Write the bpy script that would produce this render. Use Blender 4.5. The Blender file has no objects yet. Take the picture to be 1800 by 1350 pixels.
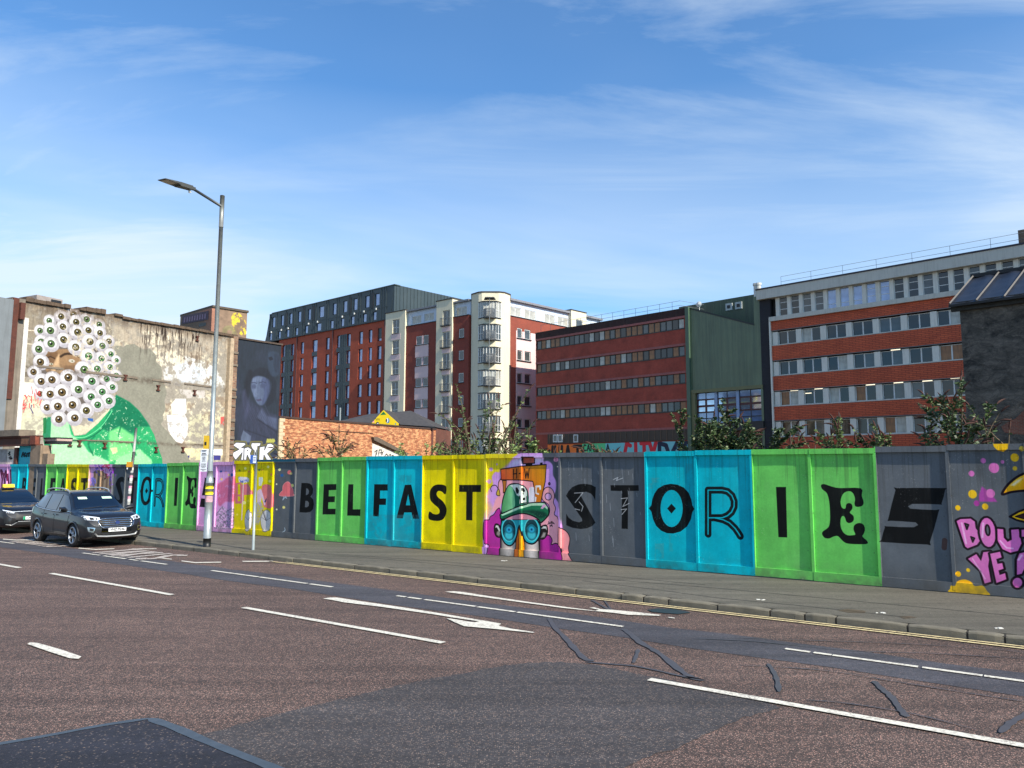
import bpy, bmesh, math, random
import numpy as np
from mathutils import Vector, Matrix, noise as mnoise
from mathutils.bvhtree import BVHTree
random.seed(7); rng = np.random.default_rng(7)
sc = bpy.context.scene
COL = sc.collection
# ------------------------------------------------------------------ camera, sky, sun, exposure
W_PX, F_PX, HORIZ, ROLL, CAM_H = 1800., 1330., 824., math.radians(.15), 2.4
TH = math.atan((HORIZ - 675.) / F_PX)
FW = Vector((0, math.cos(TH), math.sin(TH)))
_R0 = Vector((1, 0, 0)); _U0 = Vector((0, -math.sin(TH), math.cos(TH)))
RT = _R0 * math.cos(ROLL) + _U0 * math.sin(ROLL); UP = _U0 * math.cos(ROLL) - _R0 * math.sin(ROLL)
cam_d = bpy.data.cameras.new('camera'); cam = bpy.data.objects.new('camera', cam_d); COL.objects.link(cam)
cam_d.sensor_width = 36; cam_d.lens = 36 * F_PX / W_PX; cam_d.clip_end = 3000; cam_d.clip_start = .1
m = Matrix((RT, UP, -FW)).transposed().to_4x4(); m.translation = Vector((0, 0, CAM_H)); cam.matrix_world = m
sc.camera = cam
SUN_AZ, SUN_EL = math.radians(134.5), math.radians(38.)
SUN_DIR = Vector((math.sin(SUN_AZ) * math.cos(SUN_EL), math.cos(SUN_AZ) * math.cos(SUN_EL), math.sin(SUN_EL)))
sl = bpy.data.lights.new('sun', 'SUN'); sl.energy = 5.0; sl.angle = math.radians(.53); sl.color = (1, .92, .78)
so = bpy.data.objects.new('sun', sl); COL.objects.link(so); so.rotation_euler = SUN_DIR.to_track_quat('Z', 'Y').to_euler()
sc.view_settings.view_transform = 'Standard'; sc.view_settings.look = 'None'
sc.view_settings.exposure = 0.62; sc.view_settings.gamma = 1; sc.view_settings.use_curve_mapping = False

class NT:
    """small node graph writer"""
    def __init__(s, tree): s.t = tree; tree.nodes.clear()
    def n(s, typ, props=None, **inp):
        nd = s.t.nodes.new(typ)
        for k, v in (props or {}).items(): setattr(nd, k, v)
        for k, v in inp.items():
            key = int(k[1:]) if k[0] == '_' and k[1:].isdigit() else k.replace('_', ' ')
            s.set(nd.inputs[key], v)
        return nd
    def set(s, sock, v):
        if isinstance(v, bpy.types.NodeSocket): s.t.links.new(v, sock)
        elif isinstance(v, bpy.types.Node): s.t.links.new(v.outputs[0], sock)
        else: sock.default_value = v
    def math(s, op, a, b=None, clamp=False):
        nd = s.n('ShaderNodeMath', dict(operation=op, use_clamp=clamp)); s.set(nd.inputs[0], a)
        if b is not None: s.set(nd.inputs[1], b)
        return nd.outputs[0]
    def mix(s, f, a, b, mode='MIX'):
        nd = s.n('ShaderNodeMix', dict(data_type='RGBA', blend_type=mode)); s.set(nd.inputs[0], f)
        s.set(nd.inputs[6], a); s.set(nd.inputs[7], b); return nd.outputs[2]
    def ramp(s, f, pts):
        nd = s.n('ShaderNodeValToRGB'); s.set(nd.inputs[0], f); cr = nd.color_ramp
        while len(cr.elements) < len(pts): cr.elements.new(.5)
        for e, (p, c) in zip(cr.elements, pts):
            e.position = p; e.color = (c, c, c, 1) if isinstance(c, (int, float)) else tuple(c) + (1,) * (4 - len(c))
        return nd.outputs[0]
    def noise(s, vec, scale, detail=4, rough=.55, dist=0, out=0):
        nd = s.n('ShaderNodeTexNoise', None, Scale=scale, Detail=detail, Roughness=rough, Distortion=dist)
        if vec is not None: s.set(nd.inputs['Vector'], vec)
        return nd.outputs[out]
    def mapping(s, vec, scale=(1, 1, 1), loc=(0, 0, 0), rot=(0, 0, 0)):
        return s.n('ShaderNodeMapping', None, Vector=vec, Scale=scale, Location=loc, Rotation=rot).outputs[0]

def lin(c):
    r = []
    for v in c[:3]:
        v = v / 255.; r.append(v / 12.92 if v <= .04045 else ((v + .055) / 1.055) ** 2.4)
    return tuple(r) + (1,)

world = bpy.data.worlds.new('World'); sc.world = world; world.use_nodes = True
g = NT(world.node_tree)
sky = g.n('ShaderNodeTexSky', dict(sky_type='NISHITA', sun_disc=False, sun_elevation=SUN_EL, sun_rotation=SUN_AZ, altitude=0, air_density=1.0, dust_density=.35, ozone_density=1.6))
tc = g.n('ShaderNodeTexCoord')
sep = g.n('ShaderNodeSeparateXYZ', None, Vector=tc.outputs['Generated'])
zz = g.math('MAXIMUM', sep.outputs[2], 0.0)
den = g.math('ADD', zz, .16)
comb = g.n('ShaderNodeCombineXYZ', None, X=g.math('DIVIDE', sep.outputs[0], den), Y=g.math('DIVIDE', sep.outputs[1], den), Z=0.0)
# long wind-drawn fibres: coordinates turned and squeezed, then warped
mp = g.mapping(comb.outputs[0], scale=(.35, 1.0, 1), rot=(0, 0, math.radians(38)), loc=(5.4, 3.2, 0))
warp = g.noise(mp, .9, 3, .5, 0, 1)
mpw = g.mix(.35, mp, warp, 'ADD')
fib = g.noise(mpw, 2.1, 9, .62, .6)
veil = g.noise(g.mapping(comb.outputs[0], scale=(.55, .8, 1), rot=(0, 0, math.radians(20)), loc=(9.1, 4.4, 0)), 1.0, 4, .5, .4)
c1 = g.ramp(fib, [(.47, 0.), (.70, 1.)]); c2 = g.ramp(veil, [(.42, 0.), (.70, 1.)])
clo = g.math('MULTIPLY', c1, g.math('ADD', g.math('MULTIPLY', c2, .85), .12))
clo = g.math('ADD', clo, g.math('MULTIPLY', c2, .10))
# more cloud and a milky band towards the horizon
hz = g.ramp(zz, [(0., 1.), (.2, .92), (.31, .55), (.46, 0.)])
lowc = g.math('MULTIPLY', hz, g.ramp(g.noise(g.mapping(comb.outputs[0], scale=(.22, .5, 1), rot=(0, 0, math.radians(30)), loc=(2.6, 5.2, 0)), 1.3, 6, .55, .5), [(.34, .12), (.54, 1.)]))
lowc = g.math('MULTIPLY', lowc, g.ramp(g.math('ADD', g.math('MULTIPLY', sep.outputs[0], .5), .5), [(.2, 1.), (.52, .9), (.68, .6)]))
tot = g.math('ADD', g.math('MULTIPLY', clo, .85), g.math('MULTIPLY', lowc, .95), True)
tot = g.math('MULTIPLY', tot, .86)
blue = g.n('ShaderNodeMix', dict(data_type='RGBA', blend_type='MULTIPLY'), _0=1.0); g.set(blue.inputs[6], sky.outputs[0]); g.set(blue.inputs[7], (.50, .90, 1.20, 1))
SKY_GAIN = .118
bg1 = g.n('ShaderNodeBackground', None, Color=blue.outputs[2], Strength=SKY_GAIN)
bg2 = g.n('ShaderNodeBackground', None, Color=(.55, .63, .70, 1), Strength=1.0)
mx = g.n('ShaderNodeMixShader'); g.set(mx.inputs[0], tot); g.t.links.new(bg1.outputs[0], mx.inputs[1]); g.t.links.new(bg2.outputs[0], mx.inputs[2])
wo = g.n('ShaderNodeOutputWorld'); g.t.links.new(mx.outputs[0], wo.inputs[0])

# ------------------------------------------------------------------ survey: photo sight-lines -> places
def ray(u, v):
    d = FW + RT * ((u - 900.) / F_PX) - UP * ((v - 675.) / F_PX)
    return d / d.y
def gnd(u, v, z=0.):
    d = ray(u, v); t = (z - CAM_H) / d.z
    return Vector((d.x * t, d.y * t, z))
SR = Vector((math.sin(math.radians(125.5)), math.cos(math.radians(125.5)), 0)); NR = Vector((-SR.y, SR.x, 0))
def rf(s, n, z=0.): v = SR * s + NR * n; v.z = z; return v
def to_rf(p): return p.dot(SR), p.dot(NR)

# ------------------------------------------------------------------ mesh helpers
def tag(o, label=None, cat=None, group=None, kind=None):
    if label: o['label'] = label
    if cat: o['category'] = cat
    if group: o['group'] = group
    if kind: o['kind'] = kind
    return o
def link(o, parent=None):
    COL.objects.link(o)
    if parent: o.parent = parent
    return o
def empty(name, label, cat, loc=(0, 0, 0), rz=0., group=None):
    o = bpy.data.objects.new(name, None); link(o); o.location = loc; o.rotation_euler = (0, 0, rz); o.empty_display_size = .3
    return tag(o, label, cat, group)
class MB:
    def __init__(s): s.v = []; s.f = []; s.mi = []; s.cur = 0
    def add(s, vs, fs):
        b = len(s.v); s.v += [tuple(v) for v in vs]; s.f += [tuple(b + i for i in f) for f in fs]; s.mi += [s.cur] * len(fs); return s
    def box(s, x0, x1, y0, y1, z0, z1):
        return s.add([(x0, y0, z0), (x1, y0, z0), (x1, y1, z0), (x0, y1, z0), (x0, y0, z1), (x1, y0, z1), (x1, y1, z1), (x0, y1, z1)],
                     [(0, 3, 2, 1), (4, 5, 6, 7), (0, 1, 5, 4), (1, 2, 6, 5), (2, 3, 7, 6), (3, 0, 4, 7)])
    def prism(s, pts, a, b, axis='y'):
        """pts 2D; axis y: (x,z) outline; axis z: (x,y) outline; axis x: (y,z) outline"""
        n = len(pts)
        ar = sum(pts[i][0] * pts[(i + 1) % n][1] - pts[(i + 1) % n][0] * pts[i][1] for i in range(n))
        if (ar < 0) != (axis == 'y'): pass
        def P(p, t): return (p[0], t, p[1]) if axis == 'y' else ((p[0], p[1], t) if axis == 'z' else (t, p[0], p[1]))
        vs = [P(p, a) for p in pts] + [P(p, b) for p in pts]
        fs = [tuple(range(n)), tuple(range(2 * n - 1, n - 1, -1))] + [(i, i + n, (i + 1) % n + n, (i + 1) % n) for i in range(n)]
        flip = (ar > 0) if axis != 'y' else (ar < 0)
        if a > b: flip = not flip
        if flip: fs = [f[::-1] for f in fs]
        return s.add(vs, fs)
    def quad(s, a, b, c, d): return s.add([a, b, c, d], [(0, 1, 2, 3)])
    def tube(s, path, r, seg=8, cap=True):
        path = [Vector(p) for p in path]; rs = r if isinstance(r, (list, tuple)) else [r] * len(path)
        vs = []; fs = []; up = Vector((0, 0, 1))
        for i, p in enumerate(path):
            t = (path[min(i + 1, len(path) - 1)] - path[max(i - 1, 0)]).normalized()
            a = t.cross(up)
            if a.length < .05: a = t.cross(Vector((1, 0, 0)))
            a.normalize(); b = t.cross(a)
            for k in range(seg):
                an = 2 * math.pi * k / seg; vs.append(p + (a * math.cos(an) + b * math.sin(an)) * rs[i])
        for i in range(len(path) - 1):
            for k in range(seg):
                k2 = (k + 1) % seg; fs.append((i * seg + k, i * seg + k2, (i + 1) * seg + k2, (i + 1) * seg + k))
        if cap: fs.append(tuple(range(seg))); fs.append(tuple(range(len(vs) - 1, len(vs) - seg - 1, -1)))
        return s.add(vs, fs)
    def mesh(s, name, mats, smooth=False):
        me = bpy.data.meshes.new(name); me.from_pydata(s.v, [], s.f)
        mats = mats if isinstance(mats, (list, tuple)) else [mats]
        for mm in mats: me.materials.append(mm)
        if len(mats) > 1: me.polygons.foreach_set('material_index', s.mi)
        if smooth: me.polygons.foreach_set('use_smooth', [True] * len(me.polygons))
        me.update(); return me
    def build(s, name, mats, parent=None, smooth=False, label=None, kind=None, fixn=False):
        me = s.mesh(name, mats, smooth)
        if fixn:
            bm = bmesh.new(); bm.from_mesh(me); bmesh.ops.recalc_face_normals(bm, faces=bm.faces); bm.to_mesh(me); bm.free()
        o = bpy.data.objects.new(name, me); link(o, parent)
        if label: o['label'] = label
        if kind: o['kind'] = kind
        return o
def copy_tree(o, parent=None):
    c = o.copy(); COL.objects.link(c)
    c.parent = parent
    for ch in [x for x in COL.objects if x.parent == o]: copy_tree(ch, c)
    return c
def fast_copy(o, kids, parent=None):
    c = o.copy(); COL.objects.link(c); c.parent = parent
    for k in kids:
        d = k.copy(); COL.objects.link(d); d.parent = c
    return c

# ------------------------------------------------------------------ materials
MATS = {}
def newmat(name):
    mt = bpy.data.materials.new(name); mt.use_nodes = True; g = NT(mt.node_tree)
    return mt, g
def finish(g, color, rough=.7, bump=None, bstr=.3, bdist=.02, metal=0., spec=.5, coat=0., alpha=None):
    p = g.n('ShaderNodeBsdfPrincipled'); g.set(p.inputs['Base Color'], color); g.set(p.inputs['Roughness'], rough); g.set(p.inputs['Metallic'], metal)
    g.set(p.inputs['Specular IOR Level'], spec)
    if coat: g.set(p.inputs['Coat Weight'], coat); g.set(p.inputs['Coat Roughness'], .03)
    if bump is not None:
        b = g.n('ShaderNodeBump', None, Strength=bstr, Distance=bdist); g.set(b.inputs['Height'], bump); g.set(p.inputs['Normal'], b.outputs[0])
    o = g.n('ShaderNodeOutputMaterial'); g.t.links.new(p.outputs[0], o.inputs[0]); return p
def obj_co(g): return g.n('ShaderNodeTexCoord').outputs['Object']
def plain(name, rgb, rough=.6, var=.12, scale=3., metal=0., bump=.0, streak=0., spec=.5, coat=0., dirt=None):
    """painted or bare surface with blotches, optional rain streaks running down z"""
    if name in MATS: return MATS[name]
    mt, g = newmat(name); co = obj_co(g); base = lin(rgb)
    n1 = g.noise(co, scale, 6, .6)
    f = g.ramp(n1, [(.3, 1 - var), (.7, 1 + var * .6)])
    c = g.mix(1., base, f, 'MULTIPLY')
    if streak:
        st = g.noise(g.mapping(co, scale=(6, 6, .35)), 1.2, 5, .6)
        c = g.mix(g.math('MULTIPLY', g.ramp(st, [(.48, 0.), (.72, 1.)]), streak), c, lin(dirt or (60, 58, 50)))
    fine = g.noise(co, scale * 14, 3, .5)
    finish(g, c, g.math('ADD', g.math('MULTIPLY', n1, .25), rough - .12, True) if not metal else rough, fine if bump else None, bump, .01, metal, spec, coat)
    MATS[name] = mt; return mt
def brick(name, c1, c2, mortar, bw=.225, bh=.075, streak=.25, var=.35, ms=.012, worn=None):
    if name in MATS: return MATS[name]
    mt, g = newmat(name); co = obj_co(g)
    sp = g.n('ShaderNodeSeparateXYZ', None, Vector=co)
    v = g.n('ShaderNodeCombineXYZ', None, X=g.math('ADD', sp.outputs[0], sp.outputs[1]), Y=sp.outputs[2], Z=0.)
    b = g.n('ShaderNodeTexBrick', dict(offset=.5), Vector=v.outputs[0], Color1=lin(c1), Color2=lin(c2), Mortar=lin(mortar), Scale=1., Mortar_Size=ms, Bias=0., Brick_Width=bw, Row_Height=bh)
    n1 = g.noise(co, .6, 6, .65); c = g.mix(1., b.outputs[0], g.ramp(n1, [(.3, 1 - var), (.7, 1 + var * .5)]), 'MULTIPLY')
    st = g.noise(g.mapping(co, scale=(4, 4, .25)), 1.1, 5, .6)
    c = g.mix(g.math('MULTIPLY', g.ramp(st, [(.5, 0.), (.75, 1.)]), streak), c, (.05, .035, .03, 1))
    if worn:
        w = g.noise(g.mapping(co, scale=(1, 1, 3.2)), 1.6, 7, .7); c = g.mix(g.ramp(w, [(.46, 0.), (.58, .85)]), c, lin(worn))
        w2 = g.noise(g.mapping(co, scale=(1.2, 1, 5)), 2.3, 6, .7); c = g.mix(g.ramp(w2, [(.52, 0.), (.62, .8)]), c, (.07, .035, .02, 1))
    finish(g, c, .85, b.outputs[1], -.4, .01); MATS[name] = mt; return mt
def glass(name, rgb, rough=.04, spec=1.0, stripes=0., metal=0., coat=.8):
    """window pane: dark room, hung cloth or painted sky tone behind a reflecting sheet"""
    if name in MATS: return MATS[name]
    mt, g = newmat(name); co = obj_co(g); c = lin(rgb)
    if stripes:
        w = g.noise(g.mapping(co, scale=(16, 1, .6)), 1., 3, .6); c = g.mix(1., c, g.ramp(w, [(.35, 1 - stripes), (.65, 1 + stripes)]), 'MULTIPLY')
    r = g.noise(co, 1.7, 2, .5)
    c = g.mix(.5, c, g.mix(1., c, g.ramp(r, [(.3, .6), (.7, 1.4)]), 'MULTIPLY'))
    b = g.noise(co, 1.1, 1, .5)
    finish(g, c, rough, b, .05, .05, metal, spec, coat=coat); MATS[name] = mt; return mt
# ------------------------------------------------------------------ painted walls: paint laid down as code in wall coordinates
def fbm(h, w, cell, oct=4, pers=.55, seed=0, ax=1., ay=1.):
    r = np.random.default_rng(seed); out = np.zeros((h, w), np.float32); amp = 1.; tot = 0.
    for o in range(oct):
        cx = max(cell * ax / 2 ** o, 1.); cy = max(cell * ay / 2 ** o, 1.)
        gh = int(h / cy) + 3; gw = int(w / cx) + 3; gr = r.random((gh, gw)).astype(np.float32)
        y = np.arange(h) / cy; x = np.arange(w) / cx; yi = y.astype(int); xi = x.astype(int)
        fy = (y - yi); fx = (x - xi); fy = (fy * fy * (3 - 2 * fy))[:, None].astype(np.float32); fx = (fx * fx * (3 - 2 * fx))[None].astype(np.float32)
        a = gr[yi][:, xi]; b = gr[yi][:, xi + 1]; c = gr[yi + 1][:, xi]; d = gr[yi + 1][:, xi + 1]
        out += amp * ((a * (1 - fx) + b * fx) * (1 - fy) + (c * (1 - fx) + d * fx) * fy); tot += amp; amp *= pers
    return out / tot
class Canvas:
    def __init__(s, fac, x0, x1, z0, z1, ppm, y=0.):
        s.fac, s.x0, s.x1, s.z0, s.z1, s.k, s.y = fac, x0, x1, z0, z1, ppm, y
        s.w = int((x1 - x0) * ppm); s.h = int((z1 - z0) * ppm); s.a = np.zeros((s.h, s.w, 3), np.float32)
    def T(s, u, v):                                  # sight-line -> canvas cell
        x, z = s.fac.at(u, v, s.y); return ((x - s.x0) * s.k, (z - s.z0) * s.k)
    def L(s, x, z): return ((x - s.x0) * s.k, (z - s.z0) * s.k)
    def region(s, P, pad):
        P = np.asarray(P, float); lo = np.floor(P.min(0) - pad).astype(int); hi = np.ceil(P.max(0) + pad).astype(int)
        x0, y0 = max(lo[0], 0), max(lo[1], 0); x1, y1 = min(hi[0] + 1, s.w), min(hi[1] + 1, s.h)
        if x1 <= x0 or y1 <= y0: return None
        X, Y = np.meshgrid(np.arange(x0, x1) + .5, np.arange(y0, y1) + .5); return x0, y0, x1, y1, X.astype(np.float32), Y.astype(np.float32)
    @staticmethod
    def segd(X, Y, P, closed):
        d = np.full(X.shape, 1e9, np.float32); n = len(P)
        for i in range(n if closed else n - 1):
            a = P[i]; b = P[(i + 1) % n]; ex, ey = b[0] - a[0], b[1] - a[1]; L = ex * ex + ey * ey + 1e-9
            t = np.clip(((X - a[0]) * ex + (Y - a[1]) * ey) / L, 0, 1); d = np.minimum(d, (X - a[0] - t * ex) ** 2 + (Y - a[1] - t * ey) ** 2)
        return np.sqrt(d)
    @staticmethod
    def inside(X, Y, P):
        r = np.zeros(X.shape, bool); n = len(P)
        for i in range(n):
            a = P[i]; b = P[(i + 1) % n]
            if a[1] == b[1]: continue
            c = ((a[1] > Y) != (b[1] > Y)) & (X < (b[0] - a[0]) * (Y - a[1]) / (b[1] - a[1]) + a[0]); r ^= c
        return r
    def put(s, R, al, col, alpha, tex):
        x0, y0, x1, y1, X, Y = R; al = al * alpha
        if tex is not None: al = al * np.clip(tex[y0:y1, x0:x1], 0, 1)
        if callable(col):
            c = col((X - X.min()) / max(np.ptp(X), 1), (Y - Y.min()) / max(np.ptp(Y), 1))
        else: c = np.array(col, np.float32)[None, None] / 255.
        reg = s.a[y0:y1, x0:x1]; reg += (c - reg) * al[..., None]
    def poly(s, P, col, alpha=1., soft=1.3, holes=(), tex=None, smooth=False, line=None, lw=.012):
        if smooth: P = spline(P); holes = [spline(h) for h in holes]
        R = s.region(P, soft + 2)
        if R is None: return
        X, Y = R[4], R[5]; ins = s.inside(X, Y, P); d = s.segd(X, Y, P, True)
        for h in holes: ins ^= s.inside(X, Y, h); d = np.minimum(d, s.segd(X, Y, h, True))
        sd = np.where(ins, d, -d); s.put(R, np.clip(.5 + sd / soft, 0, 1), col, alpha, tex)
        if line is not None:
            for q in [P] + list(holes): s.stroke(list(q) + [q[0]], line, lw)
    def stroke(s, P, col, wid, alpha=1., soft=1.3, tex=None, smooth=False):
        if smooth: P = spline(P, False)
        hw = wid * s.k / 2; R = s.region(P, hw + soft + 1)
        if R is None: return
        d = s.segd(R[4], R[5], P, False); s.put(R, np.clip(.5 + (hw - d) / soft, 0, 1), col, alpha, tex)
    def ell(s, c, rx, ry, col, alpha=1., soft=1.3, rot=0., tex=None, ring=None):
        n = 28; P = []
        for i in range(n):
            a = 2 * math.pi * i / n; x, y = rx * math.cos(a), ry * math.sin(a)
            P.append((c[0] + x * math.cos(rot) - y * math.sin(rot), c[1] + x * math.sin(rot) + y * math.cos(rot)))
        if ring: s.stroke(P + [P[0]], col, ring, alpha, soft, tex)
        else: s.poly(P, col, alpha, soft, tex=tex)
    def image(s, name):
        im = bpy.data.images.new(name, s.w, s.h); px = np.ones((s.h, s.w, 4), np.float32); px[..., :3] = np.clip(s.a, 0, 1)
        im.pixels.foreach_set(px.ravel()); im.update(); im.pack(); return im
    def material(s, name, rough=.6, bump=.0, gain=1., spec=.4, plane='xz'):
        mt, g = newmat(name); co = obj_co(g); sp = g.n('ShaderNodeSeparateXYZ', None, Vector=co)
        uu = g.math('DIVIDE', g.math('SUBTRACT', sp.outputs[0], s.x0), s.x1 - s.x0); vv = g.math('DIVIDE', g.math('SUBTRACT', sp.outputs[2], s.z0), s.z1 - s.z0)
        cv = g.n('ShaderNodeCombineXYZ', None, X=uu, Y=vv, Z=0.)
        it = g.n('ShaderNodeTexImage', dict(image=s.image(name), extension='EXTEND'), Vector=cv.outputs[0])
        big = g.noise(co, .9, 5, .6); c = g.mix(1., it.outputs[0], g.ramp(big, [(.3, .93 * gain), (.7, 1.04 * gain)]), 'MULTIPLY')
        fn = g.noise(co, 30, 4, .6)
        bn = g.noise(g.mapping(co, scale=(1, 1, .6)), 1.6, 2, .5)
        bh = g.math('ADD', g.math('MULTIPLY', fn, .05), bn) if bump else None
        finish(g, c, g.math('ADD', g.math('MULTIPLY', big, .3), rough - .15), bh, bump, .05, 0., spec); return mt
def spline(P, closed=True, k=5):
    P = [np.array(p, float) for p in P]; n = len(P); out = []
    for i in range(n if closed else n - 1):
        if closed: p0, p1, p2, p3 = P[i - 1], P[i], P[(i + 1) % n], P[(i + 2) % n]
        else: p0, p1, p2, p3 = P[max(i - 1, 0)], P[i], P[i + 1], P[min(i + 2, n - 1)]
        for j in range(k):
            t = j / k; out.append(tuple(.5 * (2 * p1 + (p2 - p0) * t + (2 * p0 - 5 * p1 + 4 * p2 - p3) * t * t + (3 * p1 - p0 - 3 * p2 + p3) * t ** 3)))
    if not closed: out.append(tuple(P[-1]))
    return out

class Fac:
    """upright plane standing at a surveyed spot; local x runs right along it, y into the building, z up"""
    def __init__(s, name, label, cat, u, v, Y, az, group=None, root=None):
        r = ray(u, v); s.o = Vector((r.x * Y, Y, 0)); a = math.radians(az); s.az = az
        s.X = Vector((math.sin(a), math.cos(a), 0)); s.N = Vector((-s.X.y, s.X.x, 0))
        s.root = root or empty(name, label, cat, s.o, math.atan2(s.X.y, s.X.x), group)
        s.own = root is None
    def at(s, u, v, y=0.):
        r = ray(u, v); t = ((s.o + s.N * y).dot(s.N)) / r.dot(s.N); w = r * t
        return (w - s.o).dot(s.X), w.z + CAM_H
    def x(s, u, v=700, y=0.): return s.at(u, v, y)[0]
    def z(s, u, v, y=0.): return s.at(u, v, y)[1]
    def w(s, x, y, z): p = s.o + s.X * x + s.N * y; p.z = z; return p

def holed_wall(mb, x0, x1, z0, z1, holes, reveal=.15, y=0.):
    xs = sorted({x0, x1} | {min(max(h[i], x0), x1) for h in holes for i in (0, 1)}); zs = sorted({z0, z1} | {min(max(h[i], z0), z1) for h in holes for i in (2, 3)})
    for i in range(len(xs) - 1):
        for j in range(len(zs) - 1):
            cx, cz = (xs[i] + xs[i + 1]) / 2, (zs[j] + zs[j + 1]) / 2
            if any(h[0] < cx < h[1] and h[2] < cz < h[3] for h in holes): continue
            mb.quad((xs[i], y, zs[j]), (xs[i + 1], y, zs[j]), (xs[i + 1], y, zs[j + 1]), (xs[i], y, zs[j + 1]))
    for a, b, c, d in holes:
        a, b, c, d = max(a, x0), min(b, x1), max(c, z0), min(d, z1)
        if b <= a or d <= c: continue
        r = y + reveal
        mb.quad((a, y, c), (a, r, c), (b, r, c), (b, y, c)); mb.quad((a, y, d), (b, y, d), (b, r, d), (a, r, d))
        mb.quad((a, y, c), (a, y, d), (a, r, d), (a, r, c)); mb.quad((b, y, c), (b, r, c), (b, r, d), (b, y, d))
    return mb
def shell(mb, x0, x1, y0, y1, z0, z1):                # the rest of a block: ends, back, roof
    mb.quad((x0, y1, z0), (x0, y0, z0), (x0, y0, z1), (x0, y1, z1)); mb.quad((x1, y0, z0), (x1, y1, z0), (x1, y1, z1), (x1, y0, z1))
    mb.quad((x1, y1, z0), (x0, y1, z0), (x0, y1, z1), (x1, y1, z1)); mb.quad((x0, y0, z1), (x1, y0, z1), (x1, y1, z1), (x0, y1, z1)); return mb
WCACHE = {}
def window(parent, x0, x1, z0, z1, y, fmat, pmat, bars=(), hbars=(), fw=.05, sill=None, fy=.05, name='window', pane_y=.03):
    """frame with mullions (x fractions) and transoms (z fractions), pane, optional sill"""
    w, h = round(x1 - x0, 2), round(z1 - z0, 2); key = (w, h, fmat.name, tuple(bars), tuple(hbars), fw)
    if key not in WCACHE:
        mb = MB(); a, b = -w / 2, w / 2; c, d = -h / 2, h / 2
        mb.box(a, a + fw, 0, fy, c, d).box(b - fw, b, 0, fy, c, d).box(a + fw, b - fw, 0, fy, c, c + fw).box(a + fw, b - fw, 0, fy, d - fw, d)
        for t in bars: mb.box(a + w * t - fw / 2, a + w * t + fw / 2, .003, fy, c + fw, d - fw)
        for t in hbars: mb.box(a + fw, b - fw, .006, fy, c + h * t - fw / 2, c + h * t + fw / 2)
        pm = MB(); pm.quad((a + fw * .5, pane_y, c + fw * .5), (b - fw * .5, pane_y, c + fw * .5), (b - fw * .5, pane_y, d - fw * .5), (a + fw * .5, pane_y, d - fw * .5))
        WCACHE[key] = (mb.mesh('window', fmat), {}, pm)
    fm, pc, pm = WCACHE[key]
    if pmat.name not in pc: pc[pmat.name] = pm.mesh('pane', pmat)
    o = bpy.data.objects.new(name, fm); link(o, parent); o.location = ((x0 + x1) / 2, y, (z0 + z1) / 2)
    p = bpy.data.objects.new('pane', pc[pmat.name]); link(p, o)
    if sill:
        k = ('sill', w, sill.name)
        if k not in WCACHE: WCACHE[k] = MB().box(-w / 2 - .06, w / 2 + .06, -.22, .04, -.1, 0).mesh('sill', sill)
        q = bpy.data.objects.new('sill', WCACHE[k]); link(q, o); q.location = (0, 0, -h / 2 - .003)
    return o
# colours
GLS = glass('dark_glass', (20, 24, 27), coat=.3, spec=.6); GLS2 = glass('grey_glass', (66, 72, 74), coat=.4, spec=.6); GLSB = glass('pale_blind_glass', (160, 160, 152), .2, .5, .15, coat=.3)
GLSC = glass('brown_curtain_glass', (132, 88, 50), .3, .4, .35, coat=.2); GLSR = glass('sky_tinted_glass', (124, 144, 180), .06, 1., metal=.35); GLSW = glass('bright_sky_tinted_glass', (176, 196, 220), .04, 1., metal=.8)  # the two sky panes carry the reflected sky in their base colour
WHT = plain('white_paint', (205, 207, 205), .5, .06, 2, streak=.12); BLK = plain('black_trim', (28, 30, 33), .5); ANTH = plain('anthracite_metal', (44, 50, 56), .42, .1, 1.2)
GALV = plain('galvanised_steel', (165, 172, 172), .42, .18, 9, metal=.55); STEEL = plain('grey_rail', (120, 124, 126), .5, metal=.4)
def MAT_emit(name, rgb, st):
    mt, g = newmat(name); p = g.n('ShaderNodeEmission', None, Color=lin(rgb), Strength=st); o = g.n('ShaderNodeOutputMaterial'); g.t.links.new(p.outputs[0], o.inputs[0]); return mt
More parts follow.
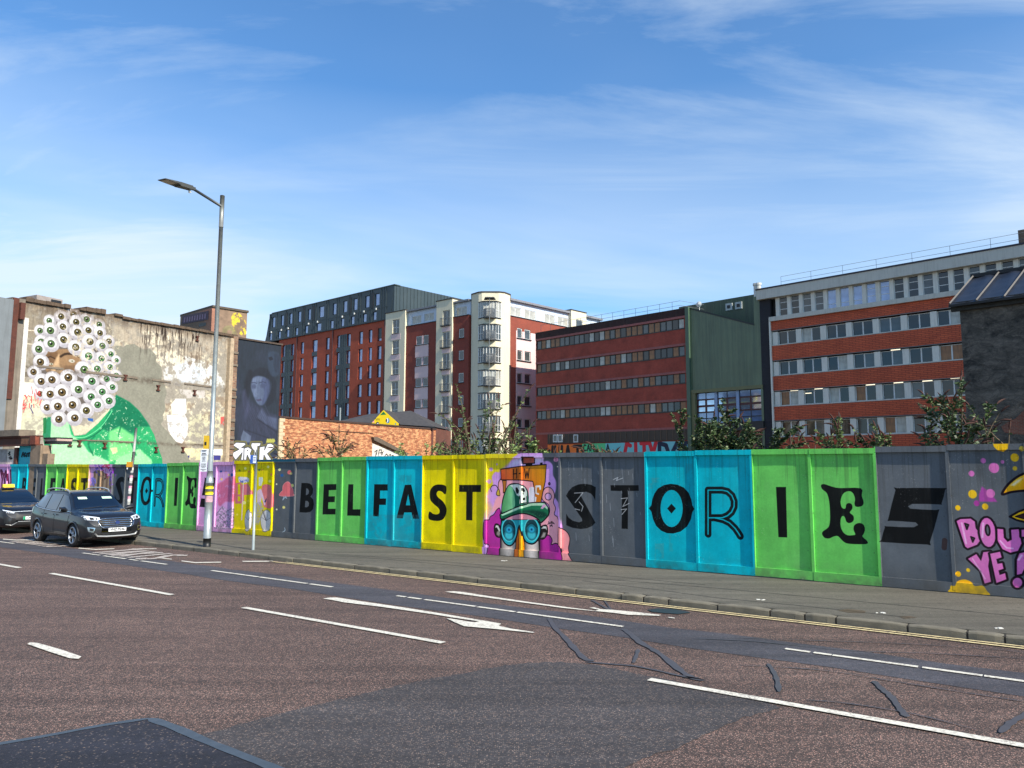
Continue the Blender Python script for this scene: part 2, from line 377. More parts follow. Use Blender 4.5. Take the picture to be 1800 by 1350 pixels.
# ------------------------------------------------------------------ ground, carriageway, pavement
def asphalt(name, base, chip1, chip2, chipamt=.5, scale=75., rough=.82, big=.18, macro=True):
    mt, g = newmat(name); co = obj_co(g)
    v = g.n('ShaderNodeTexVoronoi', dict(feature='F1'), Vector=co, Scale=scale, Randomness=1.)
    cell = g.n('ShaderNodeSeparateColor', None, Color=v.outputs['Color'])
    sel = g.ramp(cell.outputs[0], [(1 - chipamt - .02, 0.), (1 - chipamt + .02, 1.)])
    core = g.ramp(v.outputs['Distance'], [(.28, 1.), (.5, .15)])
    chip = g.mix(cell.outputs[1], lin(chip1), lin(chip2)); chip = g.mix(1., chip, g.ramp(cell.outputs[2], [(0., .55), (1., 1.55)]), 'MULTIPLY')
    c = g.mix(g.math('MULTIPLY', sel, core), lin(base), chip)
    n1 = g.noise(co, .35, 7, .6); c = g.mix(1., c, g.ramp(n1, [(.3, 1 - big), (.7, 1 + big)]), 'MULTIPLY')
    n2 = g.noise(g.mapping(co, rot=(0, 0, math.radians(35.5 - 1)), scale=(.12, 2.4, 1)), 1.0, 5, .6); c = g.mix(1., c, g.ramp(n2, [(.35, .78), (.65, 1.2)]), 'MULTIPLY')
    n3 = g.noise(co, 5., 5, .7); c = g.mix(g.ramp(n3, [(.56, 0.), (.72, .5)]), c, lin((40, 40, 42)))
    wh = g.n('ShaderNodeTexVoronoi', None, Vector=co, Scale=2.3); wsel = g.math('LESS_THAN', wh.outputs['Distance'], .022)
    c = g.mix(g.math('MULTIPLY', wsel, .5), c, lin((190, 186, 176)))
    fine = g.noise(co, 55., 3, .6); v2 = g.n('ShaderNodeTexVoronoi', None, Vector=co, Scale=scale * .42); c = g.mix(1., c, g.ramp(g.n('ShaderNodeSeparateColor', None, Color=v2.outputs['Color']).outputs[0], [(0., .86), (1., 1.14)]), 'MULTIPLY')
    h = g.math('ADD', g.math('MULTIPLY', g.math('MULTIPLY', sel, core), .6), g.math('MULTIPLY', fine, .8))
    finish(g, c, g.math('ADD', g.math('MULTIPLY', n3, .2), rough - .1), h, .55, .012, 0., .35); return mt
ROADM = asphalt('red_chipped_asphalt', (62, 53, 49), (156, 118, 104), (134, 114, 104), .64)
BANDM = asphalt('grey_reinstated_asphalt', (62, 62, 68), (92, 92, 98), (110, 98, 96), .4)
PATCHM = asphalt('dark_patch_asphalt', (60, 57, 58), (142, 120, 106), (104, 100, 98), .32, 60.)
BLACKM = asphalt('fresh_black_asphalt', (38, 39, 47), (70, 70, 78), (120, 104, 92), .14, 55.)
PAVEM = asphalt('pavement_asphalt', (92, 88, 79), (122, 117, 104), (104, 99, 90), .35, 110., .9, .1)
REPM = asphalt('repair_asphalt', (70, 68, 66), (96, 92, 88), (84, 80, 76), .3, 110., .9, .1)
SEALM = plain('bitumen_seal', (70, 69, 73), .62, .12, 6)
SEALB = plain('bluish_bitumen_edge', (66, 76, 86), .6, .2, 8)
EARTH = plain('waste_ground_earth', (88, 78, 62), .95, .35, .8, bump=.5)
def paint(name, rgb, wear=.45):
    mt, g = newmat(name); co = obj_co(g); n = g.noise(co, 26., 6, .7); n2 = g.noise(co, 2.2, 4, .6)
    f = g.math('MULTIPLY', g.ramp(n, [(.47, 0.), (.6, 1.)]), g.ramp(n2, [(.35, wear * .45), (.65, wear)]), True)
    finish(g, g.mix(f, lin(rgb), lin((92, 78, 74))), .7, n, .25, .006); return mt
WLINE = paint('white_road_paint', (214, 209, 194), .7); WWORN = paint('worn_white_road_paint', (182, 172, 162), 1.3); YLINE = paint('faded_yellow_road_paint', (214, 196, 146), .8)
def sheet(name, pts, mat, z=None, parent=None, kind='structure', label=None):
    mb = MB(); mb.add([(p[0], p[1], z if z is not None else p[2]) for p in pts], [tuple(range(len(pts)))])
    o = mb.build(name, mat, parent)
    if kind and not parent: o['kind'] = kind
    if label: o['label'] = label
    return o
KN = 12.80                                             # kerb line, metres across the road
sheet('ground', [(-900, -900), (900, -900), (900, 900), (-900, 900)], EARTH, -.03)
road = sheet('road', [rf(-160, 1.6), rf(90, 1.6), rf(90, KN), rf(-160, KN)], ROADM, 0.)
near_pave = MB(); near_pave.prism([tuple(rf(-160, -6)[:2]), tuple(rf(90, -6)[:2]), tuple(rf(90, 1.6)[:2]), tuple(rf(-160, 1.6)[:2])], -.02, .12, 'z')
near_pave.build('near_pavement', PAVEM, kind='structure', fixn=True)
PN = KN + .15
pm = MB(); pm.prism([tuple(rf(-160, PN)[:2]), tuple(rf(90, PN)[:2]), tuple(rf(90, 19.5)[:2]), tuple(rf(-160, 23.)[:2])], -.02, .12, 'z')
pavement = pm.build('pavement', PAVEM, kind='structure', fixn=True)
# kerb: single worn stones with open joints
kerb = bpy.data.objects.new('kerb', None); link(kerb); kerb['kind'] = 'structure'; kerb['label'] = 'worn stone kerb between road and pavement'
kmat = plain('kerb_stone', (112, 106, 92), .85, .3, 5, bump=.6, streak=.0)
kj = sorted(to_rf(gnd(u, 824 + (v - 824), 0))[0] for u, v in [(1011, 1046), (1092, 1055), (1132, 1059), (1176, 1064), (1262, 1074), (1355, 1084), (1416, 1091), (1471, 1097), (1596, 1112), (1701, 1124), (1767, 1132), (910, 1036), (830, 1028), (770, 1021), (720, 1016), (668, 1011), (605, 1004), (542, 998)])
s = kj[0]
while s > -42: s -= random.uniform(.9, 1.5); kj.insert(0, s)
s = kj[-1]
while s < 16: s += random.uniform(.8, 1.5); kj.append(s)
for a, b in zip(kj[:-1], kj[1:]):
    gp = .014; dz = random.uniform(-.006, .006); dn = random.uniform(-.008, .008); mb = MB(); e = .022
    prof = [(KN + dn, -.02), (KN + dn, .12 + dz - e), (KN + dn + e * .4, .12 + dz - e * .3), (KN + dn + e, .12 + dz), (PN - .004, .121 + dz * .3), (PN - .004, -.02)]
    nn = 5; vs = []; fs = []
    for i in range(nn):
        t = i / (nn - 1); sp = a + gp + (b - a - 2 * gp) * t; pin = .012 if i in (0, nn - 1) else 0
        for n_, z_ in prof: 
            q = rf(sp, n_ + (pin if n_ < PN - .05 else 0) + random.uniform(-.004, .004) * (n_ < PN - .05)); vs.append((q.x, q.y, z_ - (pin if z_ > .05 else 0)))
    L = len(prof)
    for i in range(nn - 1):
        for k in range(L - 1): fs.append((i * L + k, (i + 1) * L + k, (i + 1) * L + k + 1, i * L + k + 1))
    fs += [tuple(range(L)), tuple(range(nn * L - 1, nn * L - L - 1, -1))]
    mb.add(vs, fs); mb.build('kerb_stone', kmat, kerb, fixn=True)
kb = MB(); kb.prism([tuple(rf(-42, KN + .02)[:2]), tuple(rf(16, KN + .02)[:2]), tuple(rf(16, PN)[:2]), tuple(rf(-42, PN)[:2])], -.02, .1, 'z'); kb.build('joint_bed', plain('joint_dirt', (52, 48, 42), .95), kerb, fixn=True)

def G(*pts): return [gnd(u, v) for u, v in pts]
def strip(n0, n1, s0, s1, z): return [rf(s0, n0, z), rf(s1, n0, z), rf(s1, n1, z), rf(s0, n1, z)]
# reinstated trench bands and patches
def wav(n, s0, s1, k, amp, sd):
    r = random.Random(sd); return [rf(s0 + (s1 - s0) * i / k, n + r.uniform(-amp, amp)) for i in range(k + 1)]
nb0 = to_rf(gnd(324, 1011))[1]; nb1 = to_rf(gnd(320, 988))[1]
sheet('trench_band', wav(nb0 + .1, -80, 2.2, 90, .05, 1) + wav(nb1 - .1, -80, 3.4, 90, .06, 2)[::-1], BANDM, .004)
sheet('trench_band', wav(to_rf(gnd(1500, 1180))[1] - .25, 2.6, 30, 30, .10, 3) + wav(to_rf(gnd(1400, 1142))[1] + .25, 2.9, 30, 30, .10, 4)[::-1], BANDM, .0042)
sheet('trench_band', wav(8.25, 1.8, 30, 30, .09, 5) + wav(8.75, 1.8, 30, 30, .12, 6)[::-1], BANDM, .0046)
A = G((350, 1293), (450, 1266), (550, 1240), (630, 1222), (700, 1206), (800, 1186), (880, 1171), (930, 1165), (985, 1164), (1040, 1169), (1100, 1180), (1180, 1197), (1260, 1214), (1365, 1240), (1372, 1246), (1330, 1256), (1300, 1265), (1250, 1288), (1200, 1310), (1130, 1335), (1060, 1365), (980, 1420), (860, 1600), (600, 1600), (520, 1400))
A = [p + Vector((random.uniform(-.02, .02), random.uniform(-.03, .03), 0)) for a_, b_ in zip(A, A[1:] + A[:1]) for p in [a_.lerp(b_, t / 6) for t in range(6)]]
patchA = sheet('asphalt_patch', A, PATCHM, .004, kind='structure', label='large grey asphalt patch in the red road')
B = G((-60, 1319), (0, 1309), (90, 1294), (180, 1277), (262, 1265), (310, 1282), (360, 1304), (420, 1328), (490, 1356), (560, 1390), (700, 1500), (900, 1700), (-400, 1700))
patchB = sheet('asphalt_patch', B, BLACKM, .008, kind='structure', label='fresh black asphalt patch at the near left')
def seal(pts, w, mat=SEALM, z=.012, name='sealed_crack', jit=.3):
    P = [gnd(u, v) for u, v in pts]; Q = [Vector((a, b, 0)) for a, b in spline([(p.x, p.y) for p in P], False, 4)]
    l, r = [], []
    for i, p in enumerate(Q):
        t = (Q[min(i + 1, len(Q) - 1)] - Q[max(i - 1, 0)]).normalized(); nrm = Vector((-t.y, t.x, 0)); ww = w * random.uniform(1 - jit, 1 + jit) / 2
        if i in (0, len(Q) - 1): ww *= .4
        l.append(p + nrm * ww); r.append(p - nrm * ww)
    mb = MB(); n = len(Q); mb.add([(p.x, p.y, z) for p in l + r], [(i, i + 1, n + i + 1, n + i) for i in range(n - 1)])
    return mb.build(name, mat, road)
def z5(*p): return [(860 + a * .2222, 1000 + b * .2222) for a, b in p]
def z6(*p): return [(1300 + a * .2778, 1040 + b * .2778) for a, b in p]
seal(z5((470, 390), (520, 470), (600, 550), (680, 640), (760, 720), (830, 730)), .085)
seal(z5((1060, 480), (1110, 515), (1200, 590), (1290, 640), (1380, 700), (1500, 800), (1600, 865), (1700, 890)), .095)
seal(z5((760, 742), (1000, 762), (1150, 775), (1350, 815), (1500, 850), (1700, 885)), .045)
seal(z5((1180, 640), (1165, 690), (1140, 750)), .05)
seal(z5((810, 250), (880, 290), (960, 332)), .06); seal(z5((908, 248), (940, 295), (970, 335)), .035)
seal(z6((180, 460), (215, 510), (240, 570), (250, 640)), .06)
seal(z6((850, 570), (900, 620), (960, 670), (1010, 740), (1060, 800)), .07)
seal(z6((1650, 900), (1720, 835), (1800, 790), (1900, 730)), .07)
for q in [((0, 296), (500, 315), (1000, 332), (1400, 355), (1800, 385)), ((-300, 300), (100, 320), (700, 378), (1200, 395), (1800, 428)), ((600, 205), (1000, 270), (1400, 330), (1800, 395)), ((420, 690), (700, 715), (1100, 780), (1500, 880)), ((0, 470), (500, 500), (900, 560), (1400, 640), (1800, 700))]:
    seal(z6(*q), .022, z=.0125, name='tar_line', jit=.6)
seal([(-60, 1319), (0, 1309.5), (90, 1294), (180, 1277), (262, 1265)], .07, SEALB, .0125, 'patch_edge_seal', .15)
seal([(262, 1265), (310, 1282), (360, 1304), (420, 1328), (490, 1356), (560, 1390)], .10, SEALB, .013, 'patch_edge_seal', .15)
sp = [(u, v) for u, v in z5((1250, 330), (1330, 318), (1450, 322), (1560, 340), (1600, 350), (1500, 362), (1400, 356), (1290, 345))]
sheet('oil_stain', G(*sp), plain('dark_stain', (44, 52, 54), .5), .0125, road, label='dark blue-grey stain beside the kerb')
# painted markings
def mark(pts, mat=WLINE, z=.0155, label=None, name='road_marking'): return sheet(name, pts, mat, z, road, None, label)
def dashes(n, segs, w, mat=WLINE):
    for a, b in segs: mark(strip(n - w / 2, n + w / 2, a, b, 0), mat)
def sx(u, v): return to_rf(gnd(u, v))[0]
dashes(8.22, [(sx(1145, 1194), 24), (sx(435, 1068), sx(788, 1129)), (sx(98, 1008), sx(315, 1045)), (sx(0, 991) - 3.6, sx(45, 998)), (sx(0, 991) - 12, sx(0, 991) - 6.)], .12)
l4 = [(705, 1047, 721, 1049), (724, 1050, 746, 1053), (752, 1054, 842, 1066), (848, 1066, 912, 1075), (915, 1076, 1095, 1103), (1380, 1142, 1424, 1148), (1430, 1149, 1462, 1153), (1464, 1153, 1614, 1174), (1621, 1175, 1727, 1190), (1730, 1190, 1900, 1214), (370, 1004, 410, 1009), (413, 1009, 454, 1015), (458, 1015, 545, 1026), (548, 1027, 590, 1032), (143, 973, 175, 977), (180, 978, 222, 983), (228, 984, 243, 986), (247, 987, 293, 993), (-30, 953, 14, 957)]
dashes(10.66, [(sx(a, b), sx(c, d)) for a, b, c, d in l4], .085)
def za(*p): return G(*[(560 + a * .2222, 1030 + b * .2222) for a, b in p])
mark(za((35, 106), (90, 98), (150, 98), (300, 122), (600, 166), (900, 213), (1250, 272), (1445, 305), (1425, 322), (1520, 345), (1715, 374), (1690, 378), (1400, 348), (1150, 326), (1080, 296), (1010, 262), (1045, 265), (1190, 290), (1240, 294), (1270, 287), (1050, 255), (900, 230), (500, 172), (200, 136), (100, 116)), label='white slanted arrow in the middle lane')
mark(G(*[(782, 1041.5), (797, 1040.5), (815, 1042)] + [(860 + a * .2222, 1000 + b * .2222) for a, b in ((0, 222), (300, 266), (620, 310), (840, 338), (870, 330), (790, 315), (830, 310), (880, 325), (980, 331), (1180, 350), (1360, 372), (1340, 378), (1100, 370), (960, 352), (600, 318), (0, 236))]), label='white slanted arrow in the kerb lane')
mark(z := G(*z5((1410, 388), (1465, 392), (1470, 399), (1425, 395))))
mark(G((48, 1134), (53, 1131), (66, 1132), (105, 1143), (143, 1156), (138, 1160), (122, 1159), (85, 1147)), label='short thick white dash near the camera')
mark(G((320, 986.3), (343, 989.2), (389, 988.4), (389, 989.8), (343, 990.8), (318, 987.5)))
mark(G((139, 963.7), (168, 966), (201, 964.8), (201, 966), (168, 967.4), (137, 965)))
mark(G((233, 965), (275, 965), (275, 966), (233, 966.2)))
mark(G((280, 981), (302, 983.5), (302, 984.6), (280, 982.2)))
mark(G((5, 947.8), (28, 949.5), (60, 948.6), (60, 949.8), (28, 950.8), (5, 949)))
mark(G((425, 987), (480, 986.8), (480, 988.2), (428, 988.6)))
sk = sx(450, 990)
dashes(12.58, [(sk, 24)], .07, YLINE); dashes(12.72, [(sk + .5, 24)], .06, YLINE)
# worn elongated lettering in the parking bays: two taxi bay legends
def legend(word, corner_px, s_len, n0, n1):
    G5 = {'T': [((0, 1), (1, 1)), ((.5, 1), (.5, 0))], 'A': [((0, 0), (.5, 1)), ((.5, 1), (1, 0)), ((.22, .4), (.78, .4))], 'X': [((0, 0), (1, 1)), ((0, 1), (1, 0))], 'I': [((.5, 0), (.5, 1))], 'S': [((1, .85), (.5, 1)), ((.5, 1), (0, .78)), ((0, .78), (1, .28)), ((1, .28), (.5, 0)), ((.5, 0), (0, .15))]}
    s0 = sx(*corner_px); mb = MB(); n = len(word); cw = s_len / n
    for i, ch in enumerate(word):
        for (a, b), (c, d) in G5[ch]:
            p = Vector((s0 + (i + .12 + a * .72) * cw, n0 + b * (n1 - n0), 0)); q = Vector((s0 + (i + .12 + c * .72) * cw, n0 + d * (n1 - n0), 0))
            t = (q - p).normalized(); w = Vector((-t.y, t.x, 0)) * .13
            mb.add([tuple(rf(*k[:2], .0158 + .0003 * len(mb.f))) for k in (p - w, q - w, q + w, p + w)], [(0, 1, 2, 3)])
    mb.build('bay_legend', WWORN, road, label='worn white lettering painted in the parking bay')
legend('TAXIS', (150, 972), sx(272, 984) - sx(150, 972), 10.82, 12.05)
legend('TAXIS', (5, 953), sx(104, 962) - sx(5, 953), 10.82, 12.05)
# pavement seams and covers
for q in [((860, 1001), (1060, 1018), (1260, 1034), (1560, 1062), (1800, 1084)), ((1024, 1021), (1150, 1036), (1260, 1051), (1420, 1066), (1600, 1086)), ((560, 972), (760, 986), (1000, 1006), (1240, 1028)), ((420, 962), (700, 985), (900, 1003))]:
    P = [gnd(u, v, .12) for u, v in q]; mb = MB()
    for a, b in zip(P[:-1], P[1:]):
        w = Vector((0, .014, 0)); mb.add([tuple(x)[:2] + (.124,) for x in (a - w, b - w, b + w, a + w)], [(0, 1, 2, 3)])
    mb.build('pavement_seam', plain('seam_bitumen', (56, 55, 54), .8), pavement)
for q in []:
    sheet('pavement_repair', [gnd(u, v, .12) for u, v in q], REPM, .1225, pavement)
for q in [((1472, 1073), (1490, 1070.5), (1522, 1074), (1520, 1078), (1490, 1077)), ((1580, 1084), (1600, 1083), (1612, 1086), (1590, 1088))]:
    sheet('cover', [gnd(u, v, .12) for u, v in q], plain('rusty_cover', (84, 72, 56), .8, .3, 20), .124, pavement)
lit = plain('litter_white', (214, 212, 204), .7)
for u, v in [(1338, 1055), (1545, 1077), (888, 986), (1756, 1105)]:
    c = gnd(u, v, .12); mb = MB(); r = random.Random(u)
    for k in range(3):
        x, y = c.x + r.uniform(-.08, .08), c.y + r.uniform(-.06, .06); w_ = r.uniform(.012, .035)
        mb.box(x - w_, x + w_, y - w_ * .5, y + w_ * .5, .121, .13)
    o = mb.build('litter', lit); tag(o, 'small scrap of white litter on the grey pavement', 'litter', 'scraps of litter on the pavement')
# ------------------------------------------------------------------ painted hoarding
H = Fac('site_hoarding', 'long plywood site hoarding painted in coloured panels with big black letters', 'hoarding', 1130, 997, gnd(1130, 997, .12).y, 124.5)
HX0, HX1 = H.x(-150, 860), H.x(2700, 860)
hc = Canvas(H, HX0, HX1, 0., 3.05, 190, -.03)
CY, GR, GY, YE, PK = (0, 168, 182), (98, 182, 84), (86, 90, 94), (216, 196, 0), (206, 150, 196)
DT = (24, 76, 96)
tops = [(-150, 817), (34, 816), (66, 816), (101, 816), (138, 816), (178, 816), (221, 816), (269, 815), (323, 813), (381, 812), (443, 808), (520, 806), (602, 803), (693, 801), (743, 801), (797, 800), (854, 799), (915.5, 797), (983.6, 796), (1056, 795), (1134.5, 795), (1222, 792), (1320, 790), (1422, 789), (1537, 787), (1664, 782), (1800, 779), (2050, 773), (2700, 757)]
def panel_at(u, rev=1): return H.x(u, 815 if u < 500 else 800, -.03)
# colour sections: (left px at the top rail, colour)
SEC = [(-150, PK), (19, CY), (51, GY), (83, GR), (119, YE), (158, PK), (199, GY), (244.5, CY), (295, GR), (351, PK), (413, YE), (482, GY), (559, GR), (645, CY), (743.5, YE), (854, PK), (983.6, GY), (1133, CY), (1321, GR), (1539, GY), (2701, GY)]
for i, (u, c) in enumerate(SEC[:-1]):
    xa = int(hc.L(panel_at(u), 0)[0]); xb = int(hc.L(panel_at(SEC[i + 1][0]), 0)[0]) + 1
    hc.a[:, max(xa, 0):max(xb, 0)] = np.array(c, np.float32) / 255
hh, ww = hc.h, hc.w
n_big = fbm(hh, ww, 160, 4, .55, 1); n_str = fbm(hh, ww, 14, 4, .6, 2, 1., 14.); n_fin = fbm(hh, ww, 5, 3, .6, 3); n_mid = fbm(hh, ww, 46, 5, .6, 4)
BKT = .98 - .16 * np.clip((n_str - .5) * 4, 0, 1) * np.clip((n_mid - .4) * 4, 0, 1)          # thin, streaky black
# a slightly different repaint on some sections
def patchy(u0, v0, u1, v1, col, a=.35, sd=5):
    P = [hc.T(u0, v0), hc.T(u1, v0), hc.T(u1, v1), hc.T(u0, v1)]; hc.poly(P, col, a, 6, tex=np.clip((fbm(hh, ww, 40, 4, .6, sd) - .42) * 9, 0, 1))
def zq(ox, oy, k): return lambda *p: [hc.T(ox + a * k, oy + b * k) for a, b in p]
q3 = zq(340, 780, .2); q6 = zq(660, 760, .2778); q11 = zq(1100, 760, .2222); q14 = zq(1420, 760, .2222)
GL = {}
GL['B'] = (q3((943, 345), (990, 346), (1015, 350), (1035, 368), (1045, 398), (1041, 438), (1022, 465), (1045, 490), (1052, 530), (1045, 575), (1020, 600), (985, 606), (925, 603)), [q3((985, 392), (1000, 396), (1010, 418), (1005, 440), (990, 452), (982, 452)), q3((978, 502), (998, 504), (1010, 522), (1006, 548), (990, 560), (973, 558))])
GL['E'] = (q3((1140, 357), (1250, 355), (1249, 407), (1185, 409), (1183, 463), (1238, 462), (1236, 514), (1180, 515), (1178, 572), (1244, 572), (1242, 622), (1128, 622)), [])
GL['L'] = (q3((1355, 357), (1400, 357), (1396, 577), (1462, 577), (1460, 635), (1345, 632)), [])
GL['F'] = (q3((1583, 357), (1701, 357), (1701, 412), (1635, 413), (1633, 482), (1688, 482), (1685, 538), (1628, 538), (1622, 640), (1573, 638)), [])
GL['A'] = (q6((182, 333), (222, 331), (272, 547), (232, 547), (224, 507), (178, 507), (168, 545), (128, 543)), [q6((203, 392), (216, 462), (188, 462))])
GL['S'] = (spline(q6((442, 342), (438, 392), (414, 375), (392, 372), (382, 388), (390, 410), (424, 440), (444, 480), (441, 520), (420, 552), (382, 561), (333, 548), (336, 502), (362, 517), (390, 518), (401, 503), (394, 480), (360, 450), (341, 422), (340, 372), (362, 340), (398, 330))), [])
GL['T'] = (q6((525, 333), (663, 333), (662, 378), (610, 378), (608, 558), (568, 556), (570, 378), (524, 377)), [])
GL['s'] = (q6((1202, 402), (1216, 375), (1240, 348), (1280, 330), (1320, 326), (1360, 332), (1390, 348), (1386, 432), (1376, 408), (1360, 388), (1330, 376), (1305, 380), (1292, 394), (1388, 572), (1366, 594), (1335, 607), (1295, 612), (1245, 605), (1203, 588), (1203, 515), (1218, 540), (1245, 560), (1285, 570), (1305, 562), (1302, 545)), [])
GL['t'] = (q6((1483, 335), (1660, 335), (1662, 370), (1594, 372), (1592, 612), (1553, 610), (1555, 372), (1484, 370)), [])
GL['O'] = (q11((178, 602), (197, 578), (205, 530), (222, 485), (250, 445), (298, 418), (350, 408), (405, 415), (455, 438), (493, 480), (513, 530), (522, 578), (538, 607), (522, 632), (510, 690), (480, 745), (430, 785), (370, 801), (320, 798), (275, 778), (235, 740), (212, 690), (198, 630)), [q11(*[(358 + 88 * math.cos(t * .2244), 603 + 147 * math.sin(t * .2244)) for t in range(28)])])
GL['D'] = (q11((357, 565), (392, 603), (357, 643), (323, 603)), [])
GL['I'] = (q11((1185, 433), (1263, 433), (1273, 832), (1204, 830)), [])
GL['e'] = (spline(q14((100, 420), (125, 410), (180, 428), (250, 442), (415, 443), (422, 500), (437, 550), (430, 578), (400, 590), (372, 585), (365, 560), (370, 530), (358, 490), (335, 468), (300, 470), (270, 495), (255, 545), (262, 590), (280, 605), (295, 600), (300, 572), (320, 560), (345, 572), (348, 605), (328, 635), (355, 660), (360, 690), (345, 712), (320, 718), (300, 705), (290, 675), (275, 662), (258, 680), (255, 740), (275, 790), (310, 815), (350, 815), (372, 808), (358, 770), (365, 735), (400, 718), (435, 730), (448, 765), (440, 800), (428, 825), (467, 862), (455, 885), (320, 882), (275, 862), (235, 822), (200, 825), (165, 840), (130, 835), (110, 810), (115, 785), (160, 750), (172, 690), (170, 600), (162, 530), (145, 480), (110, 450)), True, 3), [])
GL['z'] = (spline(q14((700, 442), (1060, 442), (1083, 456), (1055, 562), (1036, 571), (822, 567), (806, 605), (1010, 616), (1031, 632), (962, 870), (940, 888), (592, 869), (578, 852), (606, 752), (622, 745), (836, 752), (850, 713), (652, 700), (634, 680), (690, 458)), True, 2), [])
INK = (10, 11, 12)
def glyph(k, dx0=None, dx1=None, key=None):
    P, Hs = GL[k]; P = [tuple(p) for p in P]
    if dx0 is not None:
        ref = GL[key or k][0]; a, b = min(p[0] for p in ref), max(p[0] for p in ref); z_ref = None
        A_, B_ = hc.T(dx0, 870)[0], hc.T(dx1, 870)[0]; fx = lambda p: (A_ + (p[0] - a) / (b - a) * (B_ - A_), p[1])
        P = [fx(p) for p in P]; Hs = [[fx(p) for p in h] for h in Hs]
    hc.poly(P, INK, 1., 1.4, Hs, tex=BKT)
for k in 'BELFASTstODIez': glyph(k)
def rglyph(m):
    s1 = [m(p) for p in [(646, 806), (646, 458), (757, 458), (800, 468), (835, 500), (853, 545), (852, 590), (832, 632), (800, 660), (760, 676), (648, 677)]]
    s2 = [m(p) for p in [(700, 677), (765, 692), (815, 716), (860, 760), (888, 800), (901, 822)]]
    x = abs(m((672, 0))[0] - m((620, 0))[0]) / hc.k
    return s1, s2, x
m0 = lambda p: q11(p)[0]
def draw_R(m):
    s1, s2, w = rglyph(m)
    for q in (s1, s2): hc.stroke(q, INK, w * 1.02, .94, tex=BKT)
    for q in (s1, s2): hc.stroke(q, CY, w * .17)
draw_R(m0)
LEFT = [('B', 36, 44.5), ('E', 52, 62), ('L', 69, 76.5), ('F', 85.5, 96), ('A', 102, 114), ('S', 122, 133), ('T', 139.5, 153), ('s', 200.5, 217), ('t', 221.5, 240.5), ('O', 244.5, 267), ('I', 305, 310.5), ('e', 325, 344.5), ('z', 350, 377)]
for k, a, b in LEFT: glyph(k, a, b)
glyph('D', 253.5, 258.8)
ra, rb = m0((620, 0))[0], m0((928, 0))[0]; la, lb = hc.T(271, 870)[0], hc.T(289.5, 870)[0]
draw_R(lambda p: (la + (m0(p)[0] - ra) / (rb - ra) * (lb - la), m0(p)[1]))
# far-left pink section: dark brush lettering
q0 = zq(0, 800, .1444)
for P in [((0, 190), (20, 290), (10, 430)), ((10, 190), (40, 250), (60, 200)), ((35, 240), (50, 330), (30, 410)), ((85, 240), (100, 380)), ((120, 190), (125, 330), (95, 420)), ((60, 260), (80, 200))]: hc.stroke(q0(*P), (92, 24, 60), .15)
# brown tree-stump painting on pink
hc.poly(q0((1100, 430), (1110, 330), (1130, 250), (1128, 210), (1160, 185), (1230, 190), (1260, 215), (1290, 250), (1330, 260), (1345, 330), (1340, 430)), lambda x, y: np.stack([.42 + .22 * np.sin(x * 17) ** 2, .34 + .2 * np.sin(x * 17) ** 2, .26 + .16 * np.sin(x * 17) ** 2], -1), .96, 3, smooth=True)
tx = np.clip((fbm(hh, ww, 16, 3, .6, 77) - .5) * 9, 0, 1)
for (a, b, r_, c) in [(1215, 160, 55, (96, 70, 170)), (1310, 180, 60, (200, 40, 90)), (1355, 220, 45, (110, 60, 170)), (1120, 330, 35, (120, 110, 200)), (1350, 330, 30, (110, 80, 180)), (1250, 250, 35, (40, 36, 40))]:
    c0 = q0((a, b))[0]; hc.ell(c0, r_ * 1.5, r_ * 1.1, c, .9, 5, tex=tx)
hc.poly(q0((1100, 430), (1110, 640), (1150, 800), (1340, 800), (1345, 640), (1340, 430)), (110, 86, 66), .9, 4)
# pink/yellow faded park scene
qp = zq(330, 780, .1482)
tA = np.clip((fbm(hh, ww, 30, 4, .6, 9) - .30) * 5, 0, 1); tB = np.clip((fbm(hh, ww, 9, 4, .65, 10) - .46) * 10, 0, 1); tC = np.clip((fbm(hh, ww, 6, 3, .65, 11) - .5) * 14, 0, 1)
hc.poly(qp((345, 480), (400, 450), (450, 410), (550, 390), (553, 670), (440, 690), (370, 740), (345, 660)), (196, 92, 124), .85, 14, tex=tA, smooth=True)
hc.poly(qp((555, 470), (620, 460), (640, 490), (700, 470), (760, 560), (770, 600), (660, 610), (660, 710), (555, 710)), (208, 104, 128), .92, 4)
hc.poly(qp((585, 480), (612, 480), (618, 600), (588, 605)), YE, 1, 2); hc.poly(qp((585, 625), (612, 625), (618, 680), (588, 685)), YE, 1, 2)
hc.poly(qp((870, 520), (900, 485), (960, 490), (1000, 540), (1005, 750), (900, 750), (880, 650)), (216, 108, 124), .92, 4, smooth=True)
hc.poly(qp((325, 830), (400, 740), (470, 790), (545, 740), (540, 1020), (318, 1005)), (84, 84, 96), .8, 3, tex=tB)
hc.poly(qp((325, 850), (400, 740), (470, 790), (545, 750), (540, 1020), (318, 1005)), (226, 200, 222), .75, 3, tex=tC)
hc.stroke(qp((652, 470), (642, 700), (632, 900)), (226, 190, 190), .05); hc.stroke(qp((860, 560), (905, 715)), (222, 190, 206), .09)
hc.poly(qp((590, 400), (610, 392), (700, 398), (722, 420), (715, 455), (660, 465), (600, 455)), (214, 206, 222), .95, 4); hc.stroke(qp((598, 400), (612, 440), (640, 448), (700, 440)), (86, 96, 168), .1, tex=tB)
hc.poly(qp((835, 400), (880, 395), (885, 440), (865, 500), (835, 500)), (200, 208, 214), .9, 3); hc.poly(qp((815, 560), (860, 530), (870, 640), (850, 740), (815, 700)), (222, 190, 216), .9, 3)
hc.poly(qp((800, 700), (860, 690), (900, 760), (870, 840), (840, 960), (795, 960)), (168, 160, 170), .9, 3, tex=np.clip(tB + .4, 0, 1))
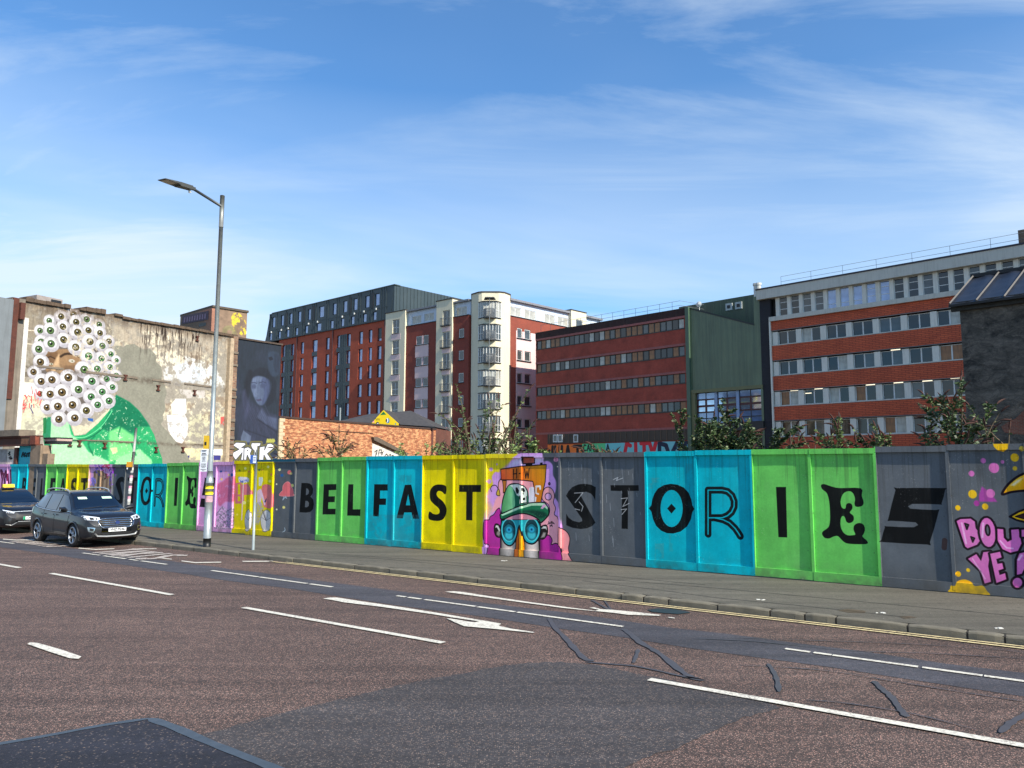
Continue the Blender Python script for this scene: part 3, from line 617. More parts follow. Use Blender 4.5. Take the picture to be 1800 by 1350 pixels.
for cx, cy, rx in ((922, 915, 66), (712, 910, 44)):
    c0 = qp((cx, cy))[0]; e1 = qp((cx + rx, cy))[0]; e2 = qp((cx, cy + 130))[0]
    R1, R2 = abs(e1[0] - c0[0]), abs(e2[1] - c0[1]); hc.ell(c0, R1, R2, (208, 204, 214), .93); hc.ell(c0, R1, R2, (110, 104, 100), .8, ring=.03)
    for t in range(4): hc.stroke([c0, (c0[0] + R1 * math.cos(t * .8 + .4), c0[1] + R2 * math.sin(t * .8 + .4))], (120, 116, 120), .02, .7)
hc.stroke(qp((880, 790), (905, 870), (920, 910)), (90, 84, 84), .04); hc.stroke(qp((905, 690), (925, 655), (915, 690)), (60, 60, 90), .04)
def dots(q, lst, wob=0):
    for a, b, r_, c in lst:
        c0 = q((a, b))[0]; c1 = q((a + r_, b))[0]; c2 = q((a, b + r_))[0]; hc.ell(c0, abs(c1[0] - c0[0]) + .5, abs(c2[1] - c0[1]) + .5, c, .96, 2)
YD, PD, BD, WD = (236, 196, 30), (214, 112, 186), (60, 84, 150), (232, 226, 190)
dots(qp, [(385, 330, 12, BD), (522, 370, 22, BD), (532, 322, 10, BD), (480, 370, 14, (230, 190, 120)), (392, 422, 14, (236, 190, 120)), (445, 335, 8, (220, 130, 150)), (606, 318, 12, (110, 120, 40)), (675, 293, 14, (236, 226, 140)), (718, 330, 12, (224, 140, 60)), (945, 275, 15, (236, 226, 140)), (990, 365, 17, (226, 120, 90)), (840, 312, 14, (110, 130, 60)), (878, 310, 9, (224, 150, 60)), (965, 445, 16, (236, 226, 120)), (710, 680, 14, (236, 210, 60)), (578, 840, 12, (240, 220, 90)), (1080, 308, 16, (232, 230, 160)), (1110, 375, 18, (40, 92, 150)), (1045, 480, 9, WD), (1047, 780, 10, WD), (1132, 755, 16, (220, 206, 120)), (662, 700, 20, (230, 220, 130))])
dots(q3, [(838, 252, 18, (224, 110, 110)), (852, 262, 10, (226, 200, 120)), (862, 368, 14, (220, 208, 120))])
hc.poly(q3((750, 455), (765, 425), (778, 412), (780, 375), (800, 345), (825, 335), (845, 350), (855, 378), (868, 400), (872, 425), (885, 455), (820, 462)), (222, 108, 112), 1, smooth=True, line=(236, 140, 140), lw=.02)
hc.stroke(q3((790, 465), (780, 495), (800, 470), (815, 480), (805, 462)), (160, 176, 186), .03); hc.stroke(q3((785, 775), (800, 760), (795, 740)), (160, 176, 186), .03)
# dark-teal repaint along rails near the bicycle
for P in [((338, 974), (338, 986), (470, 1010), (470, 995)),]: pass
hc.poly([hc.T(371, 934), hc.T(432, 938), hc.T(432, 945), hc.T(371, 941)], DT, 1.)
hc.poly([hc.T(440, 804), hc.T(520, 803), hc.T(520, 811.5), hc.T(440, 812)], DT, 1.)
# ------------------------------------------------ goggled head with a cap, ship-crane and clouds
qc = zq(850, 790, .14815)
PKL, PKS, MAG, BK = (232, 150, 176), (240, 160, 168), (178, 42, 142), (16, 14, 18)
hc.poly(qc((0, 0), (440, 0), (440, 60), (300, 160), (180, 260), (180, 640), (60, 900), (0, 1300), (-25, 1300), (-25, 0)), (226, 204, 30), 1, 20)
hc.poly(qc((700, 30), (905, 30), (900, 1330), (1010, 1330), (1000, 1240), (700, 1240)), (78, 82, 90), 1, 10)
hc.poly(qc((285, 200), (320, 130), (400, 70), (440, 40), (560, 30), (690, 40), (710, 90), (700, 140), (760, 140), (810, 190), (815, 300), (850, 380), (848, 480), (830, 560), (880, 640), (905, 800), (905, 1300), (60, 1300), (-8, 1250), (-15, 850), (30, 720), (30, 600), (40, 500), (100, 420), (90, 330), (130, 270), (190, 270)), (206, 150, 214), 1, 6, smooth=True)
hc.poly(qc((300, 180), (360, 110), (430, 90), (700, 90), (690, 150), (560, 190), (400, 200), (290, 220)), (214, 208, 232), .8, 26)
hc.poly(qc((45, 420), (45, 620), (100, 700), (40, 820), (0, 840), (-10, 700), (10, 500)), (228, 196, 60), .55, 30)
for a, b, r_ in ((80, 238, 22), (150, 178, 10), (60, 380, 26), (55, 560, 20)): dots(qc, [(a, b, r_, (212, 156, 206))])
hc.poly(qc((165, 480), (170, 400), (190, 350), (215, 360), (250, 370), (580, 380), (560, 640), (300, 700), (210, 640), (180, 700), (110, 740), (90, 760), (130, 600), (160, 560)), PKS, 1, 3, smooth=True)
hc.stroke(qc((85, 500), (75, 460), (100, 430), (140, 430), (165, 480), (160, 540)), BK, .022, smooth=True); hc.stroke(qc((165, 470), (170, 390), (200, 345)), BK, .022, smooth=True)
hc.poly(qc((145, 540), (150, 500), (170, 470), (185, 520), (180, 550)), (206, 170, 60), 1, 3, smooth=True, line=BK, lw=.02)
# right-hand pinks
hc.poly(qc((690, 520), (720, 460), (770, 450), (815, 490), (832, 560), (820, 630), (845, 700), (830, 770), (870, 810), (885, 900), (885, 1200), (800, 1170), (760, 1030), (670, 920), (690, 840), (770, 760), (760, 660), (690, 600)), PKS, 1, 2, smooth=True, line=BK, lw=.02)
hc.poly(qc((880, 945), (930, 945), (985, 985), (1015, 1050), (1010, 1120), (1000, 1170), (1010, 1240), (1035, 1290), (1055, 1340), (910, 1340), (880, 1200)), (242, 152, 152), 1, 2, smooth=True, line=BK, lw=.022)
dots(qc, [(757, 560, 42, (214, 160, 206))]); c0 = qc((757, 560))[0]; hc.ell(c0, abs(qc((795, 560))[0][0] - c0[0]), abs(qc((757, 602))[0][1] - c0[1]), BK, 1, ring=.02)
c0 = qc((770, 408))[0]; hc.ell(c0, 4.2, 5.2, BK, 1, ring=.03); dots(qc, [(850, 122, 27, (222, 140, 176)), (868, 205, 6, WD)])
# magenta clouds
hc.poly(qc((190, 720), (150, 715), (115, 770), (70, 800), (55, 835), (10, 840), (-10, 880), (-15, 960), (-15, 1040), (10, 1110), (55, 1140), (50, 1200), (48, 1290), (190, 1290), (200, 1000)), MAG, 1, 2, smooth=True, line=BK, lw=.022)
hc.poly(qc((660, 1080), (740, 1020), (780, 1030), (805, 1080), (795, 1130), (850, 1115), (900, 1150), (920, 1210), (915, 1340), (660, 1340)), MAG, 1, 2, smooth=True, line=BK, lw=.022)
hc.poly(qc((660, 1080), (690, 1070), (690, 1340), (660, 1340)), (110, 20, 90), .6, 12)
# nose / cheeks / beak
hc.poly(qc((185, 1020), (665, 1020), (665, 1345), (190, 1345)), (36, 30, 30), 1, 2)
cyl = lambda x, y: np.stack([(.25 + .62 * np.sin(np.pi * np.clip(x, 0, 1)) ** .8) * k for k in (1., .93, .88)], -1)
hc.poly(qc((205, 1060), (390, 1110), (360, 1345), (200, 1345)), cyl, 1, 4); hc.poly(qc((480, 1080), (640, 1090), (660, 1345), (485, 1345)), cyl, 1, 4)
hc.poly(qc((400, 900), (420, 895), (418, 1345), (362, 1345), (375, 1100)), (206, 100, 30), 1, 2, line=BK, lw=.018); hc.poly(qc((418, 920), (440, 960), (478, 1120), (486, 1345), (418, 1345)), (236, 158, 20), 1, 2, line=BK, lw=.018)
# ears
for P in [((195, 930), (165, 890), (135, 885), (118, 920), (120, 980), (140, 1030), (180, 1045), (198, 1020)), ((668, 930), (710, 900), (740, 905), (752, 960), (740, 1020), (700, 1065), (665, 1050))]:
    hc.poly(qc(*P), (34, 28, 26), 1, 2, smooth=True, line=BK, lw=.025)
hc.poly(qc((190, 960), (165, 905), (140, 900), (130, 930), (150, 925), (180, 985)), (206, 200, 190), 1, 3); hc.poly(qc((150, 980), (175, 960), (190, 1000), (175, 1035), (145, 1010)), (150, 140, 130), .9, 7)
hc.poly(qc((672, 945), (700, 912), (735, 915), (742, 960), (725, 940), (700, 940)), (206, 200, 190), 1, 3); hc.poly(qc((670, 1050), (700, 985), (730, 990), (715, 1040)), (170, 160, 150), .9, 8)
# goggles
gog = qc((205, 860), (225, 840), (420, 830), (600, 830), (640, 860), (668, 930), (655, 1030), (600, 1110), (540, 1120), (480, 1080), (440, 960), (425, 900), (405, 930), (385, 1030), (350, 1110), (300, 1145), (240, 1110), (205, 1030), (195, 940))
hc.poly(gog, (34, 160, 170), 1, 2, smooth=True, line=BK, lw=.04)
for cx, cy in ((293, 958), (560, 955)):
    c0 = qc((cx, cy))[0]; rx = abs(qc((cx + 82, cy))[0][0] - c0[0]); ry = abs(qc((cx, cy + 132))[0][1] - c0[1])
    hc.ell(c0, rx * 1.08, ry * 1.06, (90, 214, 214), 1, 3); hc.ell(c0, rx * .96, ry * .97, (20, 60, 68), 1, 4); hc.ell((c0[0], c0[1] - ry * .45), rx * .62, ry * .42, (70, 206, 216), .8, 14)
    hc.ell((c0[0], c0[1] + ry * .1), rx * .7, ry * .42, (24, 110, 124), .9, 8); hc.ell((c0[0], c0[1] + ry * .03), rx * .42, ry * .27, (40, 150, 180), 1, 4); hc.ell((c0[0], c0[1] + ry * .03), rx * .14, ry * .1, (10, 60, 100), 1, 3)
    hc.stroke([(c0[0] - rx * .75, c0[1] + ry * .25), (c0[0], c0[1] + ry * .6), (c0[0] + rx * .75, c0[1] + ry * .25)], (16, 40, 48), .035, .8, 3, smooth=True)
# headband, cap brim, cap
hc.poly(qc((215, 830), (330, 790), (480, 765), (600, 790), (640, 830), (420, 832)), (196, 128, 142), 1, 4, smooth=True)
hc.poly(qc((190, 800), (200, 760), (330, 700), (520, 640), (640, 630), (710, 635), (755, 690), (765, 760), (745, 800), (670, 870), (640, 830), (560, 785), (450, 760), (330, 785), (240, 825), (200, 825)), (28, 110, 72), 1, 2, smooth=True, line=BK, lw=.035)
hc.poly(qc((230, 810), (330, 770), (450, 745), (560, 765), (650, 820), (740, 790), (700, 740), (560, 720), (400, 740), (250, 790)), (10, 44, 36), .75, 14, smooth=True)
hc.poly(qc((196, 775), (330, 705), (520, 645), (640, 632), (712, 640), (750, 690), (748, 715), (690, 668), (560, 668), (400, 715), (215, 790)), (176, 212, 176), 1, 3)
hc.poly(qc((205, 740), (215, 620), (250, 500), (300, 420), (380, 408), (450, 425), (505, 480), (520, 560), (520, 640), (370, 690), (205, 765)), (24, 96, 70), 1, 2, smooth=True, line=BK, lw=.03)
hc.poly(qc((210, 740), (222, 620), (255, 500), (295, 430), (340, 470), (358, 560), (360, 680), (300, 715)), lambda x, y: np.stack([.26 + .3 * x, .5 + .36 * x, .28 + .34 * x], -1), 1, 4, smooth=True)
hc.poly(qc((300, 425), (380, 412), (430, 420), (480, 450), (505, 500), (508, 640), (430, 645), (420, 560), (385, 545), (365, 500), (330, 450)), (214, 220, 208), 1, 3)
for P in [((370, 455), (390, 450), (412, 490), (405, 520), (385, 530), (372, 495)), ((450, 460), (470, 460), (485, 495), (465, 512), (452, 495)), ((425, 545), (440, 550), (442, 600), (430, 590)), ((455, 580), (485, 570), (485, 600), (455, 605)), ((452, 520), (468, 515), (464, 540))]: hc.poly(qc(*P), BK, 1, 2)
hc.stroke(qc((432, 560), (440, 640), (505, 632), (500, 560)), BK, .02)
# crane gantry
hc.poly(qc((195, 235), (440, 200), (735, 180), (722, 380), (690, 520), (670, 630), (590, 632), (600, 520), (575, 380), (440, 365), (200, 362)), lambda x, y: np.stack([.78 + .05 * x, .34 + .24 * x - .1 * (1 - y), .17 - .1 * x], -1), 1, 2, line=BK, lw=.026)
hc.poly(qc((455, 92), (598, 92), (596, 165), (458, 170)), (176, 84, 66), 1, 2, line=BK, lw=.026); hc.poly(qc((490, 170), (570, 168), (570, 188), (490, 192)), BK); hc.poly(qc((660, 160), (692, 155), (692, 180), (662, 182)), BK)
hc.poly(qc((215, 370), (262, 370), (258, 430), (250, 500), (225, 520), (225, 440)), (190, 112, 40), 1, 2, line=BK, lw=.02)
for a, b in [((345, 240), (345, 345)), ((385, 232), (385, 342)), ((345, 292), (385, 288)), ((425, 268), (422, 310)), ((412, 290), (436, 285)), ((478, 235), (492, 342)), ((492, 342), (506, 260)), ((506, 260), (520, 340)), ((520, 340), (532, 228))]: hc.stroke(qc(a, b), BK, .028)
hc.poly(qc((530, 460), (555, 445), (590, 450), (592, 625), (525, 630)), (224, 222, 230), .95, 2); hc.poly(qc((595, 480), (600, 560), (620, 570), (610, 620), (595, 625)), (224, 222, 230), .9, 2)
hc.stroke(qc((615, 440), (612, 520), (640, 530)), (232, 226, 220), .04); hc.stroke(qc((615, 440), (660, 438), (662, 470)), (232, 226, 220), .05)
for a in [((752, 890), (770, 875)), ((760, 860), (775, 880)), ((782, 880), (795, 855)), ((795, 855), (800, 885)), ((810, 860), (812, 880)), ((815, 870), (830, 885)), ((780, 905), (800, 905)), ((785, 905), (782, 915)), ((800, 895), (806, 915))]: hc.stroke(qc(*a), BK, .022)
hc.poly(qc((665, 700), (700, 650), (735, 665), (690, 708)), (224, 160, 196), .9, 2)
# ------------------------------------------------ BOUT YE! section
BTL, BTY, BKO = (216, 108, 176), (240, 184, 20), (24, 12, 20)
dots(q14, [(1385, 225, 20, BTL), (1470, 282, 40, BTL), (1537, 235, 13, BTL), (1292, 327, 22, BTL), (1634, 200, 32, BTY), (1636, 286, 17, (214, 172, 40)), (1690, 130, 20, (206, 176, 60)), (1300, 490, 33, BTY), (1400, 588, 24, BTY), (1184, 598, 20, BTY), (1187, 1122, 21, BTY), (1265, 1091, 14, BTY), (1333, 562, 22, (170, 50, 140)), (1790, 300, 26, BTL)])
hc.poly(q14((1350, 550), (1352, 490), (1375, 430), (1410, 455), (1450, 490), (1495, 550)), (170, 60, 150), .95, 5); dots(q14, [(1442, 484, 34, BTL)])
hc.poly(q14((1460, 83), (1585, 83), (1580, 130), (1545, 155), (1500, 145), (1470, 115)), BTY, 1, 2)
hc.poly(q14((1125, 1235), (1130, 1212), (1162, 1212), (1180, 1180), (1235, 1165), (1290, 1185), (1320, 1215), (1380, 1212), (1412, 1250), (1420, 1290), (1128, 1268)), BTY, 1, 2, smooth=True)
hc.poly(q14((1535, 492), (1560, 440), (1600, 395), (1660, 350), (1720, 325), (1800, 318), (1880, 350), (1900, 440), (1830, 470), (1760, 462), (1680, 464), (1600, 475)), lambda x, y: np.stack([.94 + 0 * x, .62 + .16 * y, .05 + .2 * y * y], -1), 1, 2, smooth=True, line=BKO, lw=.04)
hc.poly(q14((1600, 420), (1650, 380), (1700, 360), (1680, 385), (1630, 425)), (248, 236, 200), .85, 6)
hc.poly(q14((1595, 668), (1660, 630), (1730, 605), (1850, 600), (1850, 730), (1720, 712), (1650, 695)), BTY, 1, 2, line=BKO, lw=.035); hc.poly(q14((1640, 667), (1720, 640), (1850, 650), (1850, 700), (1720, 688)), (60, 30, 34), 1, 2, line=BKO, lw=.02)
def bub(P, Hs=()):
    P = q14(*P); Hs = [q14(*h) for h in Hs]; hc.stroke(P + [P[0]], BKO, .075); hc.poly(P, BTL, 1, 1.5, Hs)
    for h in Hs: hc.poly(h, GY, 1); hc.stroke(list(h) + [h[0]], BKO, .03)
bub([(1175, 703), (1205, 688), (1285, 684), (1318, 708), (1325, 760), (1358, 800), (1362, 855), (1335, 890), (1262, 918), (1243, 905)], [[(1240, 722), (1268, 732), (1255, 768)], [(1288, 828), (1315, 838), (1302, 868)]])
el = lambda cx, cy, rx, ry, rt: [(cx + rx * math.cos(t * .35) * math.cos(rt) - ry * math.sin(t * .35) * math.sin(rt), cy + rx * math.cos(t * .35) * math.sin(rt) + ry * math.sin(t * .35) * math.cos(rt)) for t in range(18)]
bub(el(1420, 793, 62, 116, -.12), [el(1420, 775, 16, 42, -.12)])
bub([(1497, 765), (1543, 768), (1548, 835), (1578, 868), (1612, 850), (1606, 772), (1665, 768), (1688, 880), (1660, 938), (1600, 953), (1538, 925), (1500, 860)])
bub([(1688, 772), (1840, 765), (1840, 822), (1790, 826), (1782, 960), (1728, 958), (1732, 830), (1690, 826)])
bub([(1265, 1002), (1330, 965), (1368, 1020), (1386, 950), (1440, 944), (1424, 1060), (1446, 1183), (1396, 1198), (1368, 1098)])
bub([(1440, 962), (1518, 946), (1530, 990), (1488, 1004), (1498, 1042), (1535, 1036), (1545, 1080), (1506, 1094), (1514, 1130), (1558, 1116), (1568, 1163), (1490, 1193)])
bub([(1652, 1010), (1672, 960), (1720, 948), (1745, 985), (1730, 1040), (1690, 1120), (1652, 1128)]); bub(el(1656, 1190, 38, 38, 0))
hc.stroke(q14((1215, 720), (1250, 880)), (246, 196, 228), .03, .7, 3); hc.stroke(q14((1385, 720), (1378, 830)), (246, 200, 230), .03, .7, 3); hc.stroke(q14((1520, 860), (1570, 915), (1620, 920)), (246, 200, 230), .025, .7, 3); hc.stroke(q14((1300, 1000), (1400, 1160)), (246, 200, 230), .02, .6, 3); hc.stroke(q14((1665, 1010), (1690, 975)), (246, 200, 230), .03, .8, 3)
hc.stroke(q14((1080, 855), (1076, 915)), (72, 52, 48), .09, .9)
# scribbles on the grey letters
for P in [((1255, 385), (1310, 382), (1260, 445)), ((1285, 440), (1310, 470), (1300, 500)), ((1260, 485), (1290, 492)), ((1550, 420), (1590, 415), (1560, 470), (1600, 450)), ((1550, 490), (1585, 485), (1555, 520)), ((1500, 300), (1530, 285), (1520, 305), (1560, 290))]: hc.stroke(q6(*P), (190, 190, 190), .018, .8)
for _ in range(26):
    a = 1180 + random.random() * 500; b = 180 + random.random() * 580; hc.stroke(q6((a, b), (a + 3, b + 8 + random.random() * 50)), (176, 180, 184), .012, .5)
# patches painted over old tags
patchy(1140, 840, 1168, 860, (90, 150, 150), .5); patchy(1150, 955, 1166, 990, (80, 150, 150), .5); patchy(1175, 940, 1186, 970, (70, 150, 150), .4); patchy(646, 905, 742, 962, (60, 140, 150), .45); patchy(700, 835, 722, 852, (40, 130, 140), .5); patchy(1205, 815, 1216, 832, (40, 140, 150), .5)
patchy(120, 815, 158, 900, (206, 182, 30), .3)
# overall weathering: brushed streaks, dirt at the foot, drips from the rail, scuffs
var = (1 + .16 * (n_big - .5) + .05 * (n_str - .5) + .08 * (n_fin - .5) + .14 * (n_mid - .5))[..., None]; hc.a *= var
fade = np.clip((fbm(hh, ww, 120, 4, .6, 61, 1., 1.6) - .5) * 3, 0, 1) * .10; hc.a += (np.array((150, 150, 140), np.float32) / 255 - hc.a) * fade[..., None]
for xs_ in [H.x(u, 860, -.03) for u in (520, 602, 693, 743, 797, 854, 915, 984, 1056, 1134, 1222, 1320, 1422, 1537, 1664, 1800)]:
    for zz__ in np.arange(.4, 2.7, .38):
        for dx_ in (-.07, .07): hc.ell(hc.L(xs_ + dx_ + random.uniform(-.01, .01), zz__ + random.uniform(-.05, .05)), 1.6, 1.6, (60, 58, 54), .55)
zrow = (np.arange(hh) / hc.k)[:, None]
foot = np.clip(1 - (zrow - .14) / .5, 0, 1) ** 1.6 * np.clip((n_mid - .3) * 2.4, 0, 1) * .55
hc.a += (np.array((70, 66, 60), np.float32) / 255 - hc.a) * foot[..., None]
drip = np.clip((fbm(hh, ww, 6, 3, .6, 21, 1., 40.) - .60) * 9, 0, 1) * np.clip((zrow - 1.2) / 1.2, 0, 1) * .22
hc.a += (np.array((50, 48, 44), np.float32) / 255 - hc.a) * drip[..., None]
spk = (fbm(hh, ww, 4, 2, .5, 31) > .82) * np.clip((fbm(hh, ww, 90, 2, .5, 32) - .5) * 3, 0, 1) * .5
hc.a += (np.array((200, 196, 186), np.float32) / 255 - hc.a) * spk[..., None]
hmat = hc.material('hoarding_paint', .72, .35, 1.2, .15)
hbare = plain('bare_plywood_edge', (120, 98, 74), .8)
tx_ = [(H.x(u, 812 if u < 500 else 800, -.03), H.z(u, v, -.03)) for u, v in tops]
for i in range(len(tx_) - 1):
    (xa, za_), (xb, zb_) = tx_[i], tx_[i + 1]
    if i in (0,) or xb - xa > 1.5:
        n = max(1, round((xb - xa) / 1.2))
    else: n = 1
    sec_u = [s_[0] for s_ in SEC]
    ztop = (za_ + zb_) / 2 if n > 1 else za_
    for k in range(n):
        a = xa + (xb - xa) * k / n; b = xa + (xb - xa) * (k + 1) / n; zt = za_ + (zb_ - za_) * k / n if n > 1 else (za_ + zb_) / 2
        jz = random.uniform(-.004, .004); tilt = random.uniform(-.006, .008)
        # slightly bowed sheet
        mb = MB(); N = 7; vs = []
        for r_ in range(6):
            for c_ in range(N):
                x = a + .004 + (b - a - .008) * c_ / (N - 1); z = .15 + (zt + jz - .02 - .15) * r_ / 5
                bow = .007 * math.sin(math.pi * c_ / (N - 1)) * math.sin(math.pi * r_ / 5) * random.Random(i * 9 + k).uniform(-1.5, 1.2) + tilt * (c_ / (N - 1) - .5) * .5
                vs.append((x, bow, z))
        mb.add(vs, [(r_ * N + c_, r_ * N + c_ + 1, (r_ + 1) * N + c_ + 1, (r_ + 1) * N + c_) for r_ in range(5) for c_ in range(N - 1)])
        mb.box(a + .004, b - .004, .012, .03, .15, zt + jz - .02)
        mb.build('panel', hmat, H.root, smooth=False)
        e = .012 if any(abs(panel_at(u) - a) < .1 for u in sec_u) else 0
        MB().box(a - .028, a + .030, -.046 - e * .4, .0, .17, zt - .115).build('batten', hmat, H.root)
        dz = random.uniform(-.008, .008); fo = random.uniform(-.008, .008)
        MB().box(a + .003, b - .003, -.06 + fo, .03, zt - .112, zt + jz).build('top_rail', hmat, H.root)
        MB().box(a + .003, b - .003, -.05 + fo, .01, .135 + dz, .315 + dz * .5).build('bottom_rail', hmat, H.root)
# ------------------------------------------------------------------ red office block (middle)
def zz_(ox, oy, k): return lambda a, b: (ox + a * k, oy + b * k)
qo = zz_(940, 540, .1926)
OB = Fac('office_block', 'dark red brick office block with four ribbons of windows and a rooftop rail', 'office building', 1210, 700, 86., 134.5)
bR = brick('office_red_brick', (168, 70, 54), (150, 60, 47), (140, 72, 58), streak=.25)
bRd = brick('sooty_parapet_brick', (70, 34, 32), (48, 28, 28), (44, 34, 32), streak=.7)
linm = plain('pink_lintel', (150, 88, 84), .7, .15, 2, streak=.5, dirt=(110, 60, 56)); brn = plain('brown_cladding', (64, 52, 42), .6, .2, 1.5, streak=.4)
x0, x1 = OB.x(942, 700), 0.
zc = lambda b: OB.z(*qo(1388, b))
rows = [(95, 188), (348, 440), (600, 690), (855, 946)]
ztop = zc(10); zpar = zc(76)
holes = [(x0 + .1, x1 - .35, zc(b), zc(a)) for a, b in rows]
mb = holed_wall(MB(), x0, x1, 0, zpar, holes, .3); shell(mb, x0, x1, 0, 15, 0, ztop - .1)
mb.build('wall', bR, OB.root)
MB().box(x0 - .03, x1 + .03, -.06, .4, zpar, ztop).build('parapet', bRd, OB.root)
MB().box(x0 - .05, x1 + .05, -.1, .45, ztop, ztop + .08).build('coping', plain('dark_coping', (60, 54, 50), .8), OB.root)
for a, b in rows + [(1113, 0)]:
    za = zc(a) + .02; MB().box(x0, x1, -.07, .02, za, za + .26).build('lintel', linm, OB.root)
    if b: MB().box(x0, x1, -.05, .28, zc(b) - .08, zc(b)).build('sill_band', plain('dark_sill', (70, 66, 62), .7), OB.root)
NPN = 28; rnd = random.Random(3)
for a, b in rows:
    zb_, zt_ = zc(b), zc(a); w = (x1 - .35 - x0 - .1) / NPN
    for i in range(NPN):
        pmt = rnd.choices([GLS2, GLSB, GLSC, GLS], [.36, .12, .30, .22])[0]
        window(OB.root, x0 + .1 + i * w, x0 + .1 + (i + 1) * w, zb_, zt_, .12, plain('dark_frame', (36, 34, 32), .5), pmt, fw=.06 if i % 3 else .09)
# brown boarded storey above the ground floor, ribbed
zb1, zb0 = zc(1112), OB.z(*qo(1388, 1212))
MB().box(x0 + 2.2, x1, -.12, 0, zb0, zb1).build('cladding_strip', brn, OB.root)
n = 26
for i in range(n):
    xx = x0 + 2.2 + (x1 - x0 - 2.2) * (i + .5) / n; MB().box(xx - .03, xx + .03, -.16, -.12, zb0, zb1).build('cladding_rib', plain('rib_brown', (96, 76, 60), .6), OB.root)
for a in (195, 240, 382):
    xa = OB.x(*qo(a, 1195)); zv = OB.z(*qo(a, 1198)); window(OB.root, xa - .38, xa + .38, zv - .5, zv + .5, -.2, WHT, GLS2 if a < 300 else GLS, fw=.12, name='vent_window', fy=.1)
# painted strip "WHAT CAN SHOULD A THIS CITY DO"
oc = Canvas(OB, x0, x1, 0., zb0 + .3, 40, -.1)
qs = zz_(900, 740, .1889)
zs0 = lambda a, b: oc.T(*qs(a, b))
def blk(a0, a1, c): 
    xa, xb = int(zs0(a0, 240)[0]), int(zs0(a1, 240)[0]); oc.a[:, max(xa, 0):max(xb, 0)] = np.array(c, np.float32) / 255
blk(200, 1800, (90, 80, 74)); blk(250, 310, (236, 190, 40)); blk(310, 655, (240, 120, 44)); blk(655, 870, (90, 196, 130)); blk(870, 1035, (116, 196, 200)); blk(1035, 1340, (120, 190, 196)); blk(1340, 1700, (120, 190, 196))
zt_l = oc.T(*qs(400, 232))[1]; k = oc.k
def word(ws, a0, a1, z_top, hgt, wid, col):
    S = {'W': [((0, 1), (.25, 0)), ((.25, 0), (.5, .8)), ((.5, .8), (.75, 0)), ((.75, 0), (1, 1))], 'H': [((0, 0), (0, 1)), ((1, 0), (1, 1)), ((0, .5), (1, .5))], 'A': [((0, 0), (.5, 1)), ((.5, 1), (1, 0)), ((.2, .35), (.8, .35))], 'T': [((0, 1), (1, 1)), ((.5, 1), (.5, 0))], 'C': [((1, .9), (.4, 1)), ((.4, 1), (0, .5)), ((0, .5), (.4, 0)), ((.4, 0), (1, .1))], 'N': [((0, 0), (0, 1)), ((0, 1), (1, 0)), ((1, 0), (1, 1))], 'S': [((1, .9), (.4, 1)), ((.4, 1), (0, .75)), ((0, .75), (1, .3)), ((1, .3), (.5, 0)), ((.5, 0), (0, .1))], 'O': [((.5, 1), (0, .6)), ((0, .6), (0, .4)), ((0, .4), (.5, 0)), ((.5, 0), (1, .4)), ((1, .4), (1, .6)), ((1, .6), (.5, 1))], 'U': [((0, 1), (0, .2)), ((0, .2), (.5, 0)), ((.5, 0), (1, .2)), ((1, .2), (1, 1))], 'L': [((0, 1), (0, 0)), ((0, 0), (1, 0))], 'D': [((0, 0), (0, 1)), ((0, 1), (.7, .9)), ((.7, .9), (1, .5)), ((1, .5), (.7, .1)), ((.7, .1), (0, 0))], 'I': [((.5, 0), (.5, 1))], 'Y': [((0, 1), (.5, .5)), ((1, 1), (.5, .5)), ((.5, .5), (.5, 0))], 'E': [((0, 0), (0, 1)), ((0, 1), (1, 1)), ((0, .5), (.8, .5)), ((0, 0), (1, 0))]}
    A_, B_ = zs0(a0, 240)[0], zs0(a1, 240)[0]; cw = (B_ - A_) / len(ws)
    for i, ch in enumerate(ws):
        for (a, b), (c, d) in S[ch]: oc.stroke([(A_ + (i + .14 + a * .72) * cw, z_top - hgt * k * (1 - b)), (A_ + (i + .14 + c * .72) * cw, z_top - hgt * k * (1 - d))], col, wid)
word('WHAT', 305, 655, zt_l - 4, 2.6, .42, (22, 18, 20)); word('CAN', 658, 765, zt_l + 1, .75, .16, (22, 30, 30)); word('SHOULD', 658, 865, zt_l - .95 * k, .9, .16, (22, 40, 60))
word('A', 872, 910, zt_l + 1, .75, .16, (22, 30, 30)); word('THIS', 872, 1030, zt_l - .95 * k, .9, .16, (180, 40, 40)); word('CITY', 1035, 1350, zt_l + 2, 2.6, .5, (204, 40, 52)); word('DO', 1355, 1600, zt_l, 2.6, .5, (24, 34, 60)); word('E', 1600, 1690, zt_l, 2.6, .4, (24, 34, 60))
MB().box(x0 + 2.2, x1 - .2, -.1, 0, .1, zb0 - .12).build('painted_base', oc.material('street_art_paint', .6), OB.root)
# roof rail
rl = MB(); zr = ztop + .08
for hgt in (.55, 1.1): rl.tube([(OB.x(1018, 560) , .6, zr + hgt), (-1.2, .6, zr + hgt)], .022, 5); rl.tube([(-1.2, .6, zr + hgt), (-.3, 4.5, zr + hgt)], .022, 5)
rl.build('roof_rail', STEEL, OB.root)
xx = x0 + .4
while xx < -1:
    MB().tube([(xx, .6, zr), (xx, .6, zr + 1.1)], .022, 5).build('rail_post', STEEL, OB.root); xx += 1.75
MB().tube([(x0 + .4, .6, zr + 1.1), (OB.x(1018, 560), .6, zr + 1.1)], .022, 5).build('roof_rail', STEEL, OB.root)
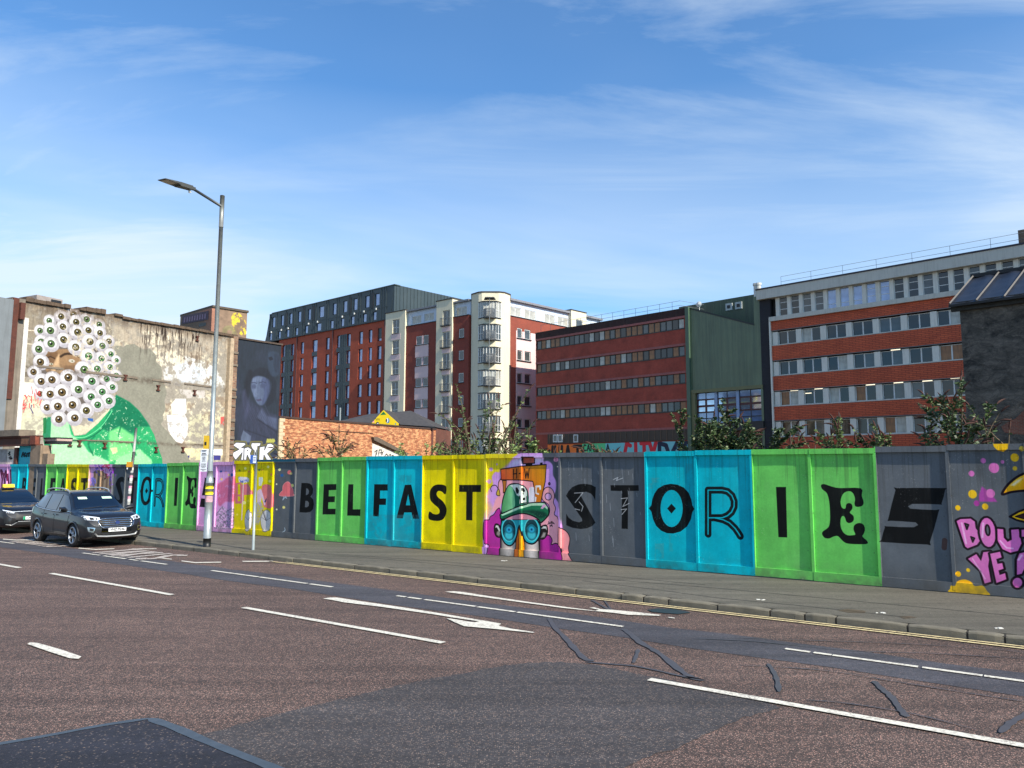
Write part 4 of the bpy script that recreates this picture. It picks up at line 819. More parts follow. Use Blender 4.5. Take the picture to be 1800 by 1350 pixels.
# ------------------------------------------------------------------ green-clad bay
GB = Fac('green_clad_building', 'dull green clad building with a slanted parapet above a glazed red-framed bay', 'building', 1210, 700, 86., 134.5)
def green(name, c, dark):
    mt, g = newmat(name); co = obj_co(g); st = g.noise(g.mapping(co, scale=(2.2, 2.2, .09)), 1.3, 6, .65); n = g.noise(co, .25, 5, .6)
    c_ = g.mix(g.ramp(st, [(.35, 0.), (.7, 1.)]), lin(c), lin(dark)); c_ = g.mix(1., c_, g.ramp(n, [(.3, .8), (.7, 1.12)]), 'MULTIPLY')
    sp = g.n('ShaderNodeSeparateXYZ', None, Vector=co); w2 = g.noise(g.mapping(co, scale=(5, 5, .2)), 1., 3, .5); c_ = g.mix(g.ramp(w2, [(.62, 0.), (.75, .35)]), c_, lin((120, 136, 118)))
    wv = g.math('SINE', g.math('MULTIPLY', g.math('ADD', sp.outputs[0], sp.outputs[1]), 21.)); finish(g, c_, .45, wv, .25, .03); return mt
GM = green('green_sheet_cladding', (98, 112, 86), (76, 92, 74)); GD = green('dark_green_cladding', (60, 80, 58), (48, 64, 50)); GT = plain('green_trim', (70, 92, 74), .45, .1); OL = plain('olive_trim', (104, 104, 70), .55, .15, 2)
qg = zz_(1180, 500, .2222)
gx = lambda a, b, y=0.: GB.at(*qg(a, b), y)
x2 = gx(718, 500)[0]
tl = gx(165, 190); tr = gx(660, 322); bl = gx(170, 862)[1]; colx = gx(655, 300)[0]; coltop = gx(690, 92)[1]
zgl1 = gx(175, 872)[1]; zgl0 = gx(175, 1105)[1]
# front sheet with a raking parapet and the tall pier at the right
MB().prism([(.45, bl), (x2, bl), (x2, coltop), (colx, coltop), (colx, tr[1]), (.45, tl[1])], 0, 1.2, 'y').build('clad_wall', GM, GB.root, fixn=True)
MB().prism([(.45, tl[1] - .02), (colx, tr[1] - .02), (colx, tr[1] + .16), (.45, tl[1] + .16)], -.06, .3, 'y').build('parapet_flashing', plain('dark_flashing', (28, 34, 32), .5), GB.root, fixn=True)
MB().box(.0, .45, -.35, 14, 0, tl[1] + .2).build('corner_post', GT, GB.root)
MB().box(x2 - .25, x2, -.12, 0, 0, bl).build('pier', GM, GB.root)
dl = GB.at(*qg(60, 182), 5.); dr = GB.at(*qg(650, 78), 5.)
MB().box(dl[0], colx + .1, 5, 14, tr[1] - 4, dl[1] * .35 + dr[1] * .65).build('plant_room', GD, GB.root)
MB().box(colx + .02, x2 - .02, .06, 14, coltop - 6, coltop - .05).build('pier_return', GM, GB.root)
MB().box(.45, x2, 1.2, 14, 0, tr[1] - 1).build('back_volume', GD, GB.root)
for a in (456, 532):
    xa, za_ = GB.at(*qg(a, 177 - (a - 456) * .14), 4.9); MB().box(xa - .42, xa + .42, 4.85, 5, za_ - .42, za_ + .42).build('vent', plain('white_vent', (170, 176, 176), .5), GB.root); MB().box(xa - .2, xa + .2, 4.8, 4.85, za_ - .18, za_ + .18).build('vent_grille', BLK, GB.root)
xa, za_ = gx(222, 178, 2.); 
dsh = MB(); dsh.tube([(xa, 2, za_ - 1), (xa, 2, za_ + .1)], .04, 6); dsh.tube([(xa, 1.9, za_ + .3), (xa, 1.75, za_ + .3)], [.36, .05], 12); dsh.build('satellite_dish', WHT, GB.root, smooth=False)
for a in (672, 692):
    xa = GB.x(*qg(a, 80), 2.); za_ = coltop; MB().tube([(xa, 2, za_ - .5), (xa, 2, za_ + 1.7)], .26, 12).tube([(xa, 2, za_ + 1.7), (xa, 2, za_ + 1.95)], .33, 12).build('flue', plain('white_flue', (196, 196, 190), .5, streak=.2), GB.root)
MB().box(.45, x2, -.2, 0, bl - .02, bl + .36).build('olive_band', OL, GB.root); MB().box(.45, .95, -.15, 1.2, 0, bl - .02).build('olive_jamb', OL, GB.root)
# glazed bay: grid of panes, inner opening lights framed dark red
RF = plain('dark_red_frame', (70, 22, 26), .45); PBL = plain('pale_blue_mullion', (128, 152, 186), .4)
gxs = [.95, x2 - .3]; zt_, zb_ = bl - .02, zgl0; third = (gxs[1] - gxs[0]) / 3
for i in range(3):
    a, b = gxs[0] + third * i, gxs[0] + third * (i + 1) - (.32 if i < 2 else 0)
    for hf in range(2):
        p, q = a + (b - a) * hf / 2, a + (b - a) * (hf + 1) / 2
        for (f0, f1, red) in ((.0, .17, 0), (.17, .36, 0), (.36, .57, 1), (.57, .79, 1), (.79, 1., 0)):
            window(GB.root, p, q, zb_ + (zt_ - zb_) * f0, zb_ + (zt_ - zb_) * f1, .25, RF if red else BLK, GLSW if red else GLSR, fw=.12 if red else .05, fy=.12)
    if i < 2: MB().box(b, b + .32, .1, .4, zb_, zt_).build('mullion', PBL, GB.root)
MB().box(.95, x2, .42, 1.2, zb_ - .1, zt_).build('bay_backing', BLK, GB.root)
MB().box(.95, x2, -.3, 1.2, zb_ - .9, zb_).build('canopy', BLK, GB.root)
MB().box(.95, x2, .4, 1.2, 0, zb_ - .9).build('lower_wall', brn, GB.root)
# ------------------------------------------------------------------ right-hand office with white piers and tile bands
RB = Fac('office_block', 'office block with orange-red tile bands and white piers, right of the green bay', 'office building', 1357, 700, (GB.o.dot(GB.N)) / ray(1357, 700).dot(GB.N), 134.5)
qr = zz_(1300, 400, .3111)
rz = lambda a, b: RB.z(*qr(a, b)); rx = lambda a, b=700: RB.x(*qr(a, b))
tile = brick('orange_tile_band', (200, 94, 60), (182, 82, 54), (120, 56, 40), .62, .17, .1, .2, .022); pier_w = plain('white_pier', (208, 206, 196), .55, .08, 1.5, streak=.18); beam = plain('grey_white_beam', (188, 186, 176), .6, .08, 1.2, streak=.2); dkb = brick('blue_black_brick', (42, 42, 50), (34, 34, 42), (30, 30, 34), streak=.1, var=.2)
XR = RB.x(1900, 600) + 6; xl = RB.x(1338, 600); xd = RB.x(1338 + 0, 600)
xw = rx(186, 700)
ztp = RB.z(*qr(125, 376)); zbm = RB.z(*qr(205, 398)); 
MB().box(RB.x(1339, 640), xw - .05, -.05, 12, 0, zbm).build('dark_pier', dkb, RB.root)
MB().box(RB.x(1339, 640) - .1, XR, -.55, 12, zbm, ztp + .35).build('roof_beam', beam, RB.root)
MB().box(RB.x(1339, 640) - .15, XR, -.62, 12, ztp + .352, ztp + .5).build('roof_edge', plain('dark_edge', (46, 44, 56), .6), RB.root)
zs_t, zs_b = rz(240, 506), rz(240, 524)
MB().box(xw - .12, XR, -.35, .3, zs_b, zs_t + .12).build('sill_beam', beam, RB.root)
bands = [(526, 582), (668, 752), (840, 922), (1012, 1092), (1186, 1400)]
for a, b in bands:
    MB().box(xw, XR, -.1, .4, rz(200, b) if b < 1300 else 0, rz(200, a) - .02).build('tile_band', tile, RB.root)
    MB().box(xw, XR, -.14, .05, rz(200, a) - .02, rz(200, a) + .07).build('drip_edge', beam, RB.root)
    if b < 1300: MB().box(xw, XR, -.13, .05, rz(200, b) - .05, rz(200, b)).build('drip_edge', plain('grey_edge', (120, 120, 120), .6), RB.root)
MB().box(xw - .16, xw, -.3, .4, 0, zs_t).build('end_fin', pier_w, RB.root)
MB().box(xw, XR, .55, 12, 0, ztp).build('core', plain('dark_core', (40, 40, 42), .8), RB.root)
wn = [(192, 220, 328), (330, 357, 467), (468, 500, 612), (612, 648, 765), (765, 800, 928), (928, 965, 1092), (1092, 1135, 1262)]
edges = [(rx(p, 760), rx(a, 760), rx(b, 760)) for p, a, b in wn]
stp = (edges[-1][0] - edges[0][0]) / 6; e0 = edges[0][0]; pw = sum(e[1] - e[0] for e in edges) / 7
rows2 = [(585, 662), (756, 832), (926, 1004), (1096, 1176)]; rnd = random.Random(11)
for j, (a, b) in enumerate(rows2):
    zt_, zb_ = rz(240, a), rz(240, b) 
    zt_ = min(zt_, rz(200, bands[j][1]) - .055); zb_ = max(rz(200, bands[j + 1][0]) + .08, 0)
    for i in range(14):
        xa = e0 + stp * i
        if xa > XR - stp: break
        MB().box(xa, xa + pw, -.02, .5, zb_, zt_).build('pier', pier_w, RB.root)
        for hf in range(2):
            p = xa + pw + (stp - pw) * hf / 2; pmt = rnd.choices([GLS, GLS2, GLSB, GLSC], [.6, .2, .13, .07])[0]
            window(RB.root, p, p + (stp - pw) / 2, zb_, zt_, .25, WHT, pmt, fw=.06)
# strip lights glowing behind the third-row panes are real lamps in the room
SL = MAT_emit('lit_strip_lamp', (255, 244, 214), 1.2)
for a, b in [(308, 922), (382, 936), (445, 911), (738, 888), (896, 876), (1060, 866), (1220, 850), (880, 690)]:
    xa, za_ = RB.at(*qr(a, b), .2); 
    if a < 1260: MB().box(xa - .42, xa + .42, .262, .272, za_ - .035, za_ + .035).build('strip_lamp', SL, RB.root)
# top storey: white mullions with panes between
zt_, zb_ = zbm - .02, zs_t + .12
us = [(205, 215), (263, 283), (330, 353), (403, 422), (472, 495), (545, 567), (622, 640), (695, 715), (772, 793), (850, 873), (930, 953), (1012, 1035), (1096, 1120), (1185, 1208), (1272, 1293), (1360, 1385), (1455, 1480), (1550, 1575)]
s0_, s1_ = rx(205, 430), rx(1550, 230); st2 = (s1_ - s0_) / (len(us) - 1)
for i in range(26):
    xa = s0_ + st2 * i
    if xa > XR - st2: break
    MB().box(xa, xa + .38, -.08, .4, zb_, zt_).build('mullion', pier_w, RB.root)
    pmt = GLSR if 4 <= i <= 8 else rnd.choice([GLS, GLS, GLS2])
    window(RB.root, xa + .38, xa + st2, zb_, zt_, .08, WHT, pmt, hbars=(.36, .72) if i not in (4, 5, 6) else (.25,), fw=.06)
rr = MB()
for hgt in (.55, 1.1): rr.tube([(rx(228, 330), .3, ztp + .5 + hgt), (XR, .3, ztp + .5 + hgt)], .018, 5)
rr.build('roof_rail', STEEL, RB.root)
xx = rx(228, 330)
while xx < XR: MB().tube([(xx, .3, ztp + .5), (xx, .3, ztp + 1.6)], .018, 5).build('rail_post', STEEL, RB.root); xx += 3.2
xa, za_ = RB.at(1789, 405, 3.); MB().box(xa, xa + 4, 3, 7, ztp + .4, za_).build('chimney_stack', brick('stack_brick', (128, 104, 84), (108, 86, 70), (90, 80, 70)), RB.root)
# ------------------------------------------------------------------ rendered stone shed at the far right
SB = Fac('stone_outbuilding', 'black rendered stone wall under a sagging tarpaulin roof held by battens, at the right edge', 'building', 1697, 700, 43., 134.)
def rubble(name, base, dk, lt):
    mt, g = newmat(name); co = obj_co(g); a = g.mapping(co, scale=(1, 1, 1.6)); n = g.noise(a, 1.2, 8, .7, .8); v = g.n('ShaderNodeTexVoronoi', dict(feature='DISTANCE_TO_EDGE'), Vector=g.mix(.12, a, g.noise(a, 3., 3, .5, 0, 1), 'ADD'), Scale=2.3)
    c = g.mix(g.ramp(n, [(.35, 0.), (.7, 1.)]), lin(dk), lin(base)); c = g.mix(g.ramp(g.noise(a, 4., 6, .7), [(.55, 0.), (.75, .5)]), c, lin(lt)); c = g.mix(g.ramp(v.outputs[0], [(0., .35), (.06, 0.)]), c, lin((24, 24, 24)))
    finish(g, c, .92, g.math('ADD', n, g.math('MULTIPLY', g.noise(a, 9., 5, .7), .5)), .9, .07); return mt
rub = rubble('dark_rubble_render', (112, 105, 96), (46, 44, 41), (146, 138, 126)); qx = zz_(1640, 400, .1481)
zev = SB.z(*qx(360, 985)); xe = SB.x(2080, 600)
MB().box(0, xe, 0, 7, 0, zev).build('wall', rub, SB.root)
# string of the exposed brick scar
mbb = MB(); scar = [(1760, 750), (1772, 742), (1785, 736), (1797, 724), (1812, 712), (1850, 700), (1900, 700), (1900, 770), (1850, 775), (1800, 764), (1780, 763), (1766, 760)]
mbb.prism([SB.at(u, v) for u, v in scar], -.02, 0, 'y'); mbb.build('exposed_brick', brick('scar_brick', (132, 66, 46), (112, 58, 44), (120, 104, 90), var=.5), SB.root, fixn=True)
MB().box(-.4, xe, -.22, .0, zev - .02, zev + .5).build('eaves_course', rubble('dark_eaves', (62, 62, 58), (36, 36, 36), (80, 78, 74)), SB.root)
# roof slope with creased sheeting
el_ = SB.at(*qx(185, 915), -.45); er = SB.at(2060, SB_v := 500, -.45)
zE = el_[1]; xE = el_[0]; rl_ = SB.at(*qx(470, 580), 3.2); xRg, zRg = rl_[0], rl_[1]
N1, N2 = 60, 16; vs = []; fs = []
for j in range(N2 + 1):
    t = j / N2
    for i in range(N1 + 1):
        sx_ = xE + (xRg - xE) * t + (xe - xE - (xRg - xE) * t) * i / N1
        ph = (sx_ - xE) % 1.35 / 1.35; bl_ = math.sin(math.pi * ph) * .1
        vs.append((sx_, -.45 + 3.65 * t, zE + (zRg - zE) * t - bl_ + .05 * mnoise.noise(Vector((sx_ * 1.6, t * 9, 3))) + .03 * mnoise.noise(Vector((sx_ * 5, t * 20, 7)))))
for j in range(N2):
    for i in range(N1): fs.append((j * (N1 + 1) + i, j * (N1 + 1) + i + 1, (j + 1) * (N1 + 1) + i + 1, (j + 1) * (N1 + 1) + i))
tarp = plain('black_tarpaulin', (38, 44, 56), .38, .2, 2, bump=.3); MB().add(vs, fs).build('tarpaulin', tarp, SB.root, smooth=True)
i = 0; bt = plain('weathered_batten', (96, 92, 88), .8, .2, 6)
while True:
    xx = xE + .05 + i * 1.35
    if xx > xe: break
    MB().tube([(xx, -.48, zE + .04), (xx + (xRg - xE) * .97, 3.1, zRg - .02)], .06, 4).build('batten', bt, SB.root); i += 1
MB().box(xRg - .1, xe, 3.1, 3.3, zRg - .1, zRg + .12).build('ridge', plain('dark_ridge', (40, 40, 42), .8), SB.root)
MB().prism([(0, zev), (7, zev), (3.4, zRg - .05)], .0, xe, 'x').build('roof_core', BLK, SB.root, fixn=True)
MB().box(xE, xe, -.5, -.4, zE - .16, zE - .02).build('fascia', plain('dark_fascia', (34, 34, 34), .7), SB.root)
# ------------------------------------------------------------------ brick and zinc apartment block (far left)
DB = Fac('apartment_block', 'tall red brick block with tall narrow windows under two dark zinc storeys', 'apartment building', 690, 700, 123.5, 130.5)
bO = brick('orange_red_brick', (188, 82, 52), (172, 72, 47), (150, 80, 58), streak=.12, var=.22); zinc = plain('dark_zinc', (50, 62, 66), .45, .12, .5, streak=.25, dirt=(66, 80, 84))
qd = zz_(470, 490, .1926)
dx = lambda a, b=850: DB.x(*qd(a, b)); dz = lambda a, b: DB.z(*qd(a, b))
xl, xr = dx(95, 900), dx(1086, 800); zbt = dz(1060, 376)
rowsz = [(450, 568), (612, 734), (778, 900), (943, 1064), (1110, 1232), (1276, 1398)]
cols = [(138, 162, 's'), (218, 243, 's'), (303, 333, 's'), (410, 456, 's'), (532, 565, 's'), (632, 660, 's'), (724, 757, 's'), (832, 868, 's'), (920, 954, 's'), (1004, 1040, 's')]
yref = 620
colx_ = [(DB.x(*qd(a, yref)), DB.x(*qd(b, yref))) for a, b, _ in cols]
cz = [(dz(1022, b), dz(1022, a)) for a, b in rowsz]
holes = []
for i, (a, b) in enumerate(colx_):
    for j, (c, d) in enumerate(cz): holes.append((a, b, c, d))
mb = holed_wall(MB(), xl, xr, 0, zbt, holes, .3); shell(mb, xl, xr, 0, 16, 0, zbt); mb.build('wall', bO, DB.root)
for i, (a, b) in enumerate(colx_):
    for j, (c, d) in enumerate(cz): window(DB.root, a, b, c, d, .2, BLK, GLSR, fw=.09, fy=.08, bars=(.5,) if i == 3 and 0 else ())
for (ca, cb) in ((1, 0), (6, 5)):
    pass
for a, b in ((colx_[0][1], colx_[1][0]), (colx_[5][1], colx_[6][0])):
    MB().box(a - .02, b + .02, -.03, .05, 0, cz[0][1]).build('zinc_panel', zinc, DB.root)
    for j in range(len(cz) - 1):
        w0, w1 = (colx_[0][0], colx_[1][1]) if a == colx_[0][1] else (colx_[5][0], colx_[6][1]); MB().box(w0, w1, -.045, .04, cz[j + 1][1] + .03, cz[j][0] - .03).build('zinc_spandrel', zinc, DB.root)
    for t in (.25, .5, .75): xx = a + (b - a) * t; MB().box(xx - .02, xx + .02, -.08, -.03, 0, cz[0][1]).build('standing_seam', zinc, DB.root)
for j in range(len(cz) - 1): MB().box(colx_[3][0], colx_[3][1], -.02, .1, cz[j + 1][1] + .03, cz[j][0] - .03).build('zinc_spandrel', zinc, DB.root)
for a in (262, 590, 1065):
    xx = DB.x(*qd(a, 900)); MB().box(xx - .12, xx + .12, -.14, 0, 0, zbt).build('downpipe', plain('brown_pipe', (86, 40, 34), .5), DB.root)
# zinc storeys
P = [DB.at(*qd(0 + a, b)) for a, b in ((0, 440), (50, 325), (1160, 52), (1092, 372))]
zt1 = (DB.at(*qd(50, 325))[1] + DB.at(*qd(1160, 52))[1]) / 2; xL0, xL1 = DB.at(*qd(-15, 460))[0], DB.at(*qd(50, 325))[0]; xR0 = DB.at(*qd(1092, 372))[0]; xR1 = DB.at(*qd(1165, 52))[0]
up_rows = [(245, 135), (380, 300)]
u_up = [(52, 80), (132, 157), (208, 234), (286, 314), (377, 402), (480, 522), (604, 634), (699, 732), (792, 825), (900, 934), (990, 1026)]
u_lo = [(26, 50), (105, 129), (180, 206), (260, 286), (348, 376), (455, 496), (578, 608), (674, 704), (766, 797), (875, 908), (966, 998)]
zu = (dz(1008, 245), dz(1008, 135)); zl = (dz(980, 380), dz(980, 302))
hz_ = []
for k, (a, b) in enumerate(u_up): hz_.append((DB.x(*qd(a, 300 - a * .16)), DB.x(*qd(b, 300)), *zu))
for k, (a, b) in enumerate(u_lo): hz_.append((DB.x(*qd(a, 430)), DB.x(*qd(b, 430)), *zl))
mb = holed_wall(MB(), xL0 + 1.4, xR0 + .3, zbt + .02, zt1, [h for h in hz_ if h[0] > xL0 + 1.4], .2, -.12)
mb.prism([(xL0, zbt + .02), (xL0 + 1.4, zbt + .02), (xL0 + 1.4, zt1), (xL1, zt1)], -.12, 0, 'y'); mb.prism([(xR0 + .3, zbt + .02), (xR0 + .9, zbt + .02), (xR1, zt1), (xR0 + .3, zt1)], -.12, 0, 'y')
shell(mb, xL0 + 1.4, xR0 + .9, -.12, 17, zbt, zt1); mb.build('zinc_wall', zinc, DB.root)
for h in hz_:
    window(DB.root, h[0], h[1], h[2], h[3], .0, BLK, GLSR, fw=.09, fy=.06)
xx = xL0 + 1.6
while xx < xR0 + .2:
    if not any(h[0] - .1 < xx < h[1] + .1 for h in hz_): MB().box(xx - .025, xx + .025, -.19, -.12, zbt + .05, zt1).build('standing_seam', zinc, DB.root)
    xx += .62
MB().box(xL0 + .3, xR0 + .9, -.24, -.1, zbt - .1, zbt + .04).build('flashing', BLK, DB.root); MB().box(xL1 - .1, xR1 + .2, -.22, 1, zt1, zt1 + .14).build('roof_edge', plain('green_grey_edge', (72, 84, 80), .5), DB.root)
zmid = (zu[0] + zl[1]) / 2; MB().box(xL0 + .9, xR0 + .4, -.17, -.12, zmid - .05, zmid + .05).build('flashing', zinc, DB.root)
for k, h in enumerate(hz_[:11]):      # dark slots beside some windows
    if k in (1, 3, 4, 7, 9): MB().box(h[1] + .5, h[1] + 1.2, -.2, -.121, h[2] - .3, h[3] + .3).build('recess_panel', BLK, DB.root)
for a, b in [(35, 487), (126, 467), (188, 452), (375, 410), (457, 393), (683, 346), (793, 318), (880, 299), (992, 275)]:
    xa, za_ = DB.at(*qd(a, b), -.2); MB().box(xa - .13, xa + .13, -.3, -.12, za_ - .16, za_ + .16).build('vent_cap', WHT, DB.root)
# end wall of the zinc storeys, turned to the right
DW = Fac('', '', '', 706, 505, 123.5 - 2.2, 44., root=DB.root)
pa = DB.w(xR1, -.1, 0); mbw = MB(); nn = 26; R_ = DB.root
inv = Matrix.Rotation(-R_.rotation_euler.z, 4, 'Z') @ Matrix.Translation(-Vector(R_.location))
dirv = Vector((math.sin(math.radians(44)), math.cos(math.radians(44)), 0)); nrm = Vector((dirv.y, -dirv.x, 0))
def wp(s_, o_, z_): v = pa + dirv * s_ + nrm * o_; v.z = z_; return inv @ v
Lw = 26.
mbw.add([wp(0, 0, zbt - 3), wp(Lw, 0, zbt - 3), wp(Lw, 0, zt1 + .1), wp(0, 0, zt1 + .1), wp(0, -8, zbt - 3), wp(Lw, -8, zbt - 3), wp(Lw, -8, zt1 + .1), wp(0, -8, zt1 + .1)], [(0, 1, 2, 3), (3, 2, 6, 7), (0, 3, 7, 4), (1, 5, 6, 2)])
mbw.build('end_wall', zinc, DB.root)
for i in range(34):
    s_ = .4 + i * .75; MB().add([wp(s_, .07, zbt - 3), wp(s_ + .06, .07, zbt - 3), wp(s_ + .06, .07, zt1 + .1), wp(s_, .07, zt1 + .1), wp(s_, 0, zbt - 3), wp(s_ + .06, 0, zbt - 3), wp(s_ + .06, 0, zt1 + .1), wp(s_, 0, zt1 + .1)], [(0, 1, 2, 3), (0, 3, 7, 4), (1, 5, 6, 2)]).build('standing_seam', zinc, DB.root)
# ------------------------------------------------------------------ white and brick apartments with corner tower
AP = Fac('apartment_block', 'white rendered and red brick apartment block with a corner tower of balconied bay windows', 'apartment building', 826, 700, 106., 130.)
qa = zz_(670, 500, .2222)
ax = lambda a, b=700, y=0.: AP.x(*qa(a, b), y); az_ = lambda a, b, y=0.: AP.z(*qa(a, b), y)
crm = plain('cream_render', (214, 206, 180), .8, .06, .8, streak=.22, dirt=(150, 140, 118)); pnk = plain('pale_pink_render', (212, 186, 184), .8, .06, .8, streak=.12, dirt=(150, 130, 130)); bA = brick('deep_red_brick', (150, 60, 44), (138, 54, 40), (104, 66, 56), streak=.1, var=.2); pbl = plain('pale_blue_panel', (186, 198, 214), .55, .06, 1.2, streak=.1)
GRL = plain('grey_window_frame', (150, 156, 158), .5)
def seg(a, b, mat, ztop_, depth0, holes, name, y=0.):
    mb = holed_wall(MB(), a, b, 0, ztop_, holes, .18, y); shell(mb, a, b, y, 10, 0, ztop_); return mb.build(name, mat, AP.root)
p1 = (ax(36, 700), ax(192, 700)); b1 = (p1[1], ax(440, 700)); p2 = (b1[1], ax(566, 700)); b2 = (p2[1], ax(690, 700)); 
zp1, zb1_, zat1 = az_(60, 232), az_(205, 336), az_(205, 222); zp2 = az_(470, 135); zb2_, zat2 = az_(575, 262), az_(580, 152)
ztw = az_(710, 86)
# attic floors between use one level line: average
zb1_ = (az_(205, 336) + az_(447, 290)) / 2; zat1 = (az_(205, 222) + az_(455, 166)) / 2
yb = .35
W = window
fr = lambda a, b, rows_, col, y=0.: [(ax(a, 700, y), ax(b, 700, y), az_(col, q, y), az_(col, p, y)) for p, q in rows_]
h1 = fr(92, 146, [(280, 388), (445, 550), (605, 712), (768, 875), (930, 1038), (1095, 1200)], 120)
seg(*p1, crm, zp1, 0, h1, 'white_pier', -.25)
for h in h1: W(AP.root, *h, -.12, WHT, GLS2, bars=(.5,), hbars=(.42,), fw=.08, sill=plain('dark_sill', (70, 66, 62), .7))
for j in range(len(h1) - 1): MB().box(h1[j][0] - .3, h1[j][1] + .3, -.27, -.24, h1[j + 1][3] + .1, h1[j][2] - .12).build('pink_panel', pnk, AP.root)
rw = [(405, 475), (575, 640), (740, 808), (910, 975), (1078, 1142)]
h2 = fr(272, 318, rw, 322) + fr(330, 370, rw, 322)
seg(*b1, bA, zb1_, 0, h2, 'brick_bay')
for h in h2: W(AP.root, *h, .06, WHT, GLS2, fw=.1)
pr = (ax(268, 700), ax(372, 700)); 
for j in range(5):
    MB().box(pr[0], pr[1], -.05, 0.01, (h2[j + 1][3] + .02) if j < 4 else 0, h2[j][2] - .1).build('pink_panel', pnk, AP.root); MB().box(pr[0] - .1, pr[1] + .1, -.15, .05, h2[j][2] - .1, h2[j][2]).build('sill', BLK, AP.root)
    MB().box(h2[j][1] + .02, h2[j + 5][0] - .02, -.04, .0, h2[j][2], h2[j][3]).build('pink_panel', pnk, AP.root)
h3 = [(ax(245, 280, yb), ax(318, 280, yb), az_(280, 312, yb), az_(280, 250, yb)), (ax(340, 260, yb), ax(418, 260, yb), az_(380, 288, yb), az_(380, 228, yb))]
mb = holed_wall(MB(), b1[0], b1[1], zb1_ - .4, zat1, h3, .15, yb); shell(mb, b1[0], b1[1], yb, 10, zb1_ - .4, zat1); mb.build('attic_panel', pbl, AP.root)
for h in h3: W(AP.root, *h, yb + .05, WHT, GLSB, bars=(.5,), fw=.09)
MB().box(b1[0], b1[1], -.1, 10, zat1, zat1 + .25).build('roof_edge', plain('grey_roof_edge', (120, 122, 128), .6), AP.root); MB().box(b1[0], b1[1], -.1, .35, zb1_, zb1_ + .1).build('ledge', BLK, AP.root)
rw3 = [(205, 320), (375, 495), (545, 665), (715, 840), (885, 1012), (1062, 1188), (1238, 1360)]
h4 = fr(482, 538, rw3, 512, -.25)
seg(*p2, crm, zp2, 0, h4, 'white_pier', -.25)
def balcony(xa, xb, zb, y, depth, hgt=1.05, curve=0., nb=9):
    d = MB()
    pts = [(xa, y), (xb, y), (xb, y - depth)] + ([((xa + xb) / 2, y - depth - curve)] if curve else []) + [(xa, y - depth)]
    d.prism(pts, zb - .14, zb, 'z'); o = d.build('balcony', plain('balcony_dark', (58, 60, 62), .5), AP.root, fixn=True)
    rail = MB(); ln = [(xa, y), (xa, y - depth)] + ([((xa + xb) / 2, y - depth - curve)] if curve else []) + [(xb, y - depth), (xb, y)]
    rail.tube([(p[0], p[1], zb + hgt) for p in ln], .035, 5); rail.tube([(p[0], p[1], zb + .1) for p in ln], .025, 5)
    for p, q in zip(ln[:-1], ln[1:]):
        L_ = math.hypot(q[0] - p[0], q[1] - p[1]); k_ = max(2, int(L_ / .17))
        for i in range(k_): t = i / k_; rail.box(p[0] + (q[0] - p[0]) * t - .015, p[0] + (q[0] - p[0]) * t + .015, p[1] + (q[1] - p[1]) * t - .015, p[1] + (q[1] - p[1]) * t + .015, zb, zb + hgt)
    rail.build('railing', STEEL, o); return o
for j, h in enumerate(h4):
    W(AP.root, *h, -.12, WHT, GLS2, bars=(.5,), fw=.08); balcony(h[0] - .25, h[1] + .2, h[2] - .05, -.25, .35)
    if j < 6: MB().box(h[0] - .1, h[1] + .1, -.27, -.24, h4[j + 1][3] + .05, h[2] - .25).build('pink_panel', pnk, AP.root)
h = h4[5]; MB().box(h[0] - .15, h[1] + .05, -.66, -.63, h[2] + .2, h[2] + 1.05).build('balcony_banner', plain('pink_towel', (206, 150, 160), .8, .3, 6), AP.root)
h5 = fr(612, 652, [(350, 422), (522, 598), (700, 775), (878, 950), (1055, 1125), (1235, 1305)], 632)
seg(*b2, bA, zb2_, 0, h5, 'brick_bay')
for h in h5: W(AP.root, *h, .06, WHT, GLS2, fw=.1, sill=BLK)
zat2 = (az_(580, 152) + az_(705, 122)) / 2
h6 = [(ax(592, 210, yb), ax(680, 210, yb), az_(640, 245, yb), az_(640, 178, yb))]
mb = holed_wall(MB(), b2[0], b2[1], zb2_ - .3, zat2, h6, .15, yb); shell(mb, b2[0], b2[1], yb, 10, zb2_ - .3, zat2); mb.build('attic_panel', pbl, AP.root)
W(AP.root, *h6[0], yb + .05, WHT, GLSB, bars=(.5,), fw=.09); MB().box(b2[0], b2[1], -.1, 10, zat2, zat2 + .25).build('roof_edge', MATS['grey_roof_edge'], AP.root); MB().box(b2[0], b2[1], -.1, .35, zb2_, zb2_ + .1).build('ledge', BLK, AP.root)
for q in (p1, p2): z_ = zp1 if q == p1 else zp2; MB().box(q[0] - .08, q[1] + .08, -.35, 10, z_, z_ + .12).build('coping', plain('dark_coping', (60, 54, 50), .8), AP.root)
# corner tower: chamfered plan, in its own frame facing the street
invA = Matrix.Rotation(-AP.root.rotation_euler.z, 4, 'Z') @ Matrix.Translation(-Vector(AP.root.location))
def onray(u, Y): r = ray(u, 700); return Vector((r.x * Y, Y, 0))
Yt = 105.2
tp = [onray(827.5, Yt + 1.0), onray(840, Yt - .35), onray(846, Yt - .6), onray(876, Yt - .6), onray(886, Yt - .25), onray(896.5, Yt + 1.1), onray(897, Yt + 9), onray(828, Yt + 9)]
TW = Fac('', '', '', 861, 560, Yt - .6, 90., root=AP.root)
ztw = TW.z(861, 514); lp = [tuple((invA @ p)[:2]) for p in tp]
MB().prism(lp, 0, ztw, 'z').build('corner_tower', crm, AP.root, fixn=True)
cx_ = sum(p[0] for p in lp) / 8; cy_ = sum(p[1] for p in lp) / 8
MB().prism([(cx_ + (p[0] - cx_) * 1.03, cy_ + (p[1] - cy_) * 1.03) for p in lp], ztw, ztw + .16, 'z').build('coping', MATS['dark_coping'], AP.root, fixn=True)
